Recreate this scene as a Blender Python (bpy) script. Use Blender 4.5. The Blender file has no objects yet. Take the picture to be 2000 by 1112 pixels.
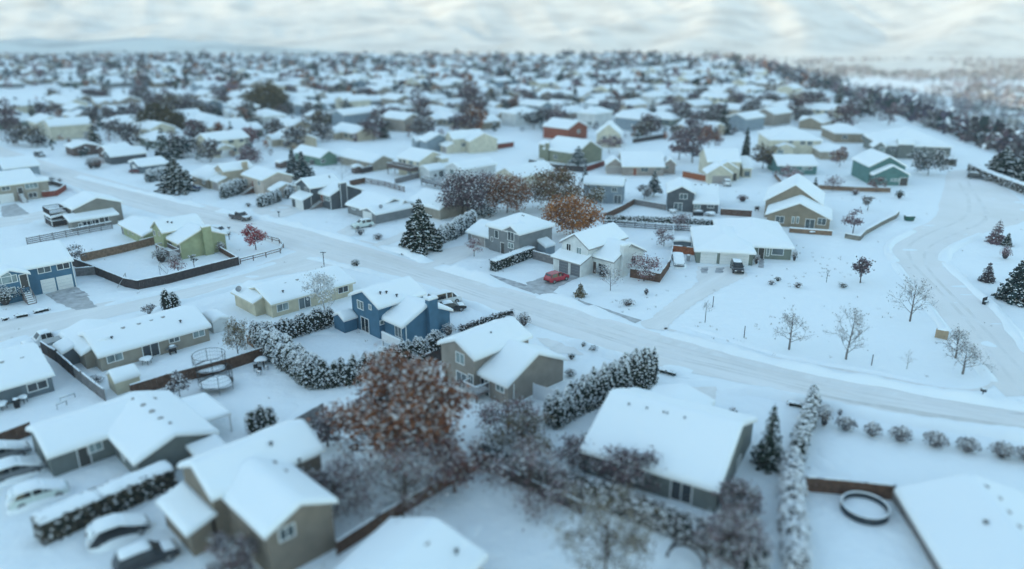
import bpy, math, random
import numpy as np
from mathutils import Vector, Matrix
random.seed(7); RNG = np.random.default_rng(7)
SC = bpy.context.scene
COL = SC.collection
R = math.radians
# ------------------------------------------------------------------ camera geometry
CAM_H, F_PX, TILT, CX, CY = 40.0, 1450.0, R(19.3), 1000.0, 556.0
CT, ST = math.cos(TILT), math.sin(TILT)

def ray(px, py):
    a = (px - CX) / F_PX; b = (CY - py) / F_PX
    return (a, CT + b * ST, -ST + b * CT)

def P(px, py, z=0.0):
    d = ray(px, py); s = (z - CAM_H) / d[2]
    return Vector((d[0] * s, d[1] * s, z))

def depth_of(p):
    return p[1] * CT - (p[2] - CAM_H) * ST

def height_at(p, py):
    """height above the ground point p that a sight line of image row py reaches"""
    d = ray(CX, py); s = p[1] / d[1]
    return CAM_H + d[2] * s

# ------------------------------------------------------------------ materials
def new_mat(name):
    m = bpy.data.materials.new(name); m.use_nodes = True
    nt = m.node_tree; b = nt.nodes['Principled BSDF']
    return m, nt, b

MATS = {}
def plain(name, col, rough=0.7, var=0.12, scale=3.0, metal=0.0, bump=0.0, bscale=20.0, spec=0.3, var2=None):
    if name in MATS: return MATS[name]
    m, nt, b = new_mat(name); L = nt.links.new
    tc = nt.nodes.new('ShaderNodeTexCoord')
    n = nt.nodes.new('ShaderNodeTexNoise'); n.inputs['Scale'].default_value = scale; n.inputs['Detail'].default_value = 5
    L(tc.outputs['Object'], n.inputs['Vector'])
    r = nt.nodes.new('ShaderNodeValToRGB')
    c0 = var2 if var2 else tuple(c * (1 - var) for c in col)
    c1 = tuple(min(1, c * (1 + var)) for c in col)
    r.color_ramp.elements[0].color = (*c0, 1); r.color_ramp.elements[1].color = (*c1, 1)
    r.color_ramp.elements[0].position = 0.3; r.color_ramp.elements[1].position = 0.7
    L(n.outputs['Fac'], r.inputs['Fac']); L(r.outputs['Color'], b.inputs['Base Color'])
    b.inputs['Roughness'].default_value = rough; b.inputs['Metallic'].default_value = metal
    b.inputs['Specular IOR Level'].default_value = spec
    if bump:
        n2 = nt.nodes.new('ShaderNodeTexNoise'); n2.inputs['Scale'].default_value = bscale; n2.inputs['Detail'].default_value = 6
        L(tc.outputs['Object'], n2.inputs['Vector'])
        bp = nt.nodes.new('ShaderNodeBump'); bp.inputs['Strength'].default_value = bump; bp.inputs['Distance'].default_value = 0.1
        L(n2.outputs['Fac'], bp.inputs['Height']); L(bp.outputs['Normal'], b.inputs['Normal'])
    MATS[name] = m; return m

def siding(name, col):
    """horizontal lap boards, faintly weathered"""
    if name in MATS: return MATS[name]
    m, nt, b = new_mat(name); L = nt.links.new
    tc = nt.nodes.new('ShaderNodeTexCoord')
    n = nt.nodes.new('ShaderNodeTexNoise'); n.inputs['Scale'].default_value = 0.8; n.inputs['Detail'].default_value = 6
    L(tc.outputs['Object'], n.inputs['Vector'])
    r = nt.nodes.new('ShaderNodeValToRGB')
    r.color_ramp.elements[0].color = (*[c * .86 for c in col], 1); r.color_ramp.elements[1].color = (*[min(1, c * 1.12) for c in col], 1)
    r.color_ramp.elements[0].position = .3; r.color_ramp.elements[1].position = .7
    w = nt.nodes.new('ShaderNodeTexWave'); w.wave_type = 'BANDS'; w.bands_direction = 'Z'; w.wave_profile = 'SAW'
    w.inputs['Scale'].default_value = 1.6; w.inputs['Distortion'].default_value = 0.0
    L(tc.outputs['Object'], w.inputs['Vector'])
    bp = nt.nodes.new('ShaderNodeBump'); bp.inputs['Strength'].default_value = .5; bp.inputs['Distance'].default_value = .05
    L(w.outputs['Fac'], bp.inputs['Height']); L(bp.outputs['Normal'], b.inputs['Normal'])
    L(n.outputs['Fac'], r.inputs['Fac']); L(r.outputs['Color'], b.inputs['Base Color'])
    b.inputs['Roughness'].default_value = .75; b.inputs['Specular IOR Level'].default_value = .2
    MATS[name] = m; return m

def leaf(name, c0, c1, rough=.8):
    """leaf sprays: every spray takes its own tone between two colours"""
    if name in MATS: return MATS[name]
    m, nt, b = new_mat(name); L = nt.links.new
    g = nt.nodes.new('ShaderNodeNewGeometry')
    r = nt.nodes.new('ShaderNodeValToRGB')
    r.color_ramp.elements[0].color = (*c0, 1); r.color_ramp.elements[1].color = (*c1, 1)
    L(g.outputs['Random Per Island'], r.inputs['Fac']); L(r.outputs['Color'], b.inputs['Base Color'])
    b.inputs['Roughness'].default_value = rough; b.inputs['Specular IOR Level'].default_value = .15
    MATS[name] = m; return m

def snow_mat(name, col=(.86, .90, .92), b1=.25, s1=.6, b2=.12, s2=5.0, dirt=None, dscale=.05, dpos=(.45, .7), stretch=None):
    if name in MATS: return MATS[name]
    m, nt, b = new_mat(name); L = nt.links.new
    tc = nt.nodes.new('ShaderNodeTexCoord'); vec = tc.outputs['Object']
    if stretch:
        mp = nt.nodes.new('ShaderNodeMapping'); mp.vector_type = 'TEXTURE'; mp.inputs['Rotation'].default_value = (0, 0, stretch[0]); mp.inputs['Scale'].default_value = stretch[1]
        L(vec, mp.inputs['Vector']); svec = mp.outputs['Vector']
    else: svec = vec
    n1 = nt.nodes.new('ShaderNodeTexNoise'); n1.inputs['Scale'].default_value = s1; n1.inputs['Detail'].default_value = 4
    n2 = nt.nodes.new('ShaderNodeTexNoise'); n2.inputs['Scale'].default_value = s2; n2.inputs['Detail'].default_value = 6
    L(vec, n1.inputs['Vector']); L(vec, n2.inputs['Vector'])
    bp1 = nt.nodes.new('ShaderNodeBump'); bp1.inputs['Strength'].default_value = b1; bp1.inputs['Distance'].default_value = .5
    bp2 = nt.nodes.new('ShaderNodeBump'); bp2.inputs['Strength'].default_value = b2; bp2.inputs['Distance'].default_value = .1
    L(n1.outputs['Fac'], bp1.inputs['Height']); L(n2.outputs['Fac'], bp2.inputs['Height'])
    L(bp1.outputs['Normal'], bp2.inputs['Normal']); L(bp2.outputs['Normal'], b.inputs['Normal'])
    if dirt:
        n3 = nt.nodes.new('ShaderNodeTexNoise'); n3.inputs['Scale'].default_value = dscale; n3.inputs['Detail'].default_value = 8; n3.inputs['Roughness'].default_value = .65
        L(svec, n3.inputs['Vector'])
        r = nt.nodes.new('ShaderNodeValToRGB')
        r.color_ramp.elements[0].color = (*col, 1); r.color_ramp.elements[1].color = (*dirt, 1)
        r.color_ramp.elements[0].position = dpos[0]; r.color_ramp.elements[1].position = dpos[1]
        L(n3.outputs['Fac'], r.inputs['Fac']); L(r.outputs['Color'], b.inputs['Base Color'])
    else:
        b.inputs['Base Color'].default_value = (*col, 1)
    b.inputs['Roughness'].default_value = .65; b.inputs['Specular IOR Level'].default_value = .25
    MATS[name] = m; return m

SNOW = snow_mat('snow')
ROOFSNOW = snow_mat('roof_snow', b1=.12, s1=.5, b2=.06, s2=4)
YARD = snow_mat('ground_snow', b1=.45, s1=.35, b2=.25, s2=2.5)
CLUMP = snow_mat('clump_snow', col=(.86, .88, .90), b1=0, b2=.2, s2=8)
ROADSNOW = snow_mat('packed_snow', col=(.83, .82, .81), dirt=(.70, .68, .65), dscale=.3, dpos=(.4, .8), b1=.15, s1=1.0, b2=.2, s2=6, stretch=(R(-41), (14, 1, 1)))
SLUSH = snow_mat('slush', col=(.70, .685, .66), dirt=(.54, .52, .49), dscale=.8, dpos=(.35, .8), b1=.2, s1=1.2, b2=.3, s2=6)
SIDEROAD = snow_mat('side_road_snow', col=(.84, .83, .825), dirt=(.74, .725, .70), dscale=.06, dpos=(.35, .75), b1=.25, s1=.8, b2=.25, s2=4)
DRIVESNOW = snow_mat('driven_snow', col=(.84, .84, .83), dirt=(.72, .71, .69), dscale=.5, dpos=(.35, .75), b1=.2, s1=1.5, b2=.2, s2=6, stretch=(R(48), (9, 1, 1)))
CONCRETE = plain('wet_concrete', (.30, .30, .30), .6, var2=(.55, .56, .57), scale=.9, bump=.1)
ASPHALT = plain('bare_pavement', (.22, .22, .23), .7, var2=(.6, .61, .62), scale=.8)
TRIM = plain('white_trim', (.78, .78, .76), .5, .04)
DARKTRIM = plain('dark_trim', (.07, .065, .06), .6)
CREAMTRIM = plain('cream_trim', (.62, .57, .46), .55, .05)
GREYTRIM = plain('grey_trim', (.30, .29, .28), .6, .05)
GARAGE = plain('garage_white', (.74, .74, .72), .45, .04)
GARAGEDARK = plain('garage_slate', (.16, .17, .19), .5, .05)
GARAGETAUPE = plain('garage_taupe', (.36, .32, .30), .5, .05)
def glass_mat(name, c):
    m = plain(name, c, .06, .45, scale=.7, spec=.7); return m
GLASS = glass_mat('window_glass', (.09, .115, .125))
GLASSDARK = glass_mat('dark_glass', (.025, .03, .035))
CURTAIN = glass_mat('curtained_glass', (.20, .25, .25))
SHINGLE = plain('roof_deck', (.16, .15, .14), .9)
BLACK = plain('black_plastic', (.02, .02, .022), .5)
METAL = plain('grey_metal', (.32, .33, .34), .4, metal=.6)
RUBBER = plain('rubber', (.015, .015, .015), .8)
WOODBROWN = plain('brown_fence_wood', (.115, .065, .045), .85, .35, 2.5, bump=.2)
WOODTAN = plain('tan_fence_wood', (.22, .145, .10), .85, .35, 2.5, bump=.2)
WOODRED = plain('red_fence_wood', (.20, .05, .035), .8, .3, 2.5, bump=.2)
WOODORANGE = plain('cedar_fence_wood', (.30, .10, .045), .8, .3, 2.5, bump=.2)
WOODDARK = plain('dark_fence_wood', (.055, .045, .045), .85, .3, 2.5, bump=.2)
WOODGREY = plain('grey_fence_wood', (.20, .19, .19), .85, .3, 2.5, bump=.2)
DECKWOOD = plain('deck_wood', (.23, .19, .18), .8, .2, 3)
DECKWHITE = plain('deck_white', (.72, .72, .72), .6, .05)
VINYL = plain('white_vinyl', (.74, .77, .80), .4, .03)
STONE = plain('retaining_stone', (.20, .185, .16), .9, .35, 1.5, bump=.5, bscale=4)
BARK = plain('bark', (.075, .055, .045), .9, .3, 6)
BARKGREY = plain('bark_grey', (.16, .145, .135), .9, .3, 6)
BARKPALE = plain('bark_pale', (.38, .38, .38), .9, .3, 6)

# ------------------------------------------------------------------ objects
def thing(name, label, cat, loc=(0, 0, 0), rz=0.0, group=None):
    o = bpy.data.objects.new(name, None); COL.objects.link(o); o.empty_display_size = .3
    o.location = loc; o.rotation_euler = (0, 0, rz); o['label'] = label; o['category'] = cat
    if group: o['group'] = group
    return o

def link(name, me, parent=None, label=None, cat=None, group=None, kind=None, loc=None):
    o = bpy.data.objects.new(name, me); COL.objects.link(o)
    if parent is not None: o.parent = parent
    if loc is not None: o.location = loc
    if label: o['label'] = label
    if cat: o['category'] = cat
    if group: o['group'] = group
    if kind: o['kind'] = kind
    return o

def copy_tree(o, parent=None):
    c = o.copy(); COL.objects.link(c)
    if parent is not None: c.parent = parent
    for ch in list(o.children): copy_tree(ch, c)
    return c

class MB:
    """collects faces into one mesh"""
    def __init__(s): s.v = []; s.f = []; s.m = []; s.smooth = False
    def add(s, verts, faces, mi=0):
        o = len(s.v); s.v.extend(verts)
        for f in faces: s.f.append(tuple(i + o for i in f)); s.m.append(mi)
    def box(s, x0, x1, y0, y1, z0, z1, mi=0):
        v = [(x0, y0, z0), (x1, y0, z0), (x1, y1, z0), (x0, y1, z0), (x0, y0, z1), (x1, y0, z1), (x1, y1, z1), (x0, y1, z1)]
        s.add(v, [(0, 3, 2, 1), (4, 5, 6, 7), (0, 1, 5, 4), (1, 2, 6, 5), (2, 3, 7, 6), (3, 0, 4, 7)], mi)
    def obox(s, c, t, n, a0, a1, d0, d1, z0, z1, mi=0):
        """box in a frame: t along, n outward (2-D unit vectors), c origin"""
        v = []
        for z in (z0, z1):
            for a, d in ((a0, d0), (a1, d0), (a1, d1), (a0, d1)):
                v.append((c[0] + t[0] * a + n[0] * d, c[1] + t[1] * a + n[1] * d, z))
        s.add(v, [(0, 3, 2, 1), (4, 5, 6, 7), (0, 1, 5, 4), (1, 2, 6, 5), (2, 3, 7, 6), (3, 0, 4, 7)], mi)
    def tube(s, pts, rads, n=5, mi=0, cap=True):
        pts = [Vector(p) for p in pts]; rings = []
        o = len(s.v)
        for i, p in enumerate(pts):
            d = (pts[min(i + 1, len(pts) - 1)] - pts[max(i - 1, 0)])
            if d.length < 1e-6: d = Vector((0, 0, 1))
            d.normalize()
            a = d.cross(Vector((0, 0, 1)) if abs(d.z) < .9 else Vector((1, 0, 0))).normalized(); b = d.cross(a)
            for k in range(n):
                t = 2 * math.pi * k / n
                s.v.append(tuple(p + (a * math.cos(t) + b * math.sin(t)) * rads[i]))
        for i in range(len(pts) - 1):
            for k in range(n):
                s.f.append((o + i * n + k, o + i * n + (k + 1) % n, o + (i + 1) * n + (k + 1) % n, o + (i + 1) * n + k)); s.m.append(mi)
        if cap:
            s.f.append(tuple(o + k for k in range(n))[::-1]); s.m.append(mi)
            s.f.append(tuple(o + (len(pts) - 1) * n + k for k in range(n))); s.m.append(mi)
    def cyl(s, c, r, z0, z1, n=16, mi=0, r1=None):
        r1 = r if r1 is None else r1
        s.tube([(c[0], c[1], z0), (c[0], c[1], z1)], [r, r1], n, mi)
    def mesh(s, name, mats):
        me = bpy.data.meshes.new(name); me.from_pydata([tuple(v) for v in s.v], [], s.f)
        for m in (mats if isinstance(mats, (list, tuple)) else [mats]): me.materials.append(m)
        if len(me.materials) > 1: me.polygons.foreach_set('material_index', s.m)
        if s.smooth: me.polygons.foreach_set('use_smooth', [True] * len(me.polygons))
        me.update(); return me
    def build(s, name, mats, parent=None, **k):
        return link(name, s.mesh(name, mats), parent, **k)

def np_mesh(name, V, Fq, mats, mi=None, smooth=False):
    """V (n,3) floats, Fq (m,4) or (m,3) ints"""
    me = bpy.data.meshes.new(name); k = Fq.shape[1]
    me.vertices.add(len(V)); me.vertices.foreach_set('co', np.ascontiguousarray(V, dtype=np.float32).ravel())
    me.loops.add(Fq.size); me.loops.foreach_set('vertex_index', np.ascontiguousarray(Fq, dtype=np.int32).ravel())
    me.polygons.add(len(Fq)); me.polygons.foreach_set('loop_start', np.arange(0, Fq.size, k, dtype=np.int32))
    for m in mats: me.materials.append(m)
    if mi is not None: me.polygons.foreach_set('material_index', np.ascontiguousarray(mi, dtype=np.int32))
    if smooth: me.polygons.foreach_set('use_smooth', np.ones(len(Fq), dtype=bool))
    me.update(calc_edges=True); me.validate(); return me

def vnoise(x, y, seed=0):
    """smooth value noise, numpy"""
    x = np.asarray(x, float); y = np.asarray(y, float)
    xi = np.floor(x).astype(np.int64); yi = np.floor(y).astype(np.int64); fx = x - xi; fy = y - yi
    fx = fx * fx * (3 - 2 * fx); fy = fy * fy * (3 - 2 * fy)
    def h(a, b):
        n = (a * 374761393 + b * 668265263 + seed * 974711) & 0x7fffffff
        n = ((n ^ (n >> 13)) * 1274126177) & 0x7fffffff
        return ((n ^ (n >> 16)) & 0xffff) / 65535.0
    return (h(xi, yi) * (1 - fx) + h(xi + 1, yi) * fx) * (1 - fy) + (h(xi, yi + 1) * (1 - fx) + h(xi + 1, yi + 1) * fx) * fy

def fbm(x, y, oct=4, seed=0):
    t = 0; a = 1; s = 0
    for i in range(oct):
        t = t + a * vnoise(x * 2 ** i, y * 2 ** i, seed + i); s += a; a *= .5
    return t / s
# ------------------------------------------------------------------ houses
SNOW_T = .30
def snow_slab(mb, b, t=SNOW_T, seed=0):
    """snow lying on one roof block: its own thickness, rounded at the edges and soft at the ridge"""
    u0, u1, v0, v1 = b['u0'] + .03, b['u1'] - .03, b['v0'] + .03, b['v1'] - .03
    nu = max(6, min(48, int((u1 - u0) / .35))); nv = max(6, min(48, int((v1 - v0) / .35)))
    U = np.linspace(u0, u1, nu + 1); V = np.linspace(v0, v1, nv + 1)
    # crowd samples towards the edges so that they round off
    def crowd(a):
        s = np.linspace(0, 1, len(a)); s = s + .0; e = .5 - .5 * np.cos(np.pi * s); w = .45
        return a[0] + (a[-1] - a[0]) * ((1 - w) * s + w * e)
    U = crowd(U); V = crowd(V)
    UU, VV = np.meshgrid(U, V, indexing='ij')
    rh = roof_h(b, UU, VV, soft=.25)
    e = np.minimum(np.minimum(UU - u0, u1 - UU), np.minimum(VV - v0, v1 - VV))
    edge = np.clip(e / .3, 0, 1); edge = np.sqrt(1 - (1 - edge) ** 2)
    n = fbm(UU * .5 + seed * 7.1, VV * .5 + 3.3 * seed, 3, seed) - .5
    n2 = fbm(UU * 1.7 + seed, VV * 1.7, 2, seed + 5) - .5
    Z = rh + (t * (.45 + .55 * edge)) * 1.0 + n * .16 * edge + n2 * .05 * edge
    wob = (fbm(UU * .9 + 9, VV * .9 + seed, 2, seed + 9) - .5) * .12 * (1 - edge)
    top = np.stack([UU + wob, VV + wob, Z], -1).reshape(-1, 3)
    bot = np.stack([UU, VV, roof_h(b, UU, VV, 0) - .03], -1).reshape(-1, 3)
    W = nv + 1; faces = []
    o = len(mb.v); mb.v.extend(map(tuple, top)); nt = len(top)
    per = [i * W for i in range(nu + 1)] + [nu * W + j for j in range(1, W)] + [i * W + nv for i in range(nu - 1, -1, -1)] + [j for j in range(nv - 1, 0, -1)]
    mb.v.extend(map(tuple, bot[per])); np_ = len(per)
    for i in range(nu):
        for j in range(nv):
            a = o + i * W + j
            mb.f.append((a, a + W, a + W + 1, a + 1)); mb.m.append(0)
    for k in range(np_):
        k2 = (k + 1) % np_
        mb.f.append((o + per[k], o + nt + k, o + nt + k2, o + per[k2])); mb.m.append(0)

def roof_h(b, U, V, soft=0.0):
    zt, p, ax, ty = b['zt'], b['pitch'], b['axis'], b['type']
    du = np.minimum(U - b['u0'], b['u1'] - U); dv = np.minimum(V - b['v0'], b['v1'] - V)
    if soft:
        cu = (b['u0'] + b['u1']) / 2; hu = (b['u1'] - b['u0']) / 2; cv = (b['v0'] + b['v1']) / 2; hv = (b['v1'] - b['v0']) / 2
        du = hu - np.sqrt((U - cu) ** 2 + soft ** 2) + soft * .4; dv = hv - np.sqrt((V - cv) ** 2 + soft ** 2) + soft * .4
    if ty == 'g': d = dv if ax == 'u' else du
    elif ty == 'h': d = np.minimum(du, dv)
    else:
        d = {'u+': U - b['u0'], 'u-': b['u1'] - U, 'v+': V - b['v0'], 'v-': b['v1'] - V}[ax]
    return zt + p * d

DECK_T = .2
def roof_deck(mb, b, mi=0):
    u0, u1, v0, v1 = b['u0'], b['u1'], b['v0'], b['v1']; ty, ax = b['type'], b['axis']
    def h(u, v): return float(roof_h(b, np.array(u), np.array(v)))
    def slab(poly):
        # a roof plane with its thickness
        n = len(poly)
        v = [(u, w, h(u, w)) for u, w in poly] + [(u, w, h(u, w) - DECK_T) for u, w in poly]
        f = [tuple(range(n)), tuple(range(2 * n - 1, n - 1, -1))] + [(k, k + n, (k + 1) % n + n, (k + 1) % n) for k in range(n)]
        mb.add(v, f, mi)
    cu, cv = (u0 + u1) / 2, (v0 + v1) / 2
    if ty == 'g' and ax == 'u':
        slab([(u0, v0), (u1, v0), (u1, cv - .001), (u0, cv - .001)]); slab([(u0, cv + .001), (u1, cv + .001), (u1, v1), (u0, v1)])
    elif ty == 'g':
        slab([(u0, v0), (cu - .001, v0), (cu - .001, v1), (u0, v1)]); slab([(cu + .001, v0), (u1, v0), (u1, v1), (cu + .001, v1)])
    elif ty == 'h':
        m = min(u1 - u0, v1 - v0) / 2
        if u1 - u0 >= v1 - v0: a, c = (u0 + m, cv), (u1 - m, cv)
        else: a, c = (cu, v0 + m), (cu, v1 - m)
        if u1 - u0 >= v1 - v0:
            for q in ([(u0, v0), (u1, v0), c, a], [(u1, v0), (u1, v1), c], [(u1, v1), (u0, v1), a, c], [(u0, v1), (u0, v0), a]): slab(q)
        else:
            for q in ([(u0, v0), (u1, v0), a], [(u1, v0), (u1, v1), c, a], [(u1, v1), (u0, v1), c], [(u0, v1), (u0, v0), a, c]): slab(q)
    else: slab([(u0, v0), (u1, v0), (u1, v1), (u0, v1)])

def wall_rect(b):
    e = b['ov']; g = b['og']
    if b['type'] == 'h': return b['u0'] + e, b['u1'] - e, b['v0'] + e, b['v1'] - e
    if b['axis'][0] == 'u' and b['type'] == 'g': return b['u0'] + g, b['u1'] - g, b['v0'] + e, b['v1'] - e
    return b['u0'] + e, b['u1'] - e, b['v0'] + g, b['v1'] - g

def walls(mb, b):
    a0, a1, c0, c1 = wall_rect(b); zb = b.get('zb', -.4)
    def top(u, v): return float(roof_h(b, np.array(u), np.array(v))) - .1
    if b['type'] == 'g':
        if b['axis'] == 'u':
            cv = (c0 + c1) / 2
            ring = [(c0, zb), (c1, zb), (c1, top(a0, c1)), (cv, top(a0, cv)), (c0, top(a0, c0))]
            v = [(a0, y, z) for y, z in ring] + [(a1, y, z) for y, z in ring]
        else:
            cu = (a0 + a1) / 2
            ring = [(a0, zb), (a1, zb), (a1, top(a1, c0)), (cu, top(cu, c0)), (a0, top(a0, c0))]
            v = [(x, c1, z) for x, z in ring] + [(x, c0, z) for x, z in ring]
        f = [(4, 3, 2, 1, 0), (5, 6, 7, 8, 9)] + [(k, (k + 1) % 5, (k + 1) % 5 + 5, k + 5) for k in range(5)]
        mb.add(v, f)
    else:
        q = [(a0, c0), (a1, c0), (a1, c1), (a0, c1)]
        v = [(u, w, zb) for u, w in q] + [(u, w, top(u, w)) for u, w in q]
        mb.add(v, [(3, 2, 1, 0), (4, 5, 6, 7)] + [(k, (k + 1) % 4, (k + 1) % 4 + 4, k + 4) for k in range(4)])

HOUSES = {}
class House:
    def __init__(s, name, label, az, wall, blocks, feats=(), trim=None, cat='house', group=None, snow=SNOW_T, ov=.45, og=.3, fascia=None):
        s.az = R(az); s.U = Vector((math.cos(s.az), math.sin(s.az))); s.V = Vector((-s.U.y, s.U.x))
        s.trim = trim or TRIM; s.blocks = []; s.O = None; s.ov = ov; s.og = og
        for i, q in enumerate(blocks): s.add_block(q, i)
        s.root = thing(name, label, cat, (s.O.x, s.O.y, 0), s.az, group)
        wm = MB(); rm = MB(); sm = MB(); sm.smooth = True
        for i, b in enumerate(s.blocks):
            if not b.get('open'): walls(wm, b)
            elif b['type'] == 's':
                low = {'u+': 'u0', 'u-': 'u1', 'v+': 'v0', 'v-': 'v1'}[b['axis']]; lv = b[low] + (.15 if low[1] == '0' else -.15)
                for e_ in ((b['v0'] + .2, b['v1'] - .2) if low[0] == 'u' else (b['u0'] + .2, b['u1'] - .2)):
                    x_, y_ = (lv, e_) if low[0] == 'u' else (e_, lv); q_ = MB(); q_.box(x_ - .07, x_ + .07, y_ - .07, y_ + .07, -.3, b['zt'] - .12); q_.build('post', s.trim, s.root)
            roof_deck(rm, b); snow_slab(sm, b, snow, seed=(hash(label) % 97) * 0 + len(HOUSES) * 3 + i)
        if wm.v: wm.build('wall', wall, s.root)
        s.roof = rm.build('roof', fascia or s.trim, s.root)
        s.snow = sm.build('roof_snow', ROOFSNOW, s.roof)
        HOUSES[label] = s; s.wallm = wall
        for q in feats: getattr(s, 'ft_' + q[0])(*q[1:])
    def loc(s, p):
        d = Vector((p[0] - s.O.x, p[1] - s.O.y)); return d.dot(s.U), d.dot(s.V)
    def add_block(s, q, i):
        k = q[0]; opt = q[-1] if isinstance(q[-1], dict) else {}
        b = dict(ov=opt.get('ov', s.ov), og=opt.get('og', s.og), type=opt.get('type', 'g')); j = i * .004
        if k == 'e':
            _, A, B, Rp, zt, pitch = q[:6]
            a = P(*A, zt); c = P(*B, zt)
            if s.O is None: s.O = Vector((a.x, a.y))
            au, av = s.loc(a); cu, cv = s.loc(c)
            along = 'u' if abs(cu - au) > abs(cv - av) else 'v'
            cl = s.loc((0, 0)); ext = opt.get('ext', (0, 0))
            m = ((au + cu) / 2, (av + cv) / 2)
            perp = 1 if along == 'u' else 0
            sgn = opt.get('side', 1) * (1 if cl[perp] < m[perp] else -1)
            if 'w' in opt: w = opt['w']
            else:
                lo, hi = 2.0, 30.0
                for _ in range(40):
                    w = (lo + hi) / 2; r = s.loc(P(*Rp, zt + pitch * w / 2))
                    if (r[perp] - m[perp]) * sgn - w / 2 > 0: lo = w
                    else: hi = w
            s0, s1 = (au, cu) if along == 'u' else (av, cv)
            e0, e1 = ext
            if s0 > s1: s0, s1 = s1, s0; e0, e1 = e1, e0
            s0 -= e0; s1 += e1
            p0, p1 = sorted((m[perp], m[perp] + sgn * w))
            if along == 'u': b.update(u0=s0, u1=s1, v0=p0, v1=p1)
            else: b.update(v0=s0, v1=s1, u0=p0, u1=p1)
            b.update(zt=zt, pitch=pitch, axis=along)
        elif k == 'f':
            _, Lp, Rp, K, zt, depth = q[:6]
            a = P(*Lp, zt); c = P(*Rp, zt)
            if s.O is None: s.O = Vector((a.x, a.y))
            au, av = s.loc(a); cu, cv = s.loc(c)
            across = 'u' if abs(cu - au) > abs(cv - av) else 'v'; perp = 1 if across == 'u' else 0
            m = ((au + cu) / 2, (av + cv) / 2); cl = s.loc((0, 0)); sgn = 1 if cl[perp] < m[perp] else -1
            # where the sight line through the peak meets the gable's plane
            d = ray(*K); du, dv = Vector((d[0], d[1])).dot(s.U), Vector((d[0], d[1])).dot(s.V)
            t = (m[perp] - cl[perp]) / (dv if perp == 1 else du); zk = CAM_H + d[2] * t
            w = abs(cu - au) if across == 'u' else abs(cv - av)
            pitch = max(.22, min(.85, (zk - zt) / (w / 2)))
            p0, p1 = sorted((m[perp], m[perp] + sgn * depth))
            if across == 'u': b.update(u0=min(au, cu), u1=max(au, cu), v0=p0, v1=p1, axis='v')
            else: b.update(v0=min(av, cv), v1=max(av, cv), u0=p0, u1=p1, axis='u')
            b.update(zt=zt, pitch=opt.get('pitch', pitch))
        elif k == 'l':
            _, u0, u1, v0, v1, zt, pitch, ax = q[:8]
            b.update(u0=u0, u1=u1, v0=v0, v1=v1, zt=zt, pitch=pitch, axis=ax)
            if ax[-1] in '+-': b['type'] = 's'
        for kk in ('open', 'zb'):
            if kk in opt: b[kk] = opt[kk]
        b['u0'] -= j; b['u1'] += j; b['v0'] -= j; b['v1'] += j; b['zt'] -= j
        s.blocks.append(b)
    # ---- sight line against the walls: a feature sits where the photograph shows it on its wall
    def hit(s, px, py):
        d = ray(px, py); o = s.loc((0, 0)); du, dv = Vector((d[0], d[1])).dot(s.U), Vector((d[0], d[1])).dot(s.V)
        best = None
        for b in s.blocks:
            if b.get('open'): continue
            a0, a1, c0, c1 = wall_rect(b)
            for perp, val, nrm in ((0, a0, (-1, 0)), (0, a1, (1, 0)), (1, c0, (0, -1)), (1, c1, (0, 1))):
                dd = (du, dv)[perp]
                if nrm[perp] * dd >= 0: continue
                t = (val - o[perp]) / dd
                if t <= 0: continue
                u, v, z = o[0] + du * t, o[1] + dv * t, CAM_H + d[2] * t
                al = v if perp == 0 else u; lo, hi = (c0, c1) if perp == 0 else (a0, a1)
                if not (lo - .25 <= al <= hi + .25): continue
                hr = float(roof_h(b, np.array(min(max(u, a0), a1)), np.array(min(max(v, c0), c1))))
                if z < -.8 or z > hr + .3: continue
                if best is None or t < best[0]: best = (t, (u, v, z), nrm, (lo, hi), b)
        return best
    def frame_at(s, px, py, w):
        h = s.hit(px, py)
        if h is None: print('no wall at', px, py, s.root['label']); return None
        t, (u, v, z), n, (lo, hi), b = h
        tang = (-n[1], n[0])
        al = v if n[0] else u
        al = min(max(al, lo + w / 2 + .08), hi - w / 2 - .08) if hi - lo > w + .2 else (lo + hi) / 2
        c = (u, al) if n[0] else (al, v)
        return c, tang, n, z
    def ft_win(s, px, py, w, h, panes=2, glass=None, rows=1, trim=None, name='window', zfix=None):
        fr = s.frame_at(px, py, w)
        if not fr: return
        c, t, n, z = fr
        if zfix is not None: z = zfix
        if z - h / 2 < .15: z = .15 + h / 2
        f = MB(); k = .09; x0, x1, z0, z1 = -w / 2, w / 2, z - h / 2, z + h / 2
        f.obox(c, t, n, x0 - k, x0, -.05, .07, z0 - k, z1 + k); f.obox(c, t, n, x1, x1 + k, -.05, .07, z0 - k, z1 + k)
        f.obox(c, t, n, x0, x1, -.05, .068, z0 - k, z0); f.obox(c, t, n, x0, x1, -.05, .068, z1, z1 + k)
        for i in range(1, panes):
            x = x0 + w * i / panes; f.obox(c, t, n, x - .035, x + .035, -.05, .06, z0, z1)
        for i in range(1, rows):
            zz = z0 + h * i / rows; f.obox(c, t, n, x0, x1, -.05, .055, zz - .03, zz + .03)
        o = f.build(name, trim or s.trim, s.root)
        g = MB(); g.obox(c, t, n, x0 + .001, x1 - .001, -.04, .025, z0 + .001, z1 - .001)
        g.build('pane', glass or random.choice((GLASS, GLASS, CURTAIN, GLASSDARK)), o)
    def ft_slider(s, px, py, w=1.8, h=1.95, panes=2, glass=None, trim=None):
        s.ft_win(px, py, w, h, panes, glass, 1, trim, 'sliding_door', zfix=.12 + h / 2 if s.hit(px, py) and s.hit(px, py)[1][2] < 1.6 else None)
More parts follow.
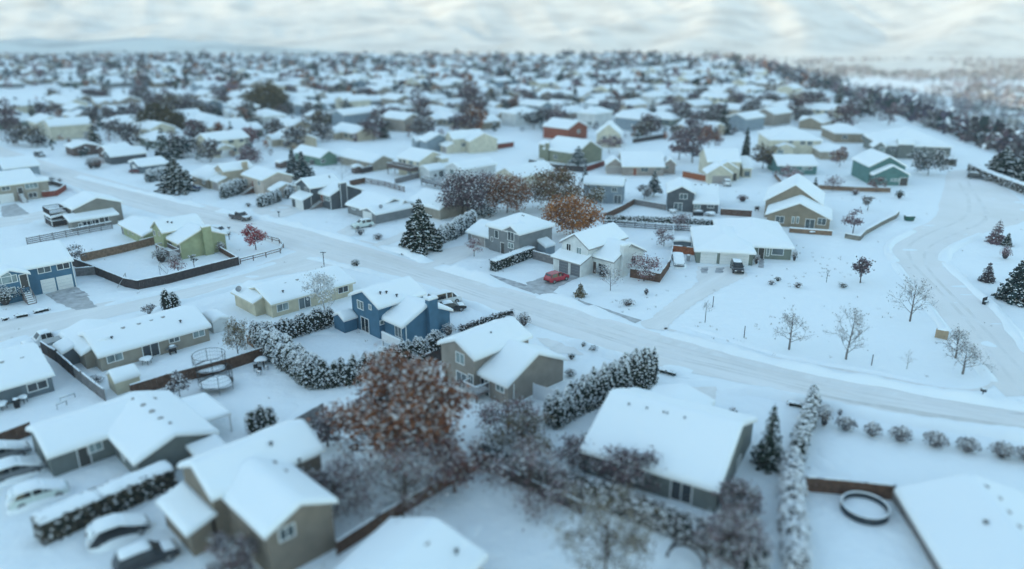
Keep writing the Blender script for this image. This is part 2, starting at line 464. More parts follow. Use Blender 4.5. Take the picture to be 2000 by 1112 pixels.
    def ft_arch(s, px, py, w, h, glass=None):
        """a window with a round-headed middle light"""
        fr = s.frame_at(px, py, w)
        if not fr: return
        c, t, n, z = fr; f = MB(); g = MB(); k = .09; x0, x1, z0 = -w / 2, w / 2, z - h / 2; zs = z + h * .1; r = w * .25
        for a, b_ in ((x0 - k, x0), (x1, x1 + k)): f.obox(c, t, n, a, b_, -.05, .07, z0 - k, zs + k)
        f.obox(c, t, n, x0, x1, -.05, .068, z0 - k, z0)
        for a in (-r - .04, r - .04): f.obox(c, t, n, a, a + .08, -.05, .065, z0, zs)
        f.obox(c, t, n, x0, -r - .04, -.05, .068, zs, zs + k); f.obox(c, t, n, r + .04, x1, -.05, .068, zs, zs + k)
        f.obox(c, t, n, -r, r, -.05, .06, zs - .04, zs + .04)
        N = 10; ring = []
        for i in range(N):
            a0, a1 = math.pi * i / N, math.pi * (i + 1) / N; v = []
            for d in (-.05, .07):
                for rr, aa in ((r, a0), (r + .1, a0), (r + .1, a1), (r, a1)):
                    x, zz = rr * math.cos(aa), zs + rr * math.sin(aa)
                    v.append((c[0] + t[0] * x + n[0] * d, c[1] + t[1] * x + n[1] * d, zz))
            f.add(v, [(0, 1, 2, 3), (7, 6, 5, 4), (0, 4, 5, 1), (1, 5, 6, 2), (2, 6, 7, 3), (3, 7, 4, 0)])
        g.obox(c, t, n, x0, x1, -.04, .02, z0, zs - .001)
        v = [(c[0] + n[0] * .021 + t[0] * r * math.cos(math.pi * i / N), c[1] + n[1] * .021 + t[1] * r * math.cos(math.pi * i / N), zs + r * math.sin(math.pi * i / N)) for i in range(N + 1)]
        g.add(v, [tuple(range(N + 1))])
        o = f.build('window', s.trim, s.root); g.build('pane', glass or CURTAIN, o)
    def ft_garage(s, px, py, w=2.6, h=2.1, mat=None, lights=False):
        fr = s.frame_at(px, py, w)
        if not fr: return
        c, t, n, z = fr; f = MB(); d = MB(); k = .11
        f.obox(c, t, n, -w / 2 - k, -w / 2, -.05, .06, 0, h + k); f.obox(c, t, n, w / 2, w / 2 + k, -.05, .06, 0, h + k)
        f.obox(c, t, n, -w / 2, w / 2, -.05, .058, h, h + k)
        for i in range(4): d.obox(c, t, n, -w / 2, w / 2, -.04, .03, i * h / 4 + .012, (i + 1) * h / 4 - .012)
        o = d.build('garage_door', mat or GARAGE, s.root); f.build('frame', s.trim, o)
    def ft_door(s, px, py, mat=None, w=.95, h=2.05):
        fr = s.frame_at(px, py, w)
        if not fr: return
        c, t, n, z = fr; z0 = max(.0, z - h / 2) if z > 1.6 else 0.02
        d = MB(); d.obox(c, t, n, -w / 2, w / 2, -.05, .04, z0, z0 + h)
        f = MB()
        f.obox(c, t, n, -w / 2 - .1, -w / 2, -.05, .06, z0, z0 + h + .1); f.obox(c, t, n, w / 2, w / 2 + .1, -.05, .06, z0, z0 + h + .1); f.obox(c, t, n, -w / 2, w / 2, -.05, .058, z0 + h, z0 + h + .1)
        o = d.build('door', mat or DARKTRIM, s.root); f.build('frame', s.trim, o)
        k = MB(); k.obox(c, t, n, w / 2 - .14, w / 2 - .08, .04, .1, z0 + .95, z0 + 1.05); k.build('handle', METAL, o)
    def ft_chimney(s, px, py, w, d, ztop, edges=False):
        fr = s.frame_at(px, py, w)
        if not fr: return
        c, t, n, z = fr; m = MB(); m.obox(c, t, n, -w / 2, w / 2, -.1, d, -.4, ztop)
        o = m.build('chimney', s.wallm, s.root)
        q = MB(); q.obox(c, t, n, -w / 2 - .06, w / 2 + .06, -.16, d + .06, ztop, ztop + .12); q.build('chimney_cap', s.trim, o)
        q = MB(); q.obox(c, t, n, -w / 2, w / 2, -.1, d, ztop + .12, ztop + .32); q.build('chimney_snow', SNOW, o)
        if edges:
            q = MB()
            for a in (-w / 2, w / 2): q.obox(c, t, n, a - .06, a + .06, d - .06, d + .012, -.3, ztop - .01)
            q.build('corner_trim', s.trim, o)
    def ft_trimcorners(s):
        for b in s.blocks:
            if b.get('open'): continue
            a0, a1, c0, c1 = wall_rect(b)
            for u in (a0, a1):
                for v in (c0, c1):
                    z = float(roof_h(b, np.array(u), np.array(v))) - .12
                    q = MB(); q.box(u - .06 if u == a0 else u - .04, u + .04 if u == a0 else u + .06, v - .06 if v == c0 else v - .04, v + .04 if v == c0 else v + .06, -.3, z); q.build('corner_trim', s.trim, s.root)
    def roof_pt(s, px, py):
        d = ray(px, py); o = s.loc((0, 0)); du, dv = Vector((d[0], d[1])).dot(s.U), Vector((d[0], d[1])).dot(s.V)
        for k in range(4000):
            t = 30 + k * .1; u, v, z = o[0] + du * t, o[1] + dv * t, CAM_H + d[2] * t
            for b in s.blocks:
                if b['u0'] < u < b['u1'] and b['v0'] < v < b['v1'] and z <= float(roof_h(b, np.array(u), np.array(v))) + SNOW_T * .8: return u, v, z
            if z < 0: return None
    def ft_vent(s, px, py, r=.18, h=.35):
        p = s.roof_pt(px, py)
        if not p: print('no roof at', px, py, s.root['label']); return
        q = MB(); q.cyl(p, r * .45, p[2] - .3, p[2] + h, 8); q.cyl(p, r, p[2] + h, p[2] + h + .1, 8); q.build('roof_vent', BLACK, s.roof)
    def ft_ridgevent(s, px, py):
        p = s.roof_pt(px, py)
        if not p: return
        q = MB(); q.cyl(p, .32, p[2] - .3, p[2] + .1, 10, r1=.28); q.build('roof_vent', GREYTRIM, s.roof)
    def ft_dish(s, px, py):
        p = s.roof_pt(px, py)
        if not p: return
        q = MB(); q.tube([(p[0], p[1], p[2] - .3), (p[0], p[1], p[2] + .5)], [.035, .035], 6)
        N = 14; c = Vector((p[0], p[1], p[2] + .6)); ax = Vector((-.5, -.5, .55)).normalized(); a = ax.cross(Vector((0, 0, 1))).normalized(); b2 = ax.cross(a)
        v = [tuple(c - ax * .09)]
        for rr, dd in ((.28, -.04), (.46, .06)):
            for i in range(N): v.append(tuple(c + (a * math.cos(2 * math.pi * i / N) + b2 * math.sin(2 * math.pi * i / N)) * rr + ax * dd))
        f = [(0, 1 + i, 1 + (i + 1) % N) for i in range(N)] + [(1 + i, 1 + N + i, 1 + N + (i + 1) % N, 1 + (i + 1) % N) for i in range(N)]
        q.add(v, f); q.tube([tuple(c + b2 * .4), tuple(c + ax * .45)], [.02, .02], 5); q.build('satellite_dish', METAL, s.roof)
    def ft_deck(s, p1, p2, z, mat=None, solid=False, posts=True, rail=.95, open_side=None):
        """railed platform; p1, p2 = pixels of two opposite corners at the platform's height"""
        a = s.loc(P(*p1, z)); b = s.loc(P(*p2, z)); u0, u1 = sorted((a[0], b[0])); v0, v1 = sorted((a[1], b[1]))
        s.deck_local(u0, u1, v0, v1, z, mat, solid, posts, rail)
    def ft_ldeck(s, u0, u1, v0, v1, z, mat=None, solid=False, posts=True, rail=.95, roofz=None):
        s.deck_local(u0, u1, v0, v1, z, mat, solid, posts, rail)
    def deck_local(s, u0, u1, v0, v1, z, mat, solid, posts, rail):
        mat = mat or DECKWOOD
        q = MB(); q.box(u0, u1, v0, v1, z - .22, z); o = q.build('deck', mat, s.root)
        q = MB(); q.box(u0 + .08, u1 - .08, v0 + .08, v1 - .08, z, z + .2); q.build('deck_snow', SNOW, o)
        if posts and z > .5:
            for u in (u0 + .12, u1 - .12):
                for v in (v0 + .12, v1 - .12): 
                    q = MB(); q.box(u - .08, u + .08, v - .08, v + .08, -.3, z - .22); q.build('post', mat, o)
        q = MB()
        for (x0, y0, x1, y1) in ((u0, v0, u1, v0), (u1, v0, u1, v1), (u1, v1, u0, v1), (u0, v1, u0, v0)):
            L = math.hypot(x1 - x0, y1 - y0); t = ((x1 - x0) / L, (y1 - y0) / L); n = (t[1], -t[0])
            q.obox((x0, y0), t, n, 0.03, L - .03, -.07, -.01, z + rail - .08, z + rail)
            if solid: q.obox((x0, y0), t, n, .03, L - .03, -.055, -.025, z + .02, z + rail - .081)
            else:
                k = max(3, int(L / .16))
                for i in range(k + 1): q.obox((x0, y0), t, n, .03 + (L - .1) * i / k, .07 + (L - .1) * i / k, -.06, -.02, z + .002, z + rail - .081)
        q.build('railing', mat, o)
        q = MB()
        for (x0, y0, x1, y1) in ((u0, v0, u1, v0), (u1, v0, u1, v1), (u1, v1, u0, v1), (u0, v1, u0, v0)):
            L = math.hypot(x1 - x0, y1 - y0); t = ((x1 - x0) / L, (y1 - y0) / L); n = (t[1], -t[0])
            q.obox((x0, y0), t, n, .04, L - .04, -.075, -.005, z + rail + .002, z + rail + .1)
        q.build('rail_snow', SNOW, o)
    def ft_spout(s, px, py, ztop=2.4):
        fr = s.frame_at(px, py, .1)
        if not fr: return
        c, t, n, z = fr; q = MB(); q.obox(c, t, n, -.05, .05, .0, .09, .1, ztop); q.build('downspout', s.trim, s.root)
    def ft_stairs(s, px, py, out, z, w=1.1, mat=None):
        """steps coming straight out of the wall, with two rails"""
        fr = s.frame_at(px, py, w)
        if not fr: return
        c, t, n, _ = fr; m = mat or DECKWOOD; q = MB(); k = max(3, int(z / .19))
        for i in range(k): q.obox(c, t, n, -w / 2, w / 2, out * i / k, out * (i + 1) / k - .002, -.2, z * (1 - i / k) - .05)
        o = q.build('stairs', m, s.root); q = MB()
        for a in (-w / 2 - .04, w / 2 + .04):
            pt = [(c[0] + t[0] * a + n[0] * d, c[1] + t[1] * a + n[1] * d, zz) for d, zz in ((.05, z + .85), (out, .95))]
            q.tube(pt, [.05, .05], 4)
            for f_ in (0.02, .5, .98):
                d = out * f_; x = (c[0] + t[0] * a + n[0] * d, c[1] + t[1] * a + n[1] * d); q.tube([(x[0], x[1], -.2), (x[0], x[1], z + .85 + (.1 - z) * f_)], [.04, .04], 4)
        q.build('railing', m, o)
        q = MB()
        for i in range(k): q.obox(c, t, n, -w / 2 + .06, w / 2 - .06, out * i / k + .03, out * (i + 1) / k - .03, z * (1 - i / k) - .05, z * (1 - i / k) + .06)
        q.build('stair_snow', SNOW, o)
# ------------------------------------------------------------------ plants
COPPER = leaf('copper_leaf', (.22, .080, .045), (.10, .042, .030))
COPPER2 = leaf('rust_leaf', (.36, .15, .075), (.19, .085, .05))
ORANGE = leaf('orange_leaf', (.55, .22, .05), (.28, .12, .045))
OLIVE = leaf('olive_leaf', (.22, .165, .085), (.11, .09, .055))
MAUVE = leaf('mauve_leaf', (.24, .155, .165), (.12, .08, .095))
PINK = leaf('pink_twig', (.30, .16, .17), (.16, .09, .10))
REDLEAF = leaf('red_leaf', (.42, .07, .075), (.22, .045, .05))
GREYTWIG = leaf('grey_twig', (.26, .24, .235), (.13, .12, .12))
BLUEGREEN = leaf('blue_green_needle', (.045, .075, .075), (.022, .035, .035))
GREEN = leaf('dark_green_needle', (.030, .050, .032), (.014, .022, .018))
CEDAR = leaf('hedge_green', (.050, .062, .035), (.022, .030, .022))
DARKTWIG = leaf('dark_twig', (.11, .09, .095), (.05, .042, .047))
BROWNHEDGE = leaf('brown_hedge', (.10, .085, .06), (.05, .045, .04))
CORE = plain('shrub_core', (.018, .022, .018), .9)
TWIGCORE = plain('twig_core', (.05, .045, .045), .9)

def quads(C, size, N, rng, aspect=1.0, spin=None):
    """one leaf-sized quad per centre, facing N (n,3)"""
    n = len(C); N = N / np.maximum(np.linalg.norm(N, axis=1, keepdims=True), 1e-6)
    A = np.cross(N, rng.normal(size=(n, 3)) if spin is None else spin); A /= np.maximum(np.linalg.norm(A, axis=1, keepdims=True), 1e-6); B = np.cross(N, A)
    s = np.asarray(size).reshape(-1, 1) * np.ones((n, 1)) * .5
    A = A * s * aspect; B = B * s
    k = rng.uniform(.55, 1.0, (n, 4, 1))
    V = np.stack([C - A - B * .6, C + A * .7 - B, C + A + B * .7, C - A * .6 + B], 1)
    V = C[:, None] + (V - C[:, None]) * k
    return V.reshape(-1, 3), np.arange(4 * n).reshape(n, 4)

def lumps(C, size, rng, flat=.55):
    """little snow lumps: squashed octahedra as quads"""
    n = len(C); s = np.asarray(size).reshape(-1, 1) * np.ones((n, 1)) * .5
    a = rng.uniform(0, 2 * np.pi, n); ca, sa = np.cos(a)[:, None], np.sin(a)[:, None]; z = np.zeros((n, 1)); o = np.ones((n, 1))
    X = np.hstack([ca, sa, z]) * s * rng.uniform(.7, 1.5, (n, 1)); Y = np.hstack([-sa, ca, z]) * s * rng.uniform(.6, 1, (n, 1)); Z = np.hstack([z, z, o]) * s * flat
    V = np.stack([C + X, C + Y, C - X, C - Y, C + Z, C + Z * .98 + X * .05], 1)
    D = np.stack([C - Z, ], 1); V = np.concatenate([V, D], 1).reshape(-1, 3)
    b = (np.arange(n) * 7)[:, None]
    F = np.concatenate([b + np.array([[0, 1, 4]]), b + np.array([[1, 2, 4]]), b + np.array([[2, 3, 4]]), b + np.array([[3, 0, 4]]),
                        b + np.array([[1, 0, 6]]), b + np.array([[2, 1, 6]]), b + np.array([[3, 2, 6]]), b + np.array([[0, 3, 6]])], 0)
    return V, F

def tri_quads(V, F):
    """leaf quads as triangles, so that they share a mesh with snow lumps"""
    return np.concatenate([F[:, [0, 1, 2]], F[:, [0, 2, 3]]], 0)

def build_crown(parts):
    """parts = [(V, F3or4, mat)] -> mesh"""
    Vs, Fs, Ms, mats, o = [], [], [], [], 0
    for V, F, m in parts:
        if len(V) == 0: continue
        if F.shape[1] == 4: F = tri_quads(V, F)
        if m not in mats: mats.append(m)
        Vs.append(V); Fs.append(F + o); Ms.append(np.full(len(F), mats.index(m))); o += len(V)
    return np_mesh('crown', np.concatenate(Vs), np.concatenate(Fs), mats, np.concatenate(Ms))

def m_leafy(h, r, leafmat, seed, ncl=34, per=90, size=.3, snow=.3, low=.25, clr=.26, bark=BARK, twigs=1.0, squash=1.0, leafmat2=None, trunk_r=None):
    """broad-leaved crown: limbs reach out to clusters of leaves, snow lies on the clusters' upper sides"""
    rng = np.random.default_rng(seed); cz = h * (low + 1) / 2; rz = h * (1 - low) / 2 * squash
    cl = []
    while len(cl) < ncl:
        d = rng.normal(size=3); d /= np.linalg.norm(d); q = rng.uniform(.35, 1.0) ** .6
        if d[2] < -.75: continue
        wob = .82 + .36 * rng.random()
        cl.append((d[0] * r * q * wob, d[1] * r * q * wob, cz + d[2] * rz * q * (.9 + .2 * rng.random())))
    cl = np.array(cl)
    tb = MB(); tr = trunk_r or max(.06, h * .022)
    tp = [(0, 0, -.3), (rng.normal() * .02 * h, rng.normal() * .02 * h, h * low), (rng.normal() * .03 * h, rng.normal() * .03 * h, h * .62)]
    tb.tube(tp, [tr * 1.15, tr * .85, tr * .4], 7)
    for c in cl:
        s = rng.uniform(.3, .95); st = np.array(tp[1]) * (1 - s) + np.array(tp[2]) * s; mid = st * .5 + c * .5 + np.array([0, 0, -.06 * h])
        tb.tube([tuple(st), tuple(mid), tuple(c)], [tr * .38, tr * .22, tr * .06], 4, cap=False)
    C, S = [], []
    for c in cl:
        k = int(per * rng.uniform(.6, 1.3)); sg = r * clr
        p = c + rng.normal(size=(k, 3)) * np.array([sg, sg, sg * .72]) * .75; C.append(p)
        ns = int(k * snow)
        t = c + rng.normal(size=(ns, 3)) * np.array([sg, sg, sg * .3]) * .8; t[:, 2] += sg * rng.uniform(.0, .75, ns); S.append(t)
    C = np.concatenate(C); S = np.concatenate(S); k = C[:, 2] > h * low * .55; C = C[k]
    N = rng.normal(size=(len(C), 3)); N[:, 2] += .3
    V, F = quads(C, size * rng.uniform(.6, 1.35, len(C)), N, rng)
    parts = []
    if leafmat2:
        q = rng.random(len(C)) < .45
        parts += [(V, F[q], leafmat), (V.copy(), F[~q], leafmat2)]
    else: parts.append((V, F, leafmat))
    V2, F2 = lumps(S, size * .78 * rng.uniform(.45, 1.4, len(S)), rng); parts.append((V2, F2, CLUMP))
    return tb.mesh('trunk', bark), build_crown(parts)

def m_bare(h, r, seed, bark=BARK, levels=4, kids=5, low=.22, up=.5, snow=.25, trunk_r=None, thin=1.0, twigmat=None, sprays=0, rmin=.008):
    """leafless tree: trunk and ever finer limbs, a little snow along the branches"""
    rng = np.random.default_rng(seed); tb = MB(); br = MB(); tr = trunk_r or max(.05, h * .014); snowpts = []
    tips = []
    def grow(p, d, L, rad, lev):
        pts = [p]; q = p.copy(); dd = d.copy()
        n = 3
        for i in range(n):
            dd = dd + rng.normal(size=3) * .13; dd[2] += .07 * up; dd /= np.linalg.norm(dd); q = q + dd * L / n; pts.append(q.copy())
            if rng.random() < snow: snowpts.append(q + np.array([0, 0, rad + .01]))
        br.tube([tuple(x) for x in pts], [rad, rad * .75, rad * .55, rad * .3], 4 if lev < 2 else 3, cap=False)
        if lev >= levels: tips.append(pts[-1]); return
        for i in range(kids):
            s = rng.uniform(.25, 1.0); k = min(n - 1, int(s * n)); b = pts[k] + (pts[k + 1] - pts[k]) * (s * n - k)
            a = rng.normal(size=3); a -= a.dot(dd) * dd; a /= np.linalg.norm(a)
            nd = dd * rng.uniform(.55, .95) + a * rng.uniform(.5, .9); nd[2] += .12; nd /= np.linalg.norm(nd)
            grow(b, nd, L * rng.uniform(.42, .62), max(rmin, rad * .5) * thin, lev + 1)
    top = np.array([rng.normal() * .04 * h, rng.normal() * .04 * h, h * .97])
    tb.tube([(0, 0, -.3), (0, 0, h * low), tuple(top * .55), tuple(top)], [tr * 1.2, tr, tr * .6, tr * .12], 6)
    nb = 13
    for i in range(nb):
        t = low + (0.86 - low) * (i + rng.random() * .6) / nb; a = i * 2.4 + rng.normal() * .3
        L = math.hypot(r, h * .3) * (1 - .55 * (t - low) / (1 - low)) * rng.uniform(.8, 1.12)
        d = np.array([math.cos(a), math.sin(a), up * (1 + .9 * t)]); d /= np.linalg.norm(d)
        grow(np.array([0, 0, 0.]) + top * t * np.array([1, 1, 1]), d, L * .8, tr * .45 * (1.1 - t), 1)
    me = br.mesh('branches', bark)
    parts = []
    if snowpts:
        V2, F2 = lumps(np.array(snowpts), rng.uniform(.1, .24, len(snowpts)), rng); parts.append((V2, F2, CLUMP))
    if sprays and tips:
        T = np.array(tips); T = np.repeat(T, sprays, 0) + rng.normal(size=(len(T) * sprays, 3)) * .14 * r ** .5
        V, F = quads(T, rng.uniform(.1, .3, len(T)), rng.normal(size=(len(T), 3)), rng, aspect=.5); parts.append((V, F, twigmat or GREYTWIG))
    return tb.mesh('trunk', bark), me, (build_crown(parts) if parts else None)

def m_spruce(h, r, seed, mat=GREEN, snow=.55, tiers=None, open_=0.0, low=.06, bw=.34):
    """conifer: drooping boughs in whorls, each bough a fan of needle sprays with snow on top"""
    rng = np.random.default_rng(seed); tiers = tiers or max(8, int(h * 2.1)); tb = MB(); tr = h * .02
    tb.tube([(0, 0, -.3), (0, 0, h * .5), (0, 0, h)], [tr * 1.2, tr * .7, .02], 6)
    C, N, S, Sz, Z = [], [], [], [], []
    for i in range(tiers):
        t = (i + rng.random() * .5) / tiers; z = h * (low + (1 - low) * t); R_ = r * (1 - t) ** .85 * rng.uniform(.82, 1.12) + .12
        nb = max(5, int(5 + 7 * (1 - t)))
        for k in range(nb):
            if rng.random() < open_: continue
            a = 2 * np.pi * (k + rng.random() * .8) / nb + i; L = R_ * rng.uniform(.7, 1.15); m = max(3, int(L / .22))
            for j in range(m):
                s = (j + .7) / m; x = s * L; zz = z - .34 * L * s ** 1.5 + .12 * L * s ** 4 + rng.normal() * .04
                wd = bw * (.5 + .9 * s * (1.25 - s)) * min(1.4, .5 + L * .35)
                for w in (-1, 0, 1):
                    off = w * wd * .55 + rng.normal() * .05
                    p = (math.cos(a) * x - math.sin(a) * off, math.sin(a) * x + math.cos(a) * off, zz - abs(w) * .09 + rng.normal() * .03)
                    C.append(p); N.append((math.cos(a) * .45 + rng.normal() * .3, math.sin(a) * .45 + rng.normal() * .3, .75)); Z.append(wd)
                    if rng.random() < snow * (.55 if w else 1):
                        S.append((p[0], p[1], p[2] + .07)); Sz.append(wd * rng.uniform(.55, 1.05))
    C = np.array(C); N = np.array(N); V, F = quads(C, np.array(Z) * rng.uniform(.8, 1.4, len(C)), N, rng)
    C3 = C * np.array([1, 1, 1]) + np.array([0, 0, -.12]); V3, F3 = quads(C3, np.array(Z) * rng.uniform(.7, 1.2, len(C)), rng.normal(size=(len(C), 3)), rng)
    parts = [(V, F, mat), (V3, F3, mat)]
    if S:
        V2, F2 = lumps(np.array(S), np.array(Sz), rng, .5); parts.append((V2, F2, CLUMP))
    return tb.mesh('trunk', BARK), build_crown(parts)

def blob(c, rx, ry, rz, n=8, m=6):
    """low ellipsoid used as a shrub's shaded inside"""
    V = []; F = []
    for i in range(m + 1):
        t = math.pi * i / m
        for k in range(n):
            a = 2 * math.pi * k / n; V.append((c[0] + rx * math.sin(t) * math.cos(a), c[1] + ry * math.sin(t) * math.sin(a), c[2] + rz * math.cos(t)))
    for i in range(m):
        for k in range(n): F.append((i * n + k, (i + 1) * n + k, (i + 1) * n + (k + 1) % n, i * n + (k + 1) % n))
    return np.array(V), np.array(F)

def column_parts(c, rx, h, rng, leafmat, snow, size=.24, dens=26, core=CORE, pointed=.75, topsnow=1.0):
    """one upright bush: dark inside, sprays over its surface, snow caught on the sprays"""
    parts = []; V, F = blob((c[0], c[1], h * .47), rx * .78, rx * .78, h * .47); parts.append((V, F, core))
    area = 2 * np.pi * rx * h * .75; n = int(dens * area); t = rng.random(n); a = rng.uniform(0, 2 * np.pi, n)
    prof = (1 - t ** 3) ** pointed * (.75 + .25 * np.minimum(1, t * 4)) + .03
    rr = rx * prof * rng.uniform(.82, 1.12, n)
    C = np.stack([c[0] + rr * np.cos(a), c[1] + rr * np.sin(a), t * h * rng.uniform(.97, 1.05, n) + .03], 1)
    N = np.stack([np.cos(a), np.sin(a), .25 + t * .8], 1) + rng.normal(size=(n, 3)) * .45
    V, F = quads(C, size * rng.uniform(.6, 1.4, n), N, rng, .8); parts.append((V, F, leafmat))
    k = rng.random(n) < snow * (.35 + .9 * t * topsnow)
    if k.any():
        S = C[k] + N[k] / np.linalg.norm(N[k], axis=1, keepdims=True) * .06 + np.array([0, 0, .05])
        V, F = lumps(S, size * rng.uniform(.5, 1.25, k.sum()), rng, .8); parts.append((V, F, CLUMP))
    return parts

def merge_parts(lists):
    by = {}
    for V, F, m in lists:
        if F.shape[1] == 4: F = tri_quads(V, F)
        by.setdefault(m, []).append((V, F))
    out = []
    for m, q in by.items():
        o = 0; Vs = []; Fs = []
        for V, F in q: Vs.append(V); Fs.append(F + o); o += len(V)
        out.append((np.concatenate(Vs), np.concatenate(Fs), m))
    return out

def along(pts, step):
    out = []
    for a, b in zip(pts[:-1], pts[1:]):
        L = (b - a).length; n = max(1, int(L / step))
        for i in range(n): out.append(a + (b - a) * (i + .5) / n)
    return out

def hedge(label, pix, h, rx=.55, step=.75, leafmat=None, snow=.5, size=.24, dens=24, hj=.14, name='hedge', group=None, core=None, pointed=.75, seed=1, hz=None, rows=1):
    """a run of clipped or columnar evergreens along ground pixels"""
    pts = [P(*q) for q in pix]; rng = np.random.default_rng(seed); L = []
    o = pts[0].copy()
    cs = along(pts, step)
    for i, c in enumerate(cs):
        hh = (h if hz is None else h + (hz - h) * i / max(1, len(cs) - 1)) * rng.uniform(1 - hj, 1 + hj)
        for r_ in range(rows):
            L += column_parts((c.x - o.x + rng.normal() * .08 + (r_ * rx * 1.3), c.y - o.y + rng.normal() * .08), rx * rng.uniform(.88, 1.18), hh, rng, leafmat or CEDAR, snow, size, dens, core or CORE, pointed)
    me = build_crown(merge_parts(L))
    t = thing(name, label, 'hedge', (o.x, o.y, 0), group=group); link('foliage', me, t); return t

def box_hedge(label, pix, h, w, leafmat=None, snow=.35, seed=3, cap=.25, size=.2, name='hedge', hz=None):
    """clipped hedge with a deep bar of snow along its top"""
    pts = [P(*q) for q in pix]; rng = np.random.default_rng(seed); o = pts[0].copy(); parts = []; mb = MB(); sb = MB(); sb.smooth = True
    n_tot = len(pts) - 1
    for i, (a, b) in enumerate(zip(pts[:-1], pts[1:])):
        d = b - a; L = d.length; t = d / L; n = Vector((t.y, -t.x, 0)); 
        if n.dot(a) > 0: n = -n
        mb.obox((a.x - o.x, a.y - o.y), (t.x, t.y), (n.x, n.y), (.15 if i == 0 else -.05 * i), L - (.15 if i == n_tot - 1 else -.05 * i), -w / 2 + .15, w / 2 - .15, -.2, h - .15)
        if i == 0 or i == n_tot - 1:
            ne = int(w * h * 40); se = np.where(rng.random(ne) < .5, 0.0, L) if n_tot == 1 else np.full(ne, 0.0 if i == 0 else L); oe = rng.uniform(-w / 2, w / 2, ne); ze = rng.random(ne) * h
            Ce = np.stack([a.x - o.x + t.x * se + n.x * oe, a.y - o.y + t.y * se + n.y * oe, ze], 1) + rng.normal(size=(ne, 3)) * .05; Ve, Fe = quads(Ce, size * rng.uniform(.6, 1.4, ne), rng.normal(size=(ne, 3)) * .5 + np.where(se > 0, 1, -1)[:, None] * np.array([[t.x, t.y, 0]]), rng); parts.append((Ve, Fe, leafmat or CEDAR))
            ke = rng.random(ne) < snow; Ve, Fe = lumps(Ce[ke], size * rng.uniform(.5, 1.1, ke.sum()), rng, .8); parts.append((Ve, Fe, CLUMP))
        N = int(L * (2 * h + w) * 22)
        f = rng.random(N); s = rng.random(N) * L
        side = f < h / (2 * h + w); side2 = f > (h + w) / (2 * h + w)
        off = np.where(side, w / 2, np.where(side2, -w / 2, rng.uniform(-w / 2, w / 2, N))) + rng.normal(size=N) * .06
        z = np.where(side | side2, rng.random(N) * h, h) + rng.normal(size=N) * .05
        C = np.stack([a.x - o.x + t.x * s + n.x * off, a.y - o.y + t.y * s + n.y * off, z], 1)
        NN = np.stack([n.x * np.sign(off), n.y * np.sign(off), np.full(N, .4)], 1) + rng.normal(size=(N, 3)) * .5
        V, F = quads(C, size * rng.uniform(.6, 1.4, N), NN, rng); parts.append((V, F, leafmat or CEDAR))
        k = rng.random(N) < snow; S = C[k] + np.array([0, 0, .05]); V, F = lumps(S, size * rng.uniform(.5, 1.2, k.sum()), rng, .8); parts.append((V, F, CLUMP))
        if cap:
            K = max(4, int(L / .5)); prof = [(-.5, 0), (-.46, .6), (-.25, .95), (0, 1.05), (.25, .95), (.46, .6), (.5, 0)]; v = []
            for q in range(K + 1):
                ww = w * rng.uniform(.92, 1.1); hh = cap * rng.uniform(.7, 1.3) * (1 if 0 < q < K else .4)
                for (x, zz) in prof: v.append((a.x - o.x + t.x * L * q / K + n.x * ww * x, a.y - o.y + t.y * L * q / K + n.y * ww * x, h - .04 + zz * hh))
            m = len(prof); sb.add(v, [(q * m + x, (q + 1) * m + x, (q + 1) * m + x + 1, q * m + x + 1) for q in range(K) for x in range(m - 1)] + [tuple(range(m)), tuple(K * m + x for x in range(m))[::-1]])
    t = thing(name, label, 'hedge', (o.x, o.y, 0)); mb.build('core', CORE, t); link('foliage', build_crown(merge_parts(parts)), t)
    if cap: sb.build('snow_cap', SNOW, t)
    return t

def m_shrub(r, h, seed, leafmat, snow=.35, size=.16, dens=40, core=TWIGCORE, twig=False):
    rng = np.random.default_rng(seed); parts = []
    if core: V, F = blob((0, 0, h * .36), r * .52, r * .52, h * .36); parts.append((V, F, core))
    n = int(dens * 5.5 * r * h) + 50; d = rng.normal(size=(n, 3)); d /= np.linalg.norm(d, axis=1, keepdims=True); d[:, 2] = np.abs(d[:, 2]) * 1.2 - .25
    q = rng.uniform(.5, 1.12, (n, 1)); C = d * q * np.array([r, r, h * .55]) + np.array([0, 0, h * .45]); C[:, 2] = np.maximum(C[:, 2], .03)
    NN = d + rng.normal(size=(n, 3)) * .6
    V, F = quads(C, size * rng.uniform(.6, 1.4, n), NN, rng, .45 if twig else .8); parts.append((V, F, leafmat))
    k = (rng.random(n) < snow * (.5 + d[:, 2])) 
    if k.any():
        V, F = lumps(C[k] + np.array([0, 0, .04]), size * rng.uniform(.6, 1.4, k.sum()), rng, .6); parts.append((V, F, CLUMP))
    return build_crown(merge_parts(parts))

def dims(base, top_py, wpx):
    p = P(*base); return p, max(.3, height_at(p, top_py)), wpx / F_PX * depth_of(p)

def tree(kind, label, base, top_py, wpx, cat='tree', name='tree', group=None, seed=None, **k):
    p, h, w = dims(base, top_py, wpx); r = w / 2; seed = seed or int(base[0] * 7 + base[1] * 3)
    t = thing(name, label, cat, p, group=group)
    if kind == 'leafy':
        a, b = m_leafy(h, r, k.pop('leaf'), seed, **k); link('trunk', a, t); link('crown', b, t)
    elif kind == 'bare':
        a, b, c = m_bare(h, r, seed, **k); link('trunk', a, t); o = link('branches', b, t)
        if c: link('twig_snow', c, o)
    elif kind == 'spruce':
        a, b = m_spruce(h, r, seed, **k); link('trunk', a, t); link('crown', b, t)
    return t

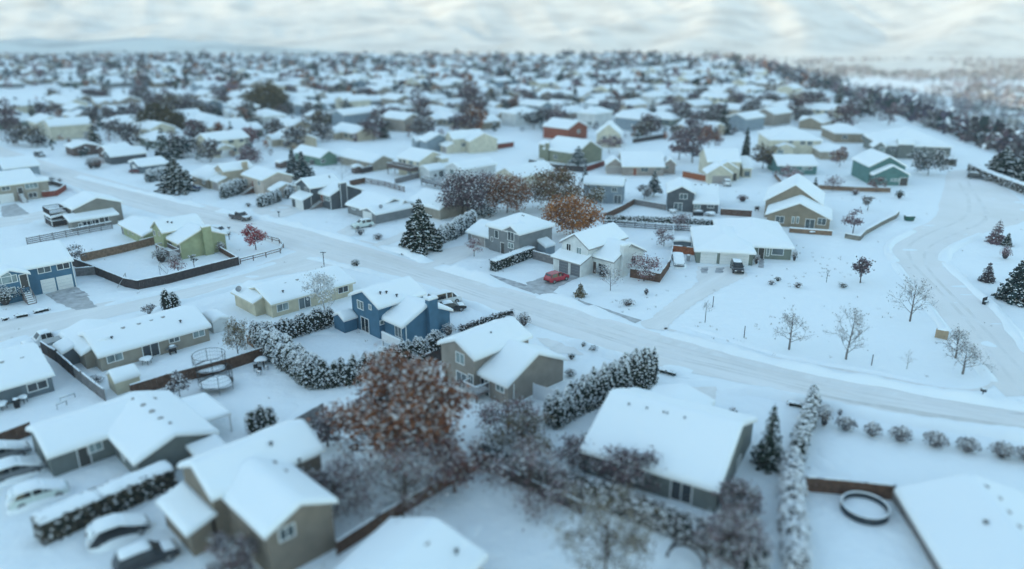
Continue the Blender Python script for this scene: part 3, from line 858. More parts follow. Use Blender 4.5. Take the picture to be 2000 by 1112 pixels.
def shrub(label, base, top_py, wpx, leafmat, seed=None, group=None, name='shrub', stem=False, **k):
    p, h, w = dims(base, top_py, wpx); seed = seed or int(base[0] * 5 + base[1] * 3)
    t = thing(name, label, 'shrub', p, group=group)
    link('foliage', m_shrub(w / 2, h, seed, leafmat, **k), t)
    return t
# ------------------------------------------------------------------ fences, cars, yard things
def fence(label, pix, h=1.6, mat=None, kind='board', snow=True, name='fence', posts=True, gap=2.4, z0=-.15):
    pts = [P(*q) for q in pix]; o = pts[0].copy(); pm = MB(); PO = []; sm = MB(); rng = random.Random(int(pix[0][0] * 3 + pix[0][1]))
    for si, (a, b) in enumerate(zip(pts[:-1], pts[1:])):
        d = b - a; L = d.length; t = (d.x / L, d.y / L); n = (t[1], -t[0]); c = (a.x - o.x, a.y - o.y)
        if kind == 'board':
            k = max(2, int(L / .3))
            for i in range(k):
                x0, x1 = L * i / k, L * (i + 1) / k - .012; pm.obox(c, t, n, x0, x1, -.02 + .006 * (i % 2), .02 + .006 * (i % 2), z0, h + rng.uniform(-.03, .03))
            for z in (.35, h - .3): pm.obox(c, t, n, .0, L - .02, -.07, -.021, z, z + .09)
        elif kind == 'panel':
            k = max(1, int(L / 2.0))
            for i in range(k): pm.obox(c, t, n, L * i / k + .03, L * (i + 1) / k - .03, -.02, .02, z0, h)
        elif kind == 'slat':
            for i in range(int(h / .36)): pm.obox(c, t, n, .03, L - .03, -.02, .02, .12 + i * .36, .12 + i * .36 + .2)
        elif kind == 'rail':
            for z in (h * .5, h * .92): pm.obox(c, t, n, 0, L, -.04, .04, z - .06, z + .06)
        if posts:
            k = max(1, round(L / gap))
            for i in range(k + 1 if si == len(pts) - 2 else k):
                qm = MB(); qm.obox(c, t, n, L * i / k - .06, L * i / k + .06, -.085, .06, -.3, h + .06); PO.append(qm)
        if snow:
            k = max(1, int(L / .7))
            for i in range(k):
                if rng.random() < .93:
                    hh = rng.uniform(.06, .15); sm.obox(c, t, n, L * i / k, L * (i + 1) / k, -.09 + rng.uniform(-.02, .02), .075 + rng.uniform(-.02, .02), h + .03, h + .04 + hh)
    t = thing(name, label, 'fence', (o.x, o.y, 0))
    pm.build('rails' if kind == 'rail' else 'boards', mat or WOODBROWN, t)
    for qm in PO: qm.build('post', mat or WOODBROWN, t)
    if sm.v: sm.build('snow_cap', SNOW, t)
    return t

def stone_wall(label, pix, h=.7, mat=None, w=.4, name='retaining_wall'):
    pts = [P(*q) for q in pix]; o = pts[0].copy(); m = MB(); s = MB()
    for i, (a, b) in enumerate(zip(pts[:-1], pts[1:])):
        d = b - a; L = d.length; t = (d.x / L, d.y / L); n = (t[1], -t[0]); c = (a.x - o.x, a.y - o.y)
        m.obox(c, t, n, -.003 * i, L + .05, -w / 2, w / 2, -.3, h + .002 * i); s.obox(c, t, n, 0, L + .04, -w / 2 - .3, w / 2 - .04, h, h + .14 + .003 * i)
    t = thing(name, label, 'wall', (o.x, o.y, 0)); m.build('stonework', mat or STONE, t); s.build('snow_cap', SNOW, t); return t

def paint(name, c): return plain(name, c, .25, .05, spec=.6)

def car(label, px, py, az, col, kind='suv', snow=1.0, name=None, group=None, L=None, cat=None, cover=False):
    """px, py = ground point under its middle; az = heading in degrees"""
    p = P(px, py); name = name or {'suv': 'parked_car', 'car': 'parked_car', 'pickup': 'pickup_truck', 'van': 'van'}[kind]
    t = thing(name, label, cat or {'pickup': 'pickup truck', 'van': 'van'}.get(kind, 'car'), p, R(az), group)
    if kind == 'suv': L = L or 4.6; W = 1.85; belt = 1.02; top = 1.68; st = [(-.5, .42, .78, 0), (-.485, .36, .95, 0), (-.45, .34, belt, 1.30), (-.40, .33, belt, top - .06), (-.1, .33, belt, top), (.08, .33, belt, top - .05), (.22, .33, belt - .02, 1.08), (.24, .33, belt - .03, 0), (.42, .34, .9, 0), (.49, .38, .74, 0), (.5, .44, .62, 0)]
    elif kind == 'car': L = L or 4.5; W = 1.78; belt = .92; top = 1.45; st = [(-.5, .42, .70, 0), (-.48, .34, .9, 0), (-.40, .32, belt, .95), (-.26, .32, belt, top - .08), (-.08, .32, belt, top), (.06, .32, belt, top - .05), (.22, .32, belt - .02, .96), (.24, .32, belt - .03, 0), (.42, .34, .8, 0), (.49, .38, .66, 0), (.5, .44, .58, 0)]
    elif kind == 'van': L = L or 5.2; W = 1.95; belt = 1.15; top = 2.05; st = [(-.5, .45, 1.0, 0), (-.49, .38, belt, 1.7), (-.45, .36, belt, top - .05), (0, .35, belt, top), (.18, .35, belt, top - .05), (.33, .35, belt - .03, 1.25), (.35, .35, belt - .05, 0), (.46, .38, .95, 0), (.5, .45, .7, 0)]
    else: L = L or 5.7; W = 1.95; belt = 1.08; top = 1.82; st = [(-.5, .5, 1.02, 0), (-.49, .42, 1.06, 0), (-.12, .40, 1.06, 0), (-.118, .40, belt, 1.12), (-.10, .40, belt, top - .06), (.02, .40, belt, top), (.13, .40, belt, top - .06), (.23, .40, belt, 1.16), (.25, .40, belt - .02, 0), (.44, .42, 1.0, 0), (.495, .46, .82, 0), (.5, .5, .7, 0)]
    V = []; F = []; win = MB()
    for (x, zb, zbelt, zt) in st:
        e = abs(x) ; w = W / 2 * (1 - max(0, e - .40) * 1.3); cab = zt > 0
        wt = w - .20 if cab else w - .12; z = zt if cab else zbelt + .03
        V += [(x * L, -w, zb), (x * L, -w, (zb + zbelt) / 2), (x * L, -w + .03, zbelt), (x * L, -wt, z), (x * L, wt, z), (x * L, w - .03, zbelt), (x * L, w, (zb + zbelt) / 2), (x * L, w, zb)]
    n = 8
    for i in range(len(st) - 1):
        for k in range(n): F.append((i * n + k, i * n + (k + 1) % n, (i + 1) * n + (k + 1) % n, (i + 1) * n + k))
    F += [tuple(range(n))[::-1], tuple((len(st) - 1) * n + k for k in range(n))]
    # glass: side panes between full-height stations, front and rear screens between a low and a high one
    def pane(q, off=.012):
        q = [Vector(x) for x in q]; nrm = (q[1] - q[0]).cross(q[2] - q[0]).normalized(); c = sum(q, Vector()) / 4
        if nrm.dot(c - Vector((0, 0, .8))) < 0: nrm = -nrm
        v = [tuple(c + (x - c) * .86 + nrm * off) for x in q]; win.add(v, [(0, 1, 2, 3)])
    for i in range(len(st) - 1):
        a, b = i * n, (i + 1) * n; za, zb_ = st[i][3], st[i + 1][3]
        if za and zb_:
            full = za > belt + .3 and zb_ > belt + .3
            if full or abs(za - zb_) > .1:
                pane([V[a + 2], V[b + 2], V[b + 3], V[a + 3]]); pane([V[a + 5], V[b + 5], V[b + 4], V[a + 4]])
            if abs(za - zb_) > .25: pane([V[a + 3], V[b + 3], V[b + 4], V[a + 4]])
    body = bpy.data.meshes.new('body'); body.from_pydata(V, [], F); body.materials.append(col); body.update()
    o = link('body', body, t); win.build('windows', GLASSDARK, t)
    for x in (-.30 * L, .31 * L):
        for y in (-W / 2 + .08, W / 2 - .08):
            q = MB(); r = .34 if kind in ('car', 'suv') else .39; sgn = 1 if y > 0 else -1
            q.tube([(x, y - .11 * sgn, r), (x, y + .1 * sgn, r)], [r, r], 16); w = q.build('wheel', RUBBER, t)
            q = MB(); q.tube([(x, y + .1 * sgn, r), (x, y + .115 * sgn, r)], [r * .62, r * .55], 12); q.build('rim', METAL, w)
    for y in (-1, 1):
        q = MB(); q.box(.478 * L, .502 * L, y * (W / 2 - .38) - .16, y * (W / 2 - .38) + .16, .64, .76); q.build('headlight', TRIM, t)
        q = MB(); q.box(-.503 * L, -.485 * L, y * (W / 2 - .28) - .11, y * (W / 2 - .28) + .11, .68, .88); q.build('tail_light', WOODRED, t)
        q = MB(); q.box(.15 * L, .17 * L, y * (W / 2 + .02) - .09, y * (W / 2 + .02) + .09, belt, belt + .14); q.build('mirror', col, t)
    q = MB(); q.box(.49 * L, .512 * L, -W / 2 + .25, W / 2 - .25, .42, .56); q.box(-.512 * L, -.49 * L, -W / 2 + .22, W / 2 - .22, .44, .58); q.build('bumper', BLACK, t)
    if snow > 0:
        s = MB(); s.smooth = True
        cab = [x for x in st if x[3] > top - .1]; x0, x1 = cab[0][0] * L, cab[-1][0] * L
        def pad(xa, xb, w, z, th):
            v = []; K = 6; prof = [(-1, 0), (-.96, .7), (-.6, 1), (0, 1.06), (.6, 1), (.96, .7), (1, 0)]
            for i in range(K + 1):
                e = 1 if 0 < i < K else .35
                for y, zz in prof: v.append((xa + (xb - xa) * i / K, y * w, z(xa + (xb - xa) * i / K) - .04 + zz * th * e))
            m = len(prof); s.add(v, [(i * m + k, (i + 1) * m + k, (i + 1) * m + k + 1, i * m + k + 1) for i in range(K) for k in range(m - 1)] + [tuple(range(m)), tuple(K * m + k for k in range(m))[::-1]])
        def ztop(x): return np.interp(x / L, [q[0] for q in st], [q[3] or q[2] + .03 for q in st])
        pad(x0 - .02, x1 + .02, W / 2 - .22, ztop, .18 * snow + .05)
        if snow > .5: pad(.255 * L, .475 * L, W / 2 - .16, ztop, .15 * snow)
        if kind == 'pickup': pad(-.485 * L, -.13 * L, W / 2 - .12, ztop, .16)
        if cover: pad(-.5 * L, .5 * L, W / 2 + .02, ztop, .22); pad(-.47 * L, x0, W / 2 - .1, ztop, .22); pad(x1, .3 * L, W / 2 - .1, ztop, .22)
        if cover: snow_lump(s, (0, 0, 0), L * .57, W * .74, .80, int(px), 20); snow_lump(s, (.30 * L, .1, .5), L * .2, W * .5, .62, int(px) + 1, 14); snow_lump(s, (-.40 * L, -.05, .5), L * .13, W * .46, .75, int(px) + 2, 14)
        s.build('snow_cover', SNOW, o)
    return t

def local_thing(name, label, cat, px, py, az=0, group=None): return thing(name, label, cat, P(px, py), R(az), group)

def shed(label, px, py, az, w, d, h, wall, pitch=.5, axis='v', trim=None, name='shed', door=None, gambrel=False):
    s = House.__new__(House); s.az = R(az); s.U = Vector((math.cos(s.az), math.sin(s.az))); s.V = Vector((-s.U.y, s.U.x))
    s.trim = trim or TRIM; s.blocks = []; s.ov = .15; s.og = .12; s.O = P(px, py)
    s.add_block(('l', -.15, w + .15, -.15, d + .15, h, pitch, axis), 0)
    s.root = thing(name, label, 'shed', s.O, s.az); s.wallm = wall
    wm = MB(); rm = MB(); sm = MB(); sm.smooth = True; b = s.blocks[0]; walls(wm, b); roof_deck(rm, b); snow_slab(sm, b, .24, seed=int(px))
    wm.build('wall', wall, s.root); s.roof = rm.build('roof', s.trim, s.root); s.snow = sm.build('roof_snow', ROOFSNOW, s.roof)
    return s

def snow_lump(mb, c, rx, ry, h, seed=0, n=14):
    rg = random.Random(seed); rings = 4; v = []
    for i in range(rings + 1):
        t = i / rings; rr = math.cos(t * math.pi / 2) ; z = math.sin(t * math.pi / 2) * h
        for k in range(n):
            a = 2 * math.pi * k / n; w = 1 + .12 * math.sin(3 * a + seed) + rg.uniform(-.05, .05)
            v.append((c[0] + rx * rr * w * math.cos(a), c[1] + ry * rr * w * math.sin(a), c[2] + z - .03))
    mb.add(v, [(i * n + k, i * n + (k + 1) % n, (i + 1) * n + (k + 1) % n, (i + 1) * n + k) for i in range(rings) for k in range(n)])

def trampoline(label, px, py, r=1.9, net=True):
    t = local_thing('trampoline', label, 'trampoline', px, py); q = MB(); N = 20
    ring = [(r * math.cos(2 * math.pi * i / N), r * math.sin(2 * math.pi * i / N), .85) for i in range(N + 1)]
    q.tube(ring, [.06] * (N + 1), 5, cap=False); q.build('rim', METAL, t)
    for i in range(6):
        a = 2 * math.pi * i / 6; x, y = r * math.cos(a), r * math.sin(a); q = MB(); q.tube([(x, y, -.2), (x, y, .85)], [.035, .035], 6); o = q.build('leg', METAL, t)
        if net: q = MB(); q.tube([(x * 1.02, y * 1.02, .8), (x * 1.02, y * 1.02, 2.5)], [.03, .03], 6); q.build('net_pole', BLACK, o)
    q = MB(); q.cyl((0, 0), r - .06, .8, .84, 24); q.build('mat', BLACK, t)
    q = MB(); q.smooth = True; snow_lump(q, (0, 0, .85), r - .05, r - .05, .22, 3, 20); q.build('snow_pad', SNOW, t)
    if net:
        q = MB()
        for z in (1.0, 1.5, 2.0, 2.45): q.tube([(x * 1.01, y * 1.01, z) for x, y, _ in ring], [.012 if z < 2.4 else .03] * (N + 1), 4, cap=False)
        for i in range(N * 2):
            a = math.pi * i / N; q.tube([(r * 1.01 * math.cos(a), r * 1.01 * math.sin(a), .88), (r * 1.01 * math.cos(a), r * 1.01 * math.sin(a), 2.45)], [.008, .008], 3, cap=False)
        q.build('net', BLACK, t)
    return t

def goal(label, px, py, az, w=2.4, h=1.6):
    t = local_thing('football_goal', label, 'goal', px, py, az); q = MB()
    q.tube([(0, -w / 2, 0), (0, -w / 2, h), (0, w / 2, h), (0, w / 2, 0)], [.05] * 4, 6); q.tube([(0, -w / 2, h), (-1.1, -w / 2, 0), (-1.1, w / 2, 0), (0, w / 2, h)], [.035] * 4, 5); q.build('frame', METAL, t)
    q = MB()
    for i in range(9):
        y = -w / 2 + w * i / 8; q.tube([(0, y, h), (-1.1, y, 0)], [.01, .01], 3, cap=False)
    for i in range(1, 6):
        s = i / 6; q.tube([(-1.1 * s, -w / 2, h * (1 - s)), (-1.1 * s, w / 2, h * (1 - s))], [.01, .01], 3, cap=False)
    q.build('net', TRIM, t); return t

def bin_(label, px, py, mat=None, az=40, h=1.05, snow=True):
    t = local_thing('wheelie_bin', label, 'bin', px, py, az); q = MB()
    v = [(-.24, -.26, .08), (.24, -.26, .08), (.24, .26, .08), (-.24, .26, .08), (-.3, -.34, h), (.3, -.34, h), (.3, .34, h), (-.3, .34, h)]
    q.add(v, [(0, 3, 2, 1), (4, 5, 6, 7), (0, 1, 5, 4), (1, 2, 6, 5), (2, 3, 7, 6), (3, 0, 4, 7)]); q.build('body', mat or BLACK, t)
    q = MB(); q.box(-.32, .32, -.36, .36, h, h + .06); l = q.build('lid', mat or BLACK, t)
    if snow: q = MB(); snow_lump(q, (0, 0, h + .06), .3, .34, .16, 2); q.build('snow_cap', SNOW, l)
    for x in (-.2, .2): q = MB(); q.tube([(x - .03, .28, .1), (x + .03, .28, .1)], [.1, .1], 10); q.build('wheel', RUBBER, t)
    return t

def table(label, px, py, r=.7, h=.72, name='patio_table', mat=None, th=.28, cat='table'):
    t = local_thing(name, label, cat, px, py); q = MB(); q.cyl((0, 0), r, h - .05, h, 18); q.build('tabletop', mat or BLACK, t)
    for a in range(4): 
        q = MB(); x, y = r * .7 * math.cos(a * 1.571 + .7), r * .7 * math.sin(a * 1.571 + .7); q.tube([(x, y, -.1), (x * .9, y * .9, h - .05)], [.03, .03], 6); q.build('leg', mat or BLACK, t)
    q = MB(); q.smooth = True; snow_lump(q, (0, 0, h), r * 1.02, r * 1.02, th, int(px), 16); q.build('snow_cap', SNOW, t); return t

def chair(label, px, py, az=0, mat=None):
    t = local_thing('garden_chair', label, 'chair', px, py, az); m = mat or BLACK
    q = MB(); q.box(-.25, .25, -.25, .25, .4, .45); q.build('seat', m, t)
    q = MB(); q.box(-.25, .25, .22, .27, .45, .95); q.build('backrest', m, t)
    for x in (-.22, .22):
        for y in (-.22, .22): q = MB(); q.tube([(x, y, -.1), (x, y, .4)], [.02, .02], 5); q.build('leg', m, t)
    q = MB(); snow_lump(q, (0, -.02, .45), .25, .22, .16, int(px)); q.build('snow_cap', SNOW, t); return t

def grill(label, px, py, az=0):
    t = local_thing('barbecue', label, 'barbecue', px, py, az); q = MB(); q.box(-.4, .4, -.28, .28, .35, .85); q.build('cabinet', BLACK, t)
    q = MB(); N = 8
    v = [(x, .3 * math.cos(math.pi * i / N), .86 + .28 * math.sin(math.pi * i / N)) for x in (-.42, .42) for i in range(N + 1)]; m = N + 1
    q.add(v, [(i, i + 1, m + i + 1, m + i) for i in range(N)] + [tuple(range(m)), tuple(range(2 * m - 1, m - 1, -1))]); q.build('lid', METAL, t)
    for s in (-1, 1): q = MB(); q.box(min(s * .43, s * .8), max(s * .43, s * .8), -.22, .22, .8, .84); q.build('side_shelf', METAL, t)
    for x in (-.36, .36):
        q = MB(); q.box(x - .03, x + .03, -.25, .25, -.05, .35); q.build('leg', BLACK, t)
    q = MB(); snow_lump(q, (0, 0, 1.12), .38, .24, .14, 1); q.build('snow_cap', SNOW, t); return t
# ------------------------------------------------------------------ land
SUN_EL, SUN_D = 9.0, np.array([.929, .37])
def sm(x): x = np.clip(x, 0, 1); return x * x * (3 - 2 * x)
def seg(px, py, pts):
    """nearest distance to a crest line and the crest's height there"""
    best = np.full(px.shape, 1e9); hz = np.zeros(px.shape)
    for (x0, y0, z0), (x1, y1, z1) in zip(pts[:-1], pts[1:]):
        dx, dy = x1 - x0, y1 - y0; t = np.clip(((px - x0) * dx + (py - y0) * dy) / (dx * dx + dy * dy), 0, 1)
        d = np.hypot(px - x0 - t * dx, py - y0 - t * dy); h = z0 + t * (z1 - z0)
        k = d < best; best = np.where(k, d, best); hz = np.where(k, h, hz)
    return best, hz
def edge_x(y): return np.maximum(138, 138 + .17 * (y - 217))
def plateau(x, y):
    e = (x - edge_x(y)) / 190.0; f = (y - 960 - .12 * x) / 350.0
    return -60 * sm(np.maximum(e, f))
def land(x, y):
    z = plateau(x, y)
    s_ = x * SUN_D[0] + y * SUN_D[1]; t = -x * SUN_D[1] + y * SUN_D[0]
    r = 300 * np.exp(-((s_ + 1250) / 330) ** 2) * sm((2700 - t) / 500) * sm((t + 1300) / 500)  # unseen ridge added outside the frame, shaped to keep the town in shade
    z = z + r * (.90 + .22 * fbm(t / 420, s_ / 900, 3, 2))
    return z
def softmax(a, b, k=28.0): return np.maximum(a, b) + k * np.log1p(np.exp(-np.abs(a - b) / k)) - k * .1
def hills(x, y):
    w = (fbm(x / 300, y / 300, 4, 11) - .5) * 2
    z = -60 + 0 * x
    bg = (y - 3900 - 200 * w) * .30 + 30 * w; z = np.maximum(z, np.minimum(bg, 640 + 60 * w))
    for pts, sl in (([(-330, 2750, -60), (250, 3150, 30), (1050, 4000, 170), (1700, 5000, 420)], .36),
                    ([(520, 2850, -58), (820, 3300, 40), (1050, 4000, 165)], .42), ([(1150, 3050, -58), (1300, 3600, 70), (1420, 4500, 300)], .40),
                    ([(1500, 2950, -60), (1900, 3350, 25), (2600, 4100, 190), (3300, 5000, 420)], .34),
                    ([(-2300, 3300, -30), (-1500, 3700, 60), (-700, 4300, 120), (100, 5000, 330)], .25), ([(-3200, 3600, 40), (-2500, 4200, 200), (-1800, 5200, 420)], .3),
                    ([(-1000, 3300, -50), (-400, 3900, 70), (100, 4800, 280)], .3)):
        d, h = seg(x + 60 * w, y + 60 * w, pts); z = softmax(z, h - sl * np.sqrt(d * d + 2500) + sl * 40)
    d, h = seg(x, y, [(-2600, 1950, 20), (-1500, 1850, 17), (-850, 1800, 8), (-200, 1750, -32)]); z = np.maximum(z, h - .09 * d + 3 * w)
    g = fbm(x / 260, y / 420, 3, 5) - .5; g2 = np.abs(fbm(x / 210 + y / 900, y / 800, 2, 8) - .5)
    lift = sm((z + 55) / 70)
    return z + lift * (g * 24 - g2 * 40 + 5)

def sheet(name, xs, ys, fn, mat, label=None, smooth=True):
    X, Y = np.meshgrid(xs, ys, indexing='ij'); Z = fn(X, Y); V = np.stack([X, Y, Z], -1).reshape(-1, 3); n = len(ys)
    I = (np.arange(len(xs) - 1)[:, None] * n + np.arange(n - 1)[None]).ravel()
    F = np.stack([I, I + n, I + n + 1, I + 1], 1)
    return link(name, np_mesh(name, V, F, [mat], smooth=smooth), kind='structure')

def land_material():
    m = snow_mat('land_snow', col=(.86, .90, .92), b1=.9, s1=.32, b2=.5, s2=1.8); return m
LAND = land_material()
HILLSNOW = snow_mat('hill_snow', col=(.76, .74, .68), dirt=(.27, .245, .215), dscale=.0085, dpos=(.46, .74), b1=.8, s1=.02, b2=.5, s2=.1, stretch=(R(20), (2.2, .9, 1)))
def spread(a, b, fine0, fine1, n, step):
    left = fine0 - np.geomspace(step, fine0 - a + step, n)[::-1] + step if a < fine0 else np.array([])
    right = fine1 + np.geomspace(step, b - fine1 + step, n) - step
    return np.unique(np.concatenate([left, np.arange(fine0, fine1, step), right]))
xs = spread(-6200, 6200, -420, 620, 46, 14.0); ys = spread(-2300, 1560, -40, 1500, 40, 14.0)
sheet('terrain', xs, ys, land, LAND)
sheet('hills', np.linspace(-4600, 5200, 420), np.concatenate([np.linspace(1540, 2600, 60)[:-1], np.linspace(2600, 5200, 240), np.linspace(5250, 7000, 30)]), lambda x, y: hills(x, y), HILLSNOW)

def resample(pts, n):
    pts = [Vector(p) for p in pts]; d = [0]
    for a, b in zip(pts[:-1], pts[1:]): d.append(d[-1] + (b - a).length)
    out = []
    for i in range(n):
        s = d[-1] * i / (n - 1); k = max(0, min(len(pts) - 2, int(np.searchsorted(d, s, 'right')) - 1)); t = (s - d[k]) / max(1e-6, d[k + 1] - d[k]); out.append(pts[k].lerp(pts[k + 1], t))
    return out

def smooth_line(pts, it=2):
    for _ in range(it):
        q = [pts[0]]
        for a, b in zip(pts[:-1], pts[1:]): q += [a.lerp(b, .25), a.lerp(b, .75)]
        q.append(pts[-1]); pts = q
    return pts

def strip(name, left, right, z, mat, n=60, it=2, wob=.25, seed=0):
    a = resample(smooth_line([P(*q) for q in left], it), n); b = resample(smooth_line([P(*q) for q in right], it), n); rg = random.Random(seed); m = MB(); V = []; K = 5
    for i, (p, q) in enumerate(zip(a, b)):
        d = (q - p).normalized()
        p = p + d * rg.uniform(-wob, wob); q = q + d * rg.uniform(-wob, wob)
        for k in range(K + 1):
            r = p.lerp(q, k / K); V.append((r.x, r.y, z))
    m.add(V, [(i * (K + 1) + k, i * (K + 1) + k + 1, (i + 1) * (K + 1) + k + 1, (i + 1) * (K + 1) + k) for i in range(n - 1) for k in range(K)])
    return m.build(name, mat, kind='structure')

def patch(name, pix, z, mat, wob=.15, seed=1):
    """a flat area with a slightly ragged outline"""
    pts = [P(*q) for q in pix]; pts.append(pts[0]); out = []; rg = random.Random(seed)
    for a, b in zip(pts[:-1], pts[1:]):
        n = max(2, int((b - a).length / .6)); d = (b - a).normalized(); nn = Vector((-d.y, d.x, 0))
        for i in range(n): out.append(a.lerp(b, i / n) + nn * rg.uniform(-wob, wob))
    m = MB(); c = sum(out, Vector()) / len(out); m.add([(p.x, p.y, z) for p in out], [tuple(range(len(out)))]); return m.build(name, mat, kind='structure')

def bank(pix, w=1.2, h=.4, seed=1, name='snow_bank', it=1, step=.8, taper=True):
    """ploughed ridge of snow along ground pixels"""
    line = smooth_line([P(*q) for q in pix], it); L = sum((b - a).length for a, b in zip(line[:-1], line[1:])); n = max(4, int(L / step)); pts = resample(line, n); m = MB(); m.smooth = True; prof = [-1, -.8, -.45, 0, .45, .8, 1]; V = []
    for i, p in enumerate(pts):
        d = (pts[min(n - 1, i + 1)] - pts[max(0, i - 1)]).normalized(); nn = Vector((-d.y, d.x, 0)); e = min(1, min(i, n - 1 - i) / 3) if taper else 1
        ww = w * 1.1 * (.6 + .9 * float(fbm(np.array(i * .23 + seed), np.array(seed * 3.1), 3, seed))) ; hh = h * 1.45 * (.35 + 1.3 * float(fbm(np.array(i * .31 + seed * 5), np.array(seed * 1.7), 3, seed + 1))) * e
        for x in prof:
            q = p + nn * x * ww * .5; V.append((q.x, q.y, -.03 + hh * math.cos(x * math.pi / 2) ** 1.2 * (1 + .25 * (random.random() - .5))))
    k = len(prof); m.add(V, [(i * k + j, (i + 1) * k + j, (i + 1) * k + j + 1, i * k + j + 1) for i in range(n - 1) for j in range(k - 1)])
    return m.build(name, SNOW, kind='structure')

MAIN_FAR = [(-120, 246), (38, 300), (160, 338), (340, 386), (540, 432), (640, 460), (740, 490), (852, 524), (980, 560), (1100, 592), (1200, 628), (1290, 652), (1380, 676), (1480, 704), (1600, 731), (1740, 757), (1860, 779), (2000, 800), (2120, 818)]
MAIN_NEAR = [(-120, 270), (0, 318), (130, 358), (240, 402), (420, 446), (514, 470), (600, 498), (740, 532), (860, 566), (980, 612), (1040, 634), (1150, 672), (1276, 714), (1348, 730), (1440, 747), (1570, 777), (1630, 794), (1780, 820), (1880, 834), (2000, 848), (2120, 862)]
strip('road', MAIN_FAR, MAIN_NEAR, .02, ROADSNOW, 160)
strip('road', [(-160, 650), (0, 626), (100, 612), (250, 582), (350, 560), (470, 531), (560, 500), (610, 478)], [(-160, 704), (0, 668), (90, 652), (170, 630), (300, 602), (400, 574), (500, 548), (600, 528), (700, 522)], .016, DRIVESNOW, 70, seed=4)
strip('road', [(-60, 434), (0, 425), (60, 417), (130, 402), (220, 384)], [(-60, 458), (0, 445), (85, 431), (160, 412), (262, 398)], .016, DRIVESNOW, 30, seed=5)
strip('road', [(1962, 775), (1860, 660), (1800, 580), (1752, 515), (1729, 488), (1742, 470), (1786, 447), (1830, 425), (1836, 395), (1845, 360), (1850, 335)], [(2075, 770), (2010, 690), (1950, 606), (1900, 564), (1842, 512), (1850, 486), (1920, 454), (2020, 430), (1990, 385), (1935, 350), (1905, 330)], .024, SIDEROAD, 70, seed=6)
# ploughed banks beside the main street, broken by the driveways
for i, (q, w, h) in enumerate((
    ([(420, 412), (480, 420), (560, 436), (640, 457), (700, 474)], 2.2, .55), ([(852, 520), (900, 533), (950, 548), (985, 561)], 2.6, .75), ([(1052, 576), (1100, 590), (1150, 606), (1195, 622)], 2.4, .7),
    ([(1290, 650), (1380, 673), (1480, 701), (1600, 729), (1740, 754), (1860, 776), (2020, 799)], 1.8, .6), ([(1290, 716), (1350, 732)], 2.4, .6), ([(1420, 768), (1460, 760), (1570, 784), (1640, 800), (1780, 824), (1900, 840), (2060, 858)], 2.0, .5),
    ([(1100, 662), (1180, 690), (1250, 712)], 2.0, .5), ([(880, 580), (960, 610), (1000, 625)], 1.8, .4), ([(600, 503), (700, 526), (800, 552), (860, 570)], 1.6, .35), ([(60, 655), (0, 672)], 1.6, .4), ([(300, 606), (400, 578), (500, 552)], 1.5, .35),
    ([(200, 598), (330, 569), (470, 536), (540, 512)], 1.4, .3), ([(150, 345), (260, 372), (400, 405)], 2.0, .5), ([(10, 325), (120, 362), (250, 410)], 2.0, .5),
    ([(1745, 512), (1800, 585), (1870, 672), (1940, 748)], 1.4, .35), ([(1846, 512), (1902, 566), (1952, 608), (2010, 692)], 1.6, .4), ([(1786, 450), (1742, 472), (1731, 490), (1748, 512)], 1.6, .45), ([(1920, 456), (1850, 488), (1842, 512)], 1.8, .45),
    ([(742, 480), (800, 496), (838, 514)], 2.4, .6), ([(1320, 632), (1400, 655), (1500, 690), (1600, 710), (1714, 728), (1800, 748), (1870, 757), (1920, 756)], 1.0, .25))):
    bank(q, w, h, i + 3)
# shovelled pavements: narrow, grey from wear, one with edge shade painted in
strip('pavement', [(932, 530), (1000, 548), (1024, 556), (1060, 566)], [(924, 533), (985, 553), (1010, 562), (1044, 574)], .028, ASPHALT, 30, wob=.06, seed=8)
strip('pavement', [(1062, 566), (1120, 583), (1200, 609), (1222, 617), (1254, 626)], [(1056, 570), (1114, 586), (1196, 612), (1222, 623), (1240, 632)], .03, CONCRETE, 30, wob=.06, seed=9)  # grey strip also paints the dark shadow line along the pavement edge
strip('pavement', [(1300, 640), (1400, 668), (1500, 697), (1600, 713), (1714, 733), (1800, 751), (1862, 761), (1920, 758), (1940, 746), (1939, 730), (1920, 714)], [(1296, 643), (1396, 672), (1498, 701), (1600, 717), (1712, 737), (1800, 756), (1866, 766), (1928, 763), (1948, 748), (1947, 728), (1928, 711)], .03, DRIVESNOW, 60, wob=.06, seed=10)
strip('pavement', [(540, 428), (632, 453), (730, 475), (800, 491)], [(538, 430), (630, 456), (728, 478), (798, 494)], .026, DRIVESNOW, 30, wob=.06, seed=11)
patch('driveway', [(1028, 553), (1066, 540), (1082, 528), (1138, 531), (1135, 541), (1092, 560), (1080, 570), (1062, 578), (1040, 572)], .034, CONCRETE, seed=2)
patch('driveway', [(88, 575), (147, 558), (168, 578), (190, 600), (150, 606), (112, 592)], .03, CONCRETE, seed=3)
patch('driveway', [(98, 576), (114, 572), (134, 588), (118, 592)], .04, ASPHALT, .2, seed=4)
patch('driveway', [(130, 570), (148, 562), (176, 578), (154, 584)], .041, ASPHALT, .2, seed=5)
patch('driveway', [(1252, 630), (1270, 622), (1330, 576), (1362, 552), (1362, 520), (1450, 522), (1462, 540), (1410, 562), (1340, 606), (1296, 646), (1262, 642)], .03, DRIVESNOW, .25, seed=6)
patch('driveway', [(1369, 523), (1384, 522), (1382, 535), (1368, 534)], .036, ASPHALT, .15, seed=7)
patch('driveway', [(1398, 524), (1415, 523), (1411, 534), (1396, 534)], .037, ASPHALT, .15, seed=8)
patch('path', [(1482, 506), (1492, 506), (1492, 524), (1481, 523)], .036, ASPHALT, .1, seed=9)
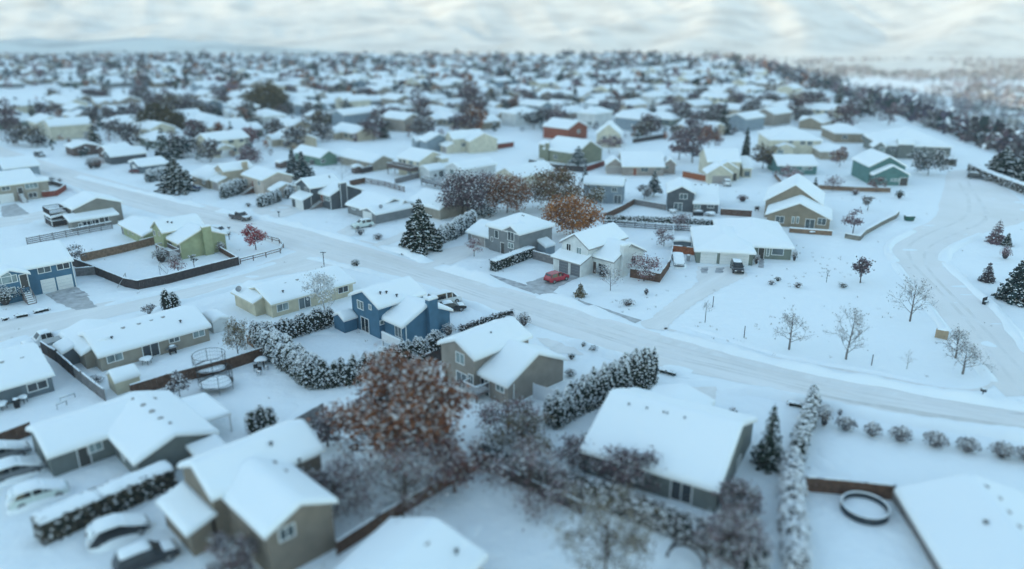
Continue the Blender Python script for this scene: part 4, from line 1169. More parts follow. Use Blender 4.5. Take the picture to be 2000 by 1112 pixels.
patch('driveway', [(810, 522), (850, 490), (915, 478), (945, 480), (920, 500), (880, 518), (850, 530)], .03, DRIVESNOW, seed=10)
patch('driveway', [(655, 455), (690, 436), (730, 432), (738, 440), (690, 462), (668, 466)], .03, DRIVESNOW, seed=11)
patch('driveway', [(2, 404), (30, 398), (58, 418), (20, 424), (4, 424)], .03, CONCRETE, seed=12)
patch('driveway', [(1070, 662), (1046, 660), (1085, 690), (1140, 694), (1120, 676)], .03, DRIVESNOW, seed=13)
patch('driveway', [(1400, 772), (1384, 802), (1372, 806), (1350, 756), (1400, 756)], .03, DRIVESNOW, seed=14)
patch('driveway', [(725, 480), (790, 452), (806, 458), (745, 486)], .03, DRIVESNOW, seed=15)
patch('driveway', [(490, 410), (530, 396), (580, 404), (600, 410), (560, 424), (520, 430)], .03, DRIVESNOW, seed=16)

def lane(f0, f1, i0, i1, z, mat, seed, wob=.12, name='tyre_track'):
    a = [P(*q) for q in MAIN_FAR]; b = [P(*q) for q in MAIN_NEAR]; a = resample(smooth_line(a, 2), 160)[i0:i1]; b = resample(smooth_line(b, 2), 160)[i0:i1]; rg = random.Random(seed); V = []; n = len(a)
    for i in range(n):
        e = min(1, min(i, n - 1 - i) / 6); w = math.sin(i * .13 + seed) * .03 + math.sin(i * .047 + seed * 2) * .04; m_ = (f0 + f1) / 2; h = (f1 - f0) / 2 * e
        for f in (m_ + w - h, m_ + w + h):
            p = a[i].lerp(b[i], f); V.append((p.x + rg.uniform(-wob, wob), p.y + rg.uniform(-wob, wob), z))
    m = MB(); m.add(V, [(2 * i, 2 * i + 1, 2 * i + 3, 2 * i + 2) for i in range(n - 1)]); m.build(name, mat, kind='structure')
RUT = snow_mat('rut_snow', col=(.81, .805, .80), dirt=(.66, .645, .62), dscale=.22, dpos=(.35, .75), b1=.2, s1=1.2, b2=.3, s2=6)
for k, (f, w_, i0, i1) in enumerate(((.26, .05, 8, 150), (.40, .06, 0, 159), (.57, .05, 20, 158), (.72, .06, 5, 159))): lane(f - w_ / 2, f + w_ / 2, i0, i1, .026 + k * .0015, RUT, k + 3)
lane(.70, .86, 146, 160, .034, SLUSH, 9); lane(.1, .24, 120, 158, .035, DRIVESNOW, 10)
SR_L = [(1962, 775), (1860, 660), (1800, 580), (1752, 515), (1735, 488), (1748, 470), (1786, 449), (1830, 427), (1838, 395), (1847, 360)]
SR_R = [(2075, 770), (2010, 690), (1950, 606), (1900, 564), (1842, 512), (1850, 486), (1915, 456), (1990, 430), (1970, 385), (1925, 350)]
_a = resample(smooth_line([P(*q) for q in SR_L], 2), 90); _b = resample(smooth_line([P(*q) for q in SR_R], 2), 90)
for k, (f, w_) in enumerate(((.34, .07), (.60, .07))):
    V = []; rg = random.Random(60 + k)
    for i in range(90):
        for s_ in (-1, 1):
            p = _a[i].lerp(_b[i], f + s_ * w_ / 2 * (.6 + .6 * rg.random()) + .07 * math.sin(i * .11 + k * 2)); V.append((p.x, p.y, .030 + k * .001))
    m = MB(); m.add(V, [(2 * i, 2 * i + 1, 2 * i + 3, 2 * i + 2) for i in range(89)]); m.build('tyre_track', RUT, kind='structure')
# low drifts, hummocks and tufts that break the even snow
RD = random.Random(31); q = MB(); q.smooth = True
def on_road(x, y):
    for (fa, fb) in ((MAIN_FAR, MAIN_NEAR),):
        px, py = CX + F_PX * x / (y * CT + CAM_H * ST), CY - F_PX * (y * ST - CAM_H * CT) / (y * CT + CAM_H * ST)
        f = np.interp(px, [k[0] for k in fa], [k[1] for k in fa]); n = np.interp(px, [k[0] for k in fb], [k[1] for k in fb])
        if f - 4 < py < n + 4: return True
    return False
TUFTS = []
for k in range(520):
    y = RD.uniform(46, 190); x = RD.uniform(-.72, .72) * (y + 14)
    if on_road(x, y): continue
    if k < 300: snow_lump(q, (x, y, -.02), RD.uniform(.5, 2.2), RD.uniform(.4, 1.4), RD.uniform(.04, .15), k, 12)
    else: TUFTS.append((x, y))
q.build('snow_drift', YARD, kind='structure')
q = MB()
for x, y in TUFTS + [(P(px_ + RD.uniform(-60, 60), py_ + RD.uniform(-22, 22))[0:2]) for px_, py_ in ((1600, 500), (1610, 520), (1640, 535), (1560, 545), (1250, 590), (1680, 600), (1480, 640), (1400, 650)) for _ in range(9)]:
    for _ in range(7):
        a = RD.uniform(0, 6.28); l_ = RD.uniform(.12, .32); bx, by = x + RD.gauss(0, .12), y + RD.gauss(0, .12); q.add([(bx - .02, by, -.02), (bx + .02, by, -.02), (bx + math.cos(a) * l_ * .6, by + math.sin(a) * l_ * .6, l_)], [(0, 1, 2)])
q.build('grass', leaf('dry_grass', (.22, .17, .11), (.12, .09, .06)), kind='stuff')
# ------------------------------------------------------------------ the houses one can tell apart
def sd(n, c): return siding('siding_' + n, c)
S_TAUPE = sd('taupe', (.30, .262, .225)); S_BLUE = sd('blue', (.075, .165, .245)); S_CREAM = sd('cream', (.56, .50, .37)); S_BEIGE = sd('beige', (.34, .30, .245)); S_SLATE = sd('slate', (.15, .18, .20))
S_GREEN = sd('yellow_green', (.35, .37, .22)); S_GREYBROWN = sd('grey_brown', (.24, .225, .20)); S_TAN = sd('tan', (.50, .42, .32)); S_PEACH = sd('peach', (.56, .47, .40)); S_CHARCOAL = sd('charcoal', (.095, .105, .115)); S_GREY = sd('grey', (.22, .23, .235)); S_WHITE = sd('white', (.66, .67, .66)); S_SAGE = sd('sage', (.19, .215, .185)); S_BROWN = sd('tan_brown', (.27, .225, .17)); S_BLUEGREY = sd('blue_grey', (.25, .30, .34)); S_TEAL = sd('teal', (.10, .20, .19)); S_OLIVE = sd('olive', (.23, .235, .17)); S_RED = sd('brick_red', (.26, .085, .055)); S_PALE = sd('pale_cream', (.62, .57, .45)); S_MINT = sd('green', (.14, .23, .18)); S_DARKBROWN = sd('dark_brown', (.12, .085, .075)); S_GREYGREEN = sd('grey_green', (.17, .185, .175))

House('split_level_house', 'blue split-level house with an arched window and two white garage doors', 45, S_BLUE, [
    ('e', (40, 529), (143.6, 508), (114, 471), 4.5, .36, {'ext': (3, 0)}),
    ('l', -4.2, 1.0, -1.2, 4, 4.1, .45, 'v')], [
    ('garage', 95, 558, 1.75), ('garage', 127, 551, 2.0), ('win', 86, 526, 1.7, 1.05), ('win', 123, 519, 1.7, 1.05), ('arch', 12, 543, 2.6, 1.7), ('win', 20, 568, 1.3, .8), ('door', 53, 548), ('stairs', 60, 560, 2.6, 1.2), ('trimcorners',)])

House('rambler_house', 'long beige one-storey house with a zigzag heat cable on its eave', 45, S_BEIGE, [
    ('e', (192, 700), (412, 636), (376, 599), 2.15, .33), ('l', -1.2, 5.0, 2.5, 11.5, 2.15, .36, 'v')], [
    ('win', 224, 698, 1.7, 1.0), ('slider', 295, 685, 1.9, 1.95), ('win', 340, 662, 1.2, .8), ('win', 388, 650, 1.4, 1.05), ('vent', 219, 664), ('vent', 353, 632), ('ridgevent', 240, 641), ('ridgevent', 271, 633), ('ridgevent', 295, 626), ('ridgevent', 318, 620)])

House('grey_house', 'slate-grey one-storey house with one white-framed window at the frame edge', 45, S_SLATE, [
    ('e', (0, 763), (107, 731), (74, 672), 2.15, .33, {'ext': (7, 0)})], [('win', 73, 754, 1.9, .9), ('ridgevent', 3, 708), ('ridgevent', 43, 699), ('spout', 112, 748, 2.1)])

House('cream_rambler', 'cream one-storey house behind the tall hedge, satellite dish on its roof', 45, S_CREAM, [
    ('e', (530, 597), (694, 551), (655, 522), 2.15, .33), ('l', -1.6, 4.2, 2.5, 9.5, 2.15, .36, 'v')], [
    ('win', 552, 600, 1.7, 1.0), ('slider', 595, 592, 1.8, 1.95), ('win', 670, 565, 1.7, 1.0), ('vent', 553, 573), ('ridgevent', 556, 553), ('ridgevent', 580, 547), ('dish', 467, 572)], fascia=CREAMTRIM)

House('two_storey_house', 'bright blue two-storey house with a chimney and a white deck', 45, S_BLUE, [
    ('e', (736, 602), (836, 575), (706, 568), 4.6, .45, {'ext': (0, 0)}), ('e', (730, 616), (787, 640), (831, 594), 2.9, .45)], [
    ('win', 704, 596, 1.3, 1.1), ('win', 723, 600, .5, .6), ('slider', 713, 630, 1.7, 1.95), ('win', 749, 629, 1.1, .5), ('slider', 778, 645, 1.3, 1.9), ('chimney', 842, 640, 1.5, .7, 5.6), ('vent', 743, 576), ('vent', 755, 575), ('vent', 775, 581), ('deck', (745, 662), (784, 678), 1.0, DECKWHITE, True), ('spout', 793, 655, 2.8)])

House('two_storey_house', 'taupe two-storey house with a small railed deck behind the copper tree', 45, S_TAUPE, [
    ('e', (924, 703), (1043, 658), (885, 665), 4.7, .45), ('e', (927, 730), (993, 756), (1053, 691), 2.65, .48)], [
    ('win', 899, 700, 1.35, 1.2), ('slider', 902, 738, 1.7, 2.0), ('win', 920, 741, .7, 1.1), ('slider', 946, 750, 1.3, 1.9), ('win', 977, 757, 1.2, .9), ('deck', (904, 760), (960, 760), 1.0), ('spout', 1003, 772, 2.5), ('vent', 959, 652, .1, .15)])

House('cross_gabled_house', 'grey-green house with crossing gables in front of the yellow barn shed', 45, S_GREYGREEN, [
    ('e', (116, 889), (201, 855), (236, 787), 2.4, .36, {'ext': (1.0, 6)}), ('e', (216, 862), (262, 908), (350, 855), 2.4, .36, {'ext': (6, 0)}), ('l', 11.8, 15.0, -3.3, 2.9, 2.15, .07, 'u-', {'open': True}), ('l', 9.0, 12.1, -8.9, -6.3, 1.8, .14, 'v+', {'open': True})], [
    ('door', 163, 885), ('win', 185, 872, 1.2, 1.0), ('win', 240, 890, .8, .9), ('ridgevent', 262, 780), ('ridgevent', 301, 780), ('ridgevent', 280, 792), ('ridgevent', 297, 804), ('ridgevent', 314, 818), ('ridgevent', 330, 828)])

House('two_storey_house', 'taupe two-storey house with a low porch roof beside the long near hedge', 45, sd('mushroom', (.235, .195, .155)), [
    ('e', (413, 978), (478, 948), (364, 912), 4.7, .50, {'ext': (0, 7.5)}), ('e', (448, 990), (519, 1050), (575, 972), 4.4, .45, {'ext': (3, 0)}), ('l', -2.2, .4, .3, 6.5, 2.4, .30, 'u+')], [
    ('vent', 530, 873), ('ridgevent', 535, 905), ('ridgevent', 556, 922), ('win', 400, 1000, 1.3, 1.2), ('vent', 585, 905), ('win', 560, 1040, 1.2, 1.0)])

House('big_roofed_house', 'house with the broadest plain snow roof, next to the small spruce', -30, S_GREYGREEN, [
    ('e', (1135, 875), (1402, 968), (1345, 803), 2.5, .42), ('l', 1.6, 8.4, 5, 15.5, 2.4, .34, 'v')], [
    ('win', 1440, 925, 1.2, 1.0), ('vent', 1228, 793, .1, .2), ('vent', 1263, 801, .1, .2), ('vent', 1296, 809, .1, .2), ('vent', 1303, 811, .1, .2), ('vent', 1337, 820, .1, .2), ('win', 1240, 930, 1.6, 1.1), ('slider', 1330, 965, 1.8, 1.9)])

House('snow_roofed_house', 'house at the right edge whose wide roof hides its walls', -7, S_GREY, [
    ('e', (1752, 957), (1838, 1117), (1870, 900), 1.5, .36, {'ext': (0, 6)})], [('ridgevent', 1925, 952), ('ridgevent', 1950, 975), ('ridgevent', 1968, 1002), ('vent', 1924, 1024, .2, .2), ('ridgevent', 1988, 1030)])

House('snow_roofed_house', 'house at the bottom edge showing only its snowy roof top', 62, S_TAUPE, [
    ('e', (755, 1012), (665, 1112), (855, 1012), 2.4, .36, {'side': -1, 'ext': (0, 6)})], [('vent', 892, 1083), ('ridgevent', 832, 1062)])


# ---- across the main street
House('split_level_house', 'cream split-level house with two front gables at the left edge', 45, S_BEIGE, [
    ('e', (0, 363), (79, 356), (30, 333), 4.1, .36, {'ext': (4, 0)}), ('f', (47, 355), (77, 355), (60, 349), 4.0, 3.5), ('f', (-14, 363), (29, 359), (10, 355), 4.0, 3.5)], [
    ('win', 11, 368, 1.6, .9), ('win', 61, 362, 2.6, 1.4, 3, CURTAIN), ('win', 64, 381, 1.7, 1.1), ('garage', 14, 393, 2.8, 2.0), ('door', 40, 375), ('stairs', 41, 384, 3, 1.6)], fascia=CREAMTRIM)
House('two_storey_house', 'grey-brown house with a covered porch and a lean-to sunroom', 45, S_GREYBROWN, [
    ('e', (112, 399), (147, 409), (185, 384), 3.9, .36), ('l', -1, 8.6, -10.6, -6.8, 2.1, .2, 'v+'), ('l', -2.7, .7, -3.9, 1.6, 2.1, .12, 'u+', {'open': True})], [
    ('win', 123, 408, .9, .7), ('win', 141, 416, .5, .8), ('win', 170, 438, 2.0, 1.2, 2, GLASSDARK), ('win', 186, 435, 1.6, 1.2, 2, GLASSDARK), ('win', 158, 441, .7, .9, 1), ('door', 199, 431), ('win', 208, 428, .7, 1.0, 1, GLASSDARK), ('ldeck', -2.6, .6, -3.7, 1.4, 2.75, WOODDARK), ('ldeck', -2.6, .6, -3.8, 1.5, .25, WOODDARK, True)])
House('gabled_house', 'yellow-green house with a central gable, chimney and back deck', 45, S_GREEN, [
    ('e', (318, 466), (351, 477), (386, 444), 3.0, .42), ('e', (217, 440), (290, 460), (240, 413), 2.0, .36), ('f', (287, 446), (321, 455), (298, 431), 4.2, 8)], [
    ('win', 301, 455, 1.1, .9), ('win', 311, 457, .6, .7), ('slider', 331, 477, 1.5, 1.7), ('slider', 349, 483, 1.3, 1.7), ('win', 251, 455, .6, .5), ('win', 260, 457, .5, .4, 1), ('win', 277, 463, .9, .6), ('door', 241, 457, GARAGEDARK), ('chimney', 404, 470, 1.6, .7, 5.2), ('deck', (304, 487), (352, 497), 1.1), ('vent', 328, 437), ('vent', 336, 438)], trim=CREAMTRIM)
House('two_storey_house', 'tan two-storey house behind a snowy hedge on the far side of the street', 45, S_TAN, [
    ('e', (437, 336), (496, 327), (421, 322), 4.7, .5), ('l', -2.3, .5, -.4, 5.8, 2.4, .35, 'u+')], [('win', 419, 335, .8, 1.0, 1), ('win', 430, 339, .6, .7, 1), ('garage', 422, 361, 3.2, 2.1, GARAGETAUPE), ('chimney', 478, 332, 1.4, .6, 6.5)])
House('split_level_house', 'peach split-level house with brown entry stairs and a lower garage', 45, S_PEACH, [
    ('e', (472, 341), (509, 354), (538, 336), 4.0, .34), ('e', (518, 371), (538, 374), (556, 358), 2.0, .4)], [
    ('win', 481, 355, 1.3, 1.4, 2, CURTAIN), ('win', 506, 358, 1.0, .9), ('door', 494, 361, S_RED), ('stairs', 494, 366, 3.2, 1.5, 1.1, WOODBROWN)], fascia=CREAMTRIM)
House('two_storey_house', 'charcoal two-storey house with white trim and a half-open garage door', 45, S_CHARCOAL, [
    ('e', (606, 369), (623, 365), (586, 350), 4.7, .5, {'ext': (0, 6)}), ('e', (615, 377), (646, 383), (668, 359), 3.3, .42), ('l', -2.4, .6, .1, 5.7, 2.3, .36, 'u+')], [
    ('win', 584, 369, 1.0, 1.1), ('win', 598, 371, 1.0, 1.1), ('garage', 587, 396, 3.2, 2.0), ('win', 639, 387, 1.7, 1.2, 2, CURTAIN), ('door', 629, 386, S_RED), ('chimney', 668, 372, 1.7, .7, 5.8, True), ('stairs', 626, 398, 3.0, 1.3), ('trimcorners',), ('vent', 644, 349), ('vent', 643, 347)])
House('garage_fronted_house', 'grey one-storey house with a single garage gable towards the street', 45, S_GREY, [
    ('e', (679, 398), (702, 410), (745, 382), 2.1, .36, {'ext': (0, 4)}), ('f', (698, 411), (737, 419), (716, 406), 2.2, 10)], [('garage', 718, 425, 3.1, 2.1), ('win', 691, 405, 1.3, 1.0, 2, CURTAIN), ('dish', 744, 409)])
House('gabled_house', 'cream house with an arched front window behind the roadside spruce', 45, S_BEIGE, [
    ('e', (815, 397), (854, 411), (882, 381), 2.4, .42, {'ext': (3, 0)}), ('f', (778, 402), (806, 400), (792, 391), 2.6, 6)], [('arch', 791, 404, 1.7, 1.7)])
House('two_storey_house', 'steel-grey two-storey house with a small front gable and attached garage', 45, S_GREY, [
    ('e', (949, 440), (1015, 459), (995, 412), 4.7, .48, {'type': 'h'}), ('f', (978, 450), (1015, 459), (996, 441), 4.7, 3.5), ('e', (907, 453), (953, 464), (930, 427), 2.2, .42, {'ext': (0, 1)})], [
    ('win', 970, 458, .9, 1.4, 1), ('win', 998, 462, 1.5, 1.5), ('win', 998, 480, 1.3, .9), ('win', 961, 467, .4, .7, 1), ('garage', 934, 474, 3.6, 2.1, GARAGETAUPE), ('door', 982, 487), ('vent', 1020, 423, .1, .2), ('vent', 1023, 424, .1, .2)])
House('two_storey_house', 'white two-storey house with two slate garage doors and a tall chimney', 45, S_WHITE, [
    ('f', (1093, 473), (1149, 489), (1121, 458), 4.6, 11), ('e', (1140, 498), (1200, 513), (1229, 476), 3.0, .48), ('f', (1113, 478), (1148, 489), (1130, 473), 4.4, 2.6), ('l', -2.1, .8, -6.5, .2, 2.4, .34, 'u+')], [
    ('win', 1111, 483, .9, 1.1), ('win', 1131, 491, 1.0, 1.2), ('garage', 1101, 523, 2.1, 2.1, GARAGEDARK), ('garage', 1124, 528, 2.1, 2.1, GARAGEDARK), ('chimney', 1215, 520, 1.4, .7, 5.4), ('door', 1160, 525, S_DARKBROWN), ('win', 1176, 522, 1.5, 1.1), ('win', 1237, 508, 1.2, 1.3, 1, GLASSDARK), ('spout', 1202, 530, 2.9)], fascia=GREYTRIM)
House('ranch_house', 'sage-green ranch house with one single and one double garage door', -10, S_SAGE, [
    ('e', (1408, 482), (1551, 483), (1480, 425), 2.3, .36, {'type': 'h'}), ('e', (1356, 490), (1478, 497), (1415, 440), 2.3, .36, {'type': 'h'})], [
    ('garage', 1384, 504, 2.6, 2.1), ('garage', 1434, 507, 4.7, 2.1), ('win', 1519, 491, 1.9, 1.3, 1), ('door', 1487, 492), ('win', 1500, 492, .4, 1.5, 1)])
House('gabled_house', 'tan-brown house with a broad gable wall of windows', -22, S_BROWN, [
    ('f', (1493, 422), (1626, 428), (1567, 397), 2.3, 9), ('f', (1489, 399), (1610, 396), (1556, 361), 3.6, 13)], [
    ('win', 1523, 429, 1.6, 1.3), ('slider', 1582, 435, 1.7, 1.9), ('win', 1605, 433, 1.5, 1.3), ('win', 1549, 430, .4, 1.3, 1), ('win', 1558, 430, .4, 1.3, 1), ('chimney', 1570, 400, .6, .3, 6.0)] [:5])
House('two_storey_house', 'charcoal two-storey house with snow-capped patio things along its wall', -10, S_CHARCOAL, [
    ('f', (1302, 378), (1360, 378), (1331, 364), 4.3, 10), ('e', (1353, 398), (1406, 399), (1380, 361), 2.2, .45)], [
    ('win', 1335, 384, 1.6, 1.1), ('slider', 1324, 409, 1.7, 1.85), ('win', 1362, 403, 1.3, .9), ('win', 1388, 403, 1.3, .8), ('vent', 1358, 362, .2, .1), ('vent', 1370, 362, .2, .1), ('vent', 1384, 362, .2, .1), ('vent', 1398, 363, .2, .1)])
House('two_storey_house', 'blue-grey two-storey house with a small porch roof beside the frosted pine', -14, S_BLUEGREY, [
    ('e', (1139, 357), (1217, 366), (1232, 348), 4.5, .4), ('l', 1.8, 5.2, -2.2, .6, 2.4, .16, 'v+', {'open': True})], [('win', 1200, 371, 1.1, .9), ('slider', 1206, 394, 1.6, 1.9), ('win', 1156, 392, 1.2, 1.3, 2, GLASSDARK)])
House('two_storey_house', 'white house with a front gable and a dark raised deck', 45, S_WHITE, [
    ('f', (867, 326), (901, 333), (881, 318), 4.4, 13), ('l', -.5, 8, 5.5, 11, 2.6, .4, 'u')], [('win', 883, 336, 1.6, 1.3, 2, CURTAIN), ('win', 850, 343, 1.0, .8), ('slider', 862, 348, 1.6, 1.9), ('deck', (833, 352), (866, 364), 1.2, WOODDARK)])
House('gabled_house', 'cream gabled house rising behind the mauve and copper trees', 45, S_PALE, [
    ('f', (966, 339), (1006, 349), (984, 328), 3.6, 15)], [('win', 980, 347, 1.6, 1.2)])
House('ranch_house', 'taupe ranch house with three cream-trimmed front gables', -3, sd('warm_taupe', (.33, .28, .25)), [
    ('e', (1214, 326), (1300, 327), (1258, 297), 2.5, .42), ('f', (1183, 323), (1220, 324), (1201, 310), 2.5, 7), ('f', (1244, 321), (1274, 323), (1259, 314), 2.5, 5), ('f', (1296, 325), (1321, 321), (1308, 304), 2.6, 6)], [
    ('garage', 1203, 333, 4.6, 2.1, GARAGETAUPE), ('win', 1259, 330, 2.0, 1.5), ('win', 1300, 327, 1.2, 1.0), ('win', 1286, 330, 1.2, 1.0), ('door', 1240, 333, S_RED)], trim=CREAMTRIM)
House('two_storey_house', 'cream two-storey house with stacked garage gables and a white car in front', -2, S_PALE, [
    ('e', (1381, 317), (1450, 318), (1415, 291), 4.6, .45), ('f', (1380, 340), (1433, 341), (1408, 324), 2.6, 6), ('f', (1396, 331), (1444, 331), (1415, 317), 3.2, 5), ('e', (1450, 329), (1472, 330), (1460, 306), 2.6, .42)], [
    ('garage', 1409, 349, 4.8, 2.1, GARAGETAUPE), ('win', 1459, 340, 1.6, 1.4, 1), ('door', 1437, 345)], trim=CREAMTRIM)
House('ranch_house', 'teal one-storey house with a plain snow roof', -2, S_TEAL, [('e', (1519, 324), (1599, 324), (1560, 303), 2.6, .4)], [('win', 1571, 329, 1.0, .8), ('win', 1582, 329, 1.0, .8)])
House('gabled_house', 'teal-green house with one gable stepping up behind another', -4, S_TEAL, [
    ('f', (1699, 339), (1787, 346), (1744, 324), 2.8, 8), ('f', (1689, 322), (1783, 331), (1735, 306), 4.6, 13)], [('win', 1748, 352, 2.0, .5, 2, CURTAIN), ('door', 1772, 356, DARKTRIM, 2.0)])
House('gabled_house', 'olive house with a slanting roof behind the dark board fence', 45, S_OLIVE, [
    ('e', (1077, 288), (1109, 304), (1138, 273), 3.6, .5), ('l', -2.2, .6, .5, 4, 4.6, .3, 'u+')], [('win', 1085, 307, 1.2, 1.1), ('chimney', 1070, 300, 1.2, .6, 5.5)])
House('two_storey_house', 'brick-red house standing out among the pale roofs', 45, S_RED, [
    ('f', (1107, 252), (1153, 247), (1133, 236), 4.4, 13)], [('win', 1130, 257, 1.4, 1.1)])
House('two_storey_house', 'pale cream house with a broad hipped front beside the brick-red one', -10, S_PALE, [
    ('f', (1161, 267), (1215, 262), (1186, 243), 4.2, 11)], [('win', 1180, 270, 1.4, 1.2), ('win', 1200, 269, 1.4, 1.2)])
House('long_house', 'long low house with a dull green gable end', 45, S_MINT, [('f', (621, 308), (665, 305), (645, 294), 2.6, 16)], [('win', 630, 315, 1.2, .9)])
House('long_house', 'long low beige house with a gable end beside the raised deck', 45, S_BEIGE, [('f', (728, 319), (770, 312), (748, 304), 2.5, 18), ], [('win', 722, 324, 1.0, .9), ('win', 700, 316, 1.2, .9)])
House('two_storey_house', 'cream two-storey house with a long brown raised deck and stair', 45, S_PALE, [
    ('e', (771, 308), (820, 316), (846, 296), 4.6, .42), ('l', 6.5, 9.5, -12.8, -9.8, 5.0, .3, 'u')], [('win', 782, 315, 1.2, 1.1), ('win', 790, 316, .9, 1.1, 1, GLASSDARK), ('slider', 803, 319, 1.6, 1.9), ('win', 816, 320, .8, .8), ('win', 818, 336, 1.0, 1.0), ('slider', 800, 336, 1.8, 1.9), ('ldeck', -2.1, .6, -9.8, 1.0, 2.3, S_DARKBROWN, True)])
House('gabled_house', 'pale house with a little front gable left of the cream house', 30, S_BLUEGREY, [('e', (800, 273), (846, 276), (815, 250), 3.6, .42), ('f', (797, 274), (817, 277), (806, 267), 2.8, 5)], [('win', 806, 281, 1.0, 1.0)])
House('two_storey_house', 'cream two-storey house with two windows above a low garage', 30, S_PALE, [('f', (861, 268), (890, 272), (874, 257), 4.6, 12), ('e', (890, 272), (925, 276), (905, 250), 4.0, .42), ('l', -1.2, 1.7, -6.6, -1, 2.4, .35, 'u+')], [('win', 868, 271, .9, 1.1), ('win', 881, 273, .9, 1.1), ('garage', 868, 293, 3.0, 2.0, GARAGETAUPE), ('win', 905, 283, 1.4, 1.1)])
House('large_house', 'large cream house with a hipped snow roof, right of the dark spire conifer', -6, S_PALE, [('e', (1500, 272), (1612, 277), (1530, 246), 4.6, .36, {'type': 'h'}), ('l', 2, 8, -4, 2, 2.6, .36, 'v')], [('win', 1568, 279, 1.5, 1.3), ('win', 1582, 280, 1.5, 1.3), ('win', 1545, 277, 1.2, 1.0), ('win', 1524, 298, 1.8, 1.6)])
House('large_house', 'tan house with a low hipped roof beyond the large cream one', -6, S_BROWN, [('e', (1630, 260), (1700, 262), (1665, 238), 3.4, .34, {'type': 'h'})], [('win', 1650, 268, 1.6, 1.2), ('win', 1688, 269, 1.6, 1.2)])
House('large_house', 'wide grey house with little dormer gables near the plateau edge', -12, S_GREYGREEN, [('e', (1720, 284), (1862, 288), (1800, 248), 4.0, .38, {'type': 'h'}), ('f', (1706, 288), (1732, 288), (1722, 274), 4.2, 5), ('f', (1738, 278), (1765, 282), (1752, 268), 4.6, 5)], [('win', 1724, 293, 1.4, 1.4, 2, CURTAIN), ('win', 1745, 289, 1.6, 1.3), ('win', 1790, 292, 1.6, 1.2), ('win', 1836, 296, 1.6, 1.2)])
House('ranch_house', 'small cream house with a hipped roof between the teal and the tan house', -6, S_BEIGE, [('e', (1602, 296), (1660, 297), (1630, 280), 2.6, .36, {'type': 'h'})], [('win', 1624, 302, 1.2, 1.0)])

House('roadside_house', 'dark blue-grey house cut off by the left edge, up the street', 45, S_BLUEGREY, [('f', (-22, 322), (14, 330), (0, 315), 3.0, 9)], [('win', 6, 326, 1.0, .8)])
House('red_brown_house', 'brown house with two gables in the far left row', 45, S_DARKBROWN, [('f', (146, 292), (190, 282), (168, 280), 2.8, 9), ('f', (186, 300), (210, 288), (196, 284), 2.6, 8)], [('win', 170, 292, 1.2, .9)])
House('low_house', 'dark-walled house with a small white garage by the far left hedge', 45, S_SLATE, [('f', (254, 316), (270, 326), (258, 312), 2.2, 8), ('e', (270, 325), (292, 322), (285, 310), 2.2, .38)], [('garage', 262, 326, 2.4, 1.9)])
House('low_house', 'sprawling low house with a slate gable left of the big spruce', 45, S_CHARCOAL, [('f', (190, 302), (222, 306), (205, 294), 2.5, 11), ('e', (228, 306), (262, 296), (250, 286), 2.4, .36)], [('win', 206, 304, 1.2, .9)])
House('low_house', 'tan house half hidden behind the big snowy spruce', 45, S_BROWN, [('e', (368, 342), (405, 352), (400, 322), 2.4, .4)], [('win', 398, 356, 1.2, .9)])
# ------------------------------------------------------------------ trees one can tell apart
BROWNLEAF = leaf('brown_leaf', (.26, .15, .10), (.13, .08, .06))
tree('leafy', 'large copper-leaved tree speckled with snow beside the taupe house', (779, 915), 702, 222, leaf=COPPER, leafmat2=COPPER2, ncl=115, per=150, size=.31, snow=.26, low=.04, clr=.17, seed=11)
tree('leafy', 'dark mauve tree between the white house and the copper-brown tree', (908, 424), 342, 88, leaf=MAUVE, leafmat2=DARKTWIG, ncl=56, per=110, size=.38, snow=.22, low=.1, seed=12)
tree('leafy', 'small mauve tree in front of the white gabled house', (952, 382), 336, 56, leaf=MAUVE, ncl=24, per=60, size=.4, snow=.22, low=.1, seed=13)
tree('leafy', 'broad copper-brown tree between the mauve and the olive tree', (990, 416), 349, 90, leaf=BROWNLEAF, leafmat2=COPPER2, ncl=58, per=110, size=.38, snow=.22, low=.1, seed=14)
tree('leafy', 'olive-brown round-topped tree behind the orange tree', (1086, 410), 336, 94, leaf=OLIVE, leafmat2=BROWNLEAF, ncl=58, per=110, size=.38, snow=.12, low=.1, seed=15)
tree('leafy', 'orange-leaved tree behind the steel-grey house', (1117, 460), 386, 98, leaf=ORANGE, leafmat2=COPPER2, ncl=56, per=115, size=.36, snow=.1, low=.14, seed=16)
tree('leafy', 'little olive tree beside the blue-grey house', (1160, 412), 366, 42, leaf=OLIVE, ncl=18, per=50, size=.35, snow=.35, seed=17)
tree('leafy', 'frosted blue-green tree between the copper-brown tree and the steel-grey house', (944, 424), 398, 48, leaf=BLUEGREEN, ncl=18, per=60, size=.35, snow=.6, low=.05, seed=18)
tree('leafy', 'small red-leaved tree inside the split-rail fence', (500, 488), 440, 36, leaf=REDLEAF, ncl=30, per=60, size=.26, snow=.22, low=.14, seed=19)
tree('spruce', 'tall snowy spruce on the kerb in front of the cream arched house', (822, 488), 386, 100, mat=GREEN, snow=.55, seed=21, bw=.42)
tree('spruce', 'big snowy spruce at the bend of the far street', (346, 374), 302, 88, mat=GREEN, snow=.6, seed=22, bw=.5)
tree('spruce', 'left one of a pair of blue-green spruces', (574, 348), 286, 36, mat=BLUEGREEN, snow=.35, seed=23, bw=.5)
tree('spruce', 'right one of a pair of blue-green spruces, the wider one', (592, 350), 294, 48, mat=BLUEGREEN, snow=.35, seed=24, bw=.5)
tree('spruce', 'small spruce with a bare top beside the broad snow roof', (1498, 912), 788, 66, mat=GREEN, snow=.32, seed=25, open_=.15)
tree('spruce', 'large dense snowy conifer cut off by the right edge', (1992, 588), 488, 92, mat=BLUEGREEN, snow=.5, seed=26, bw=.45)
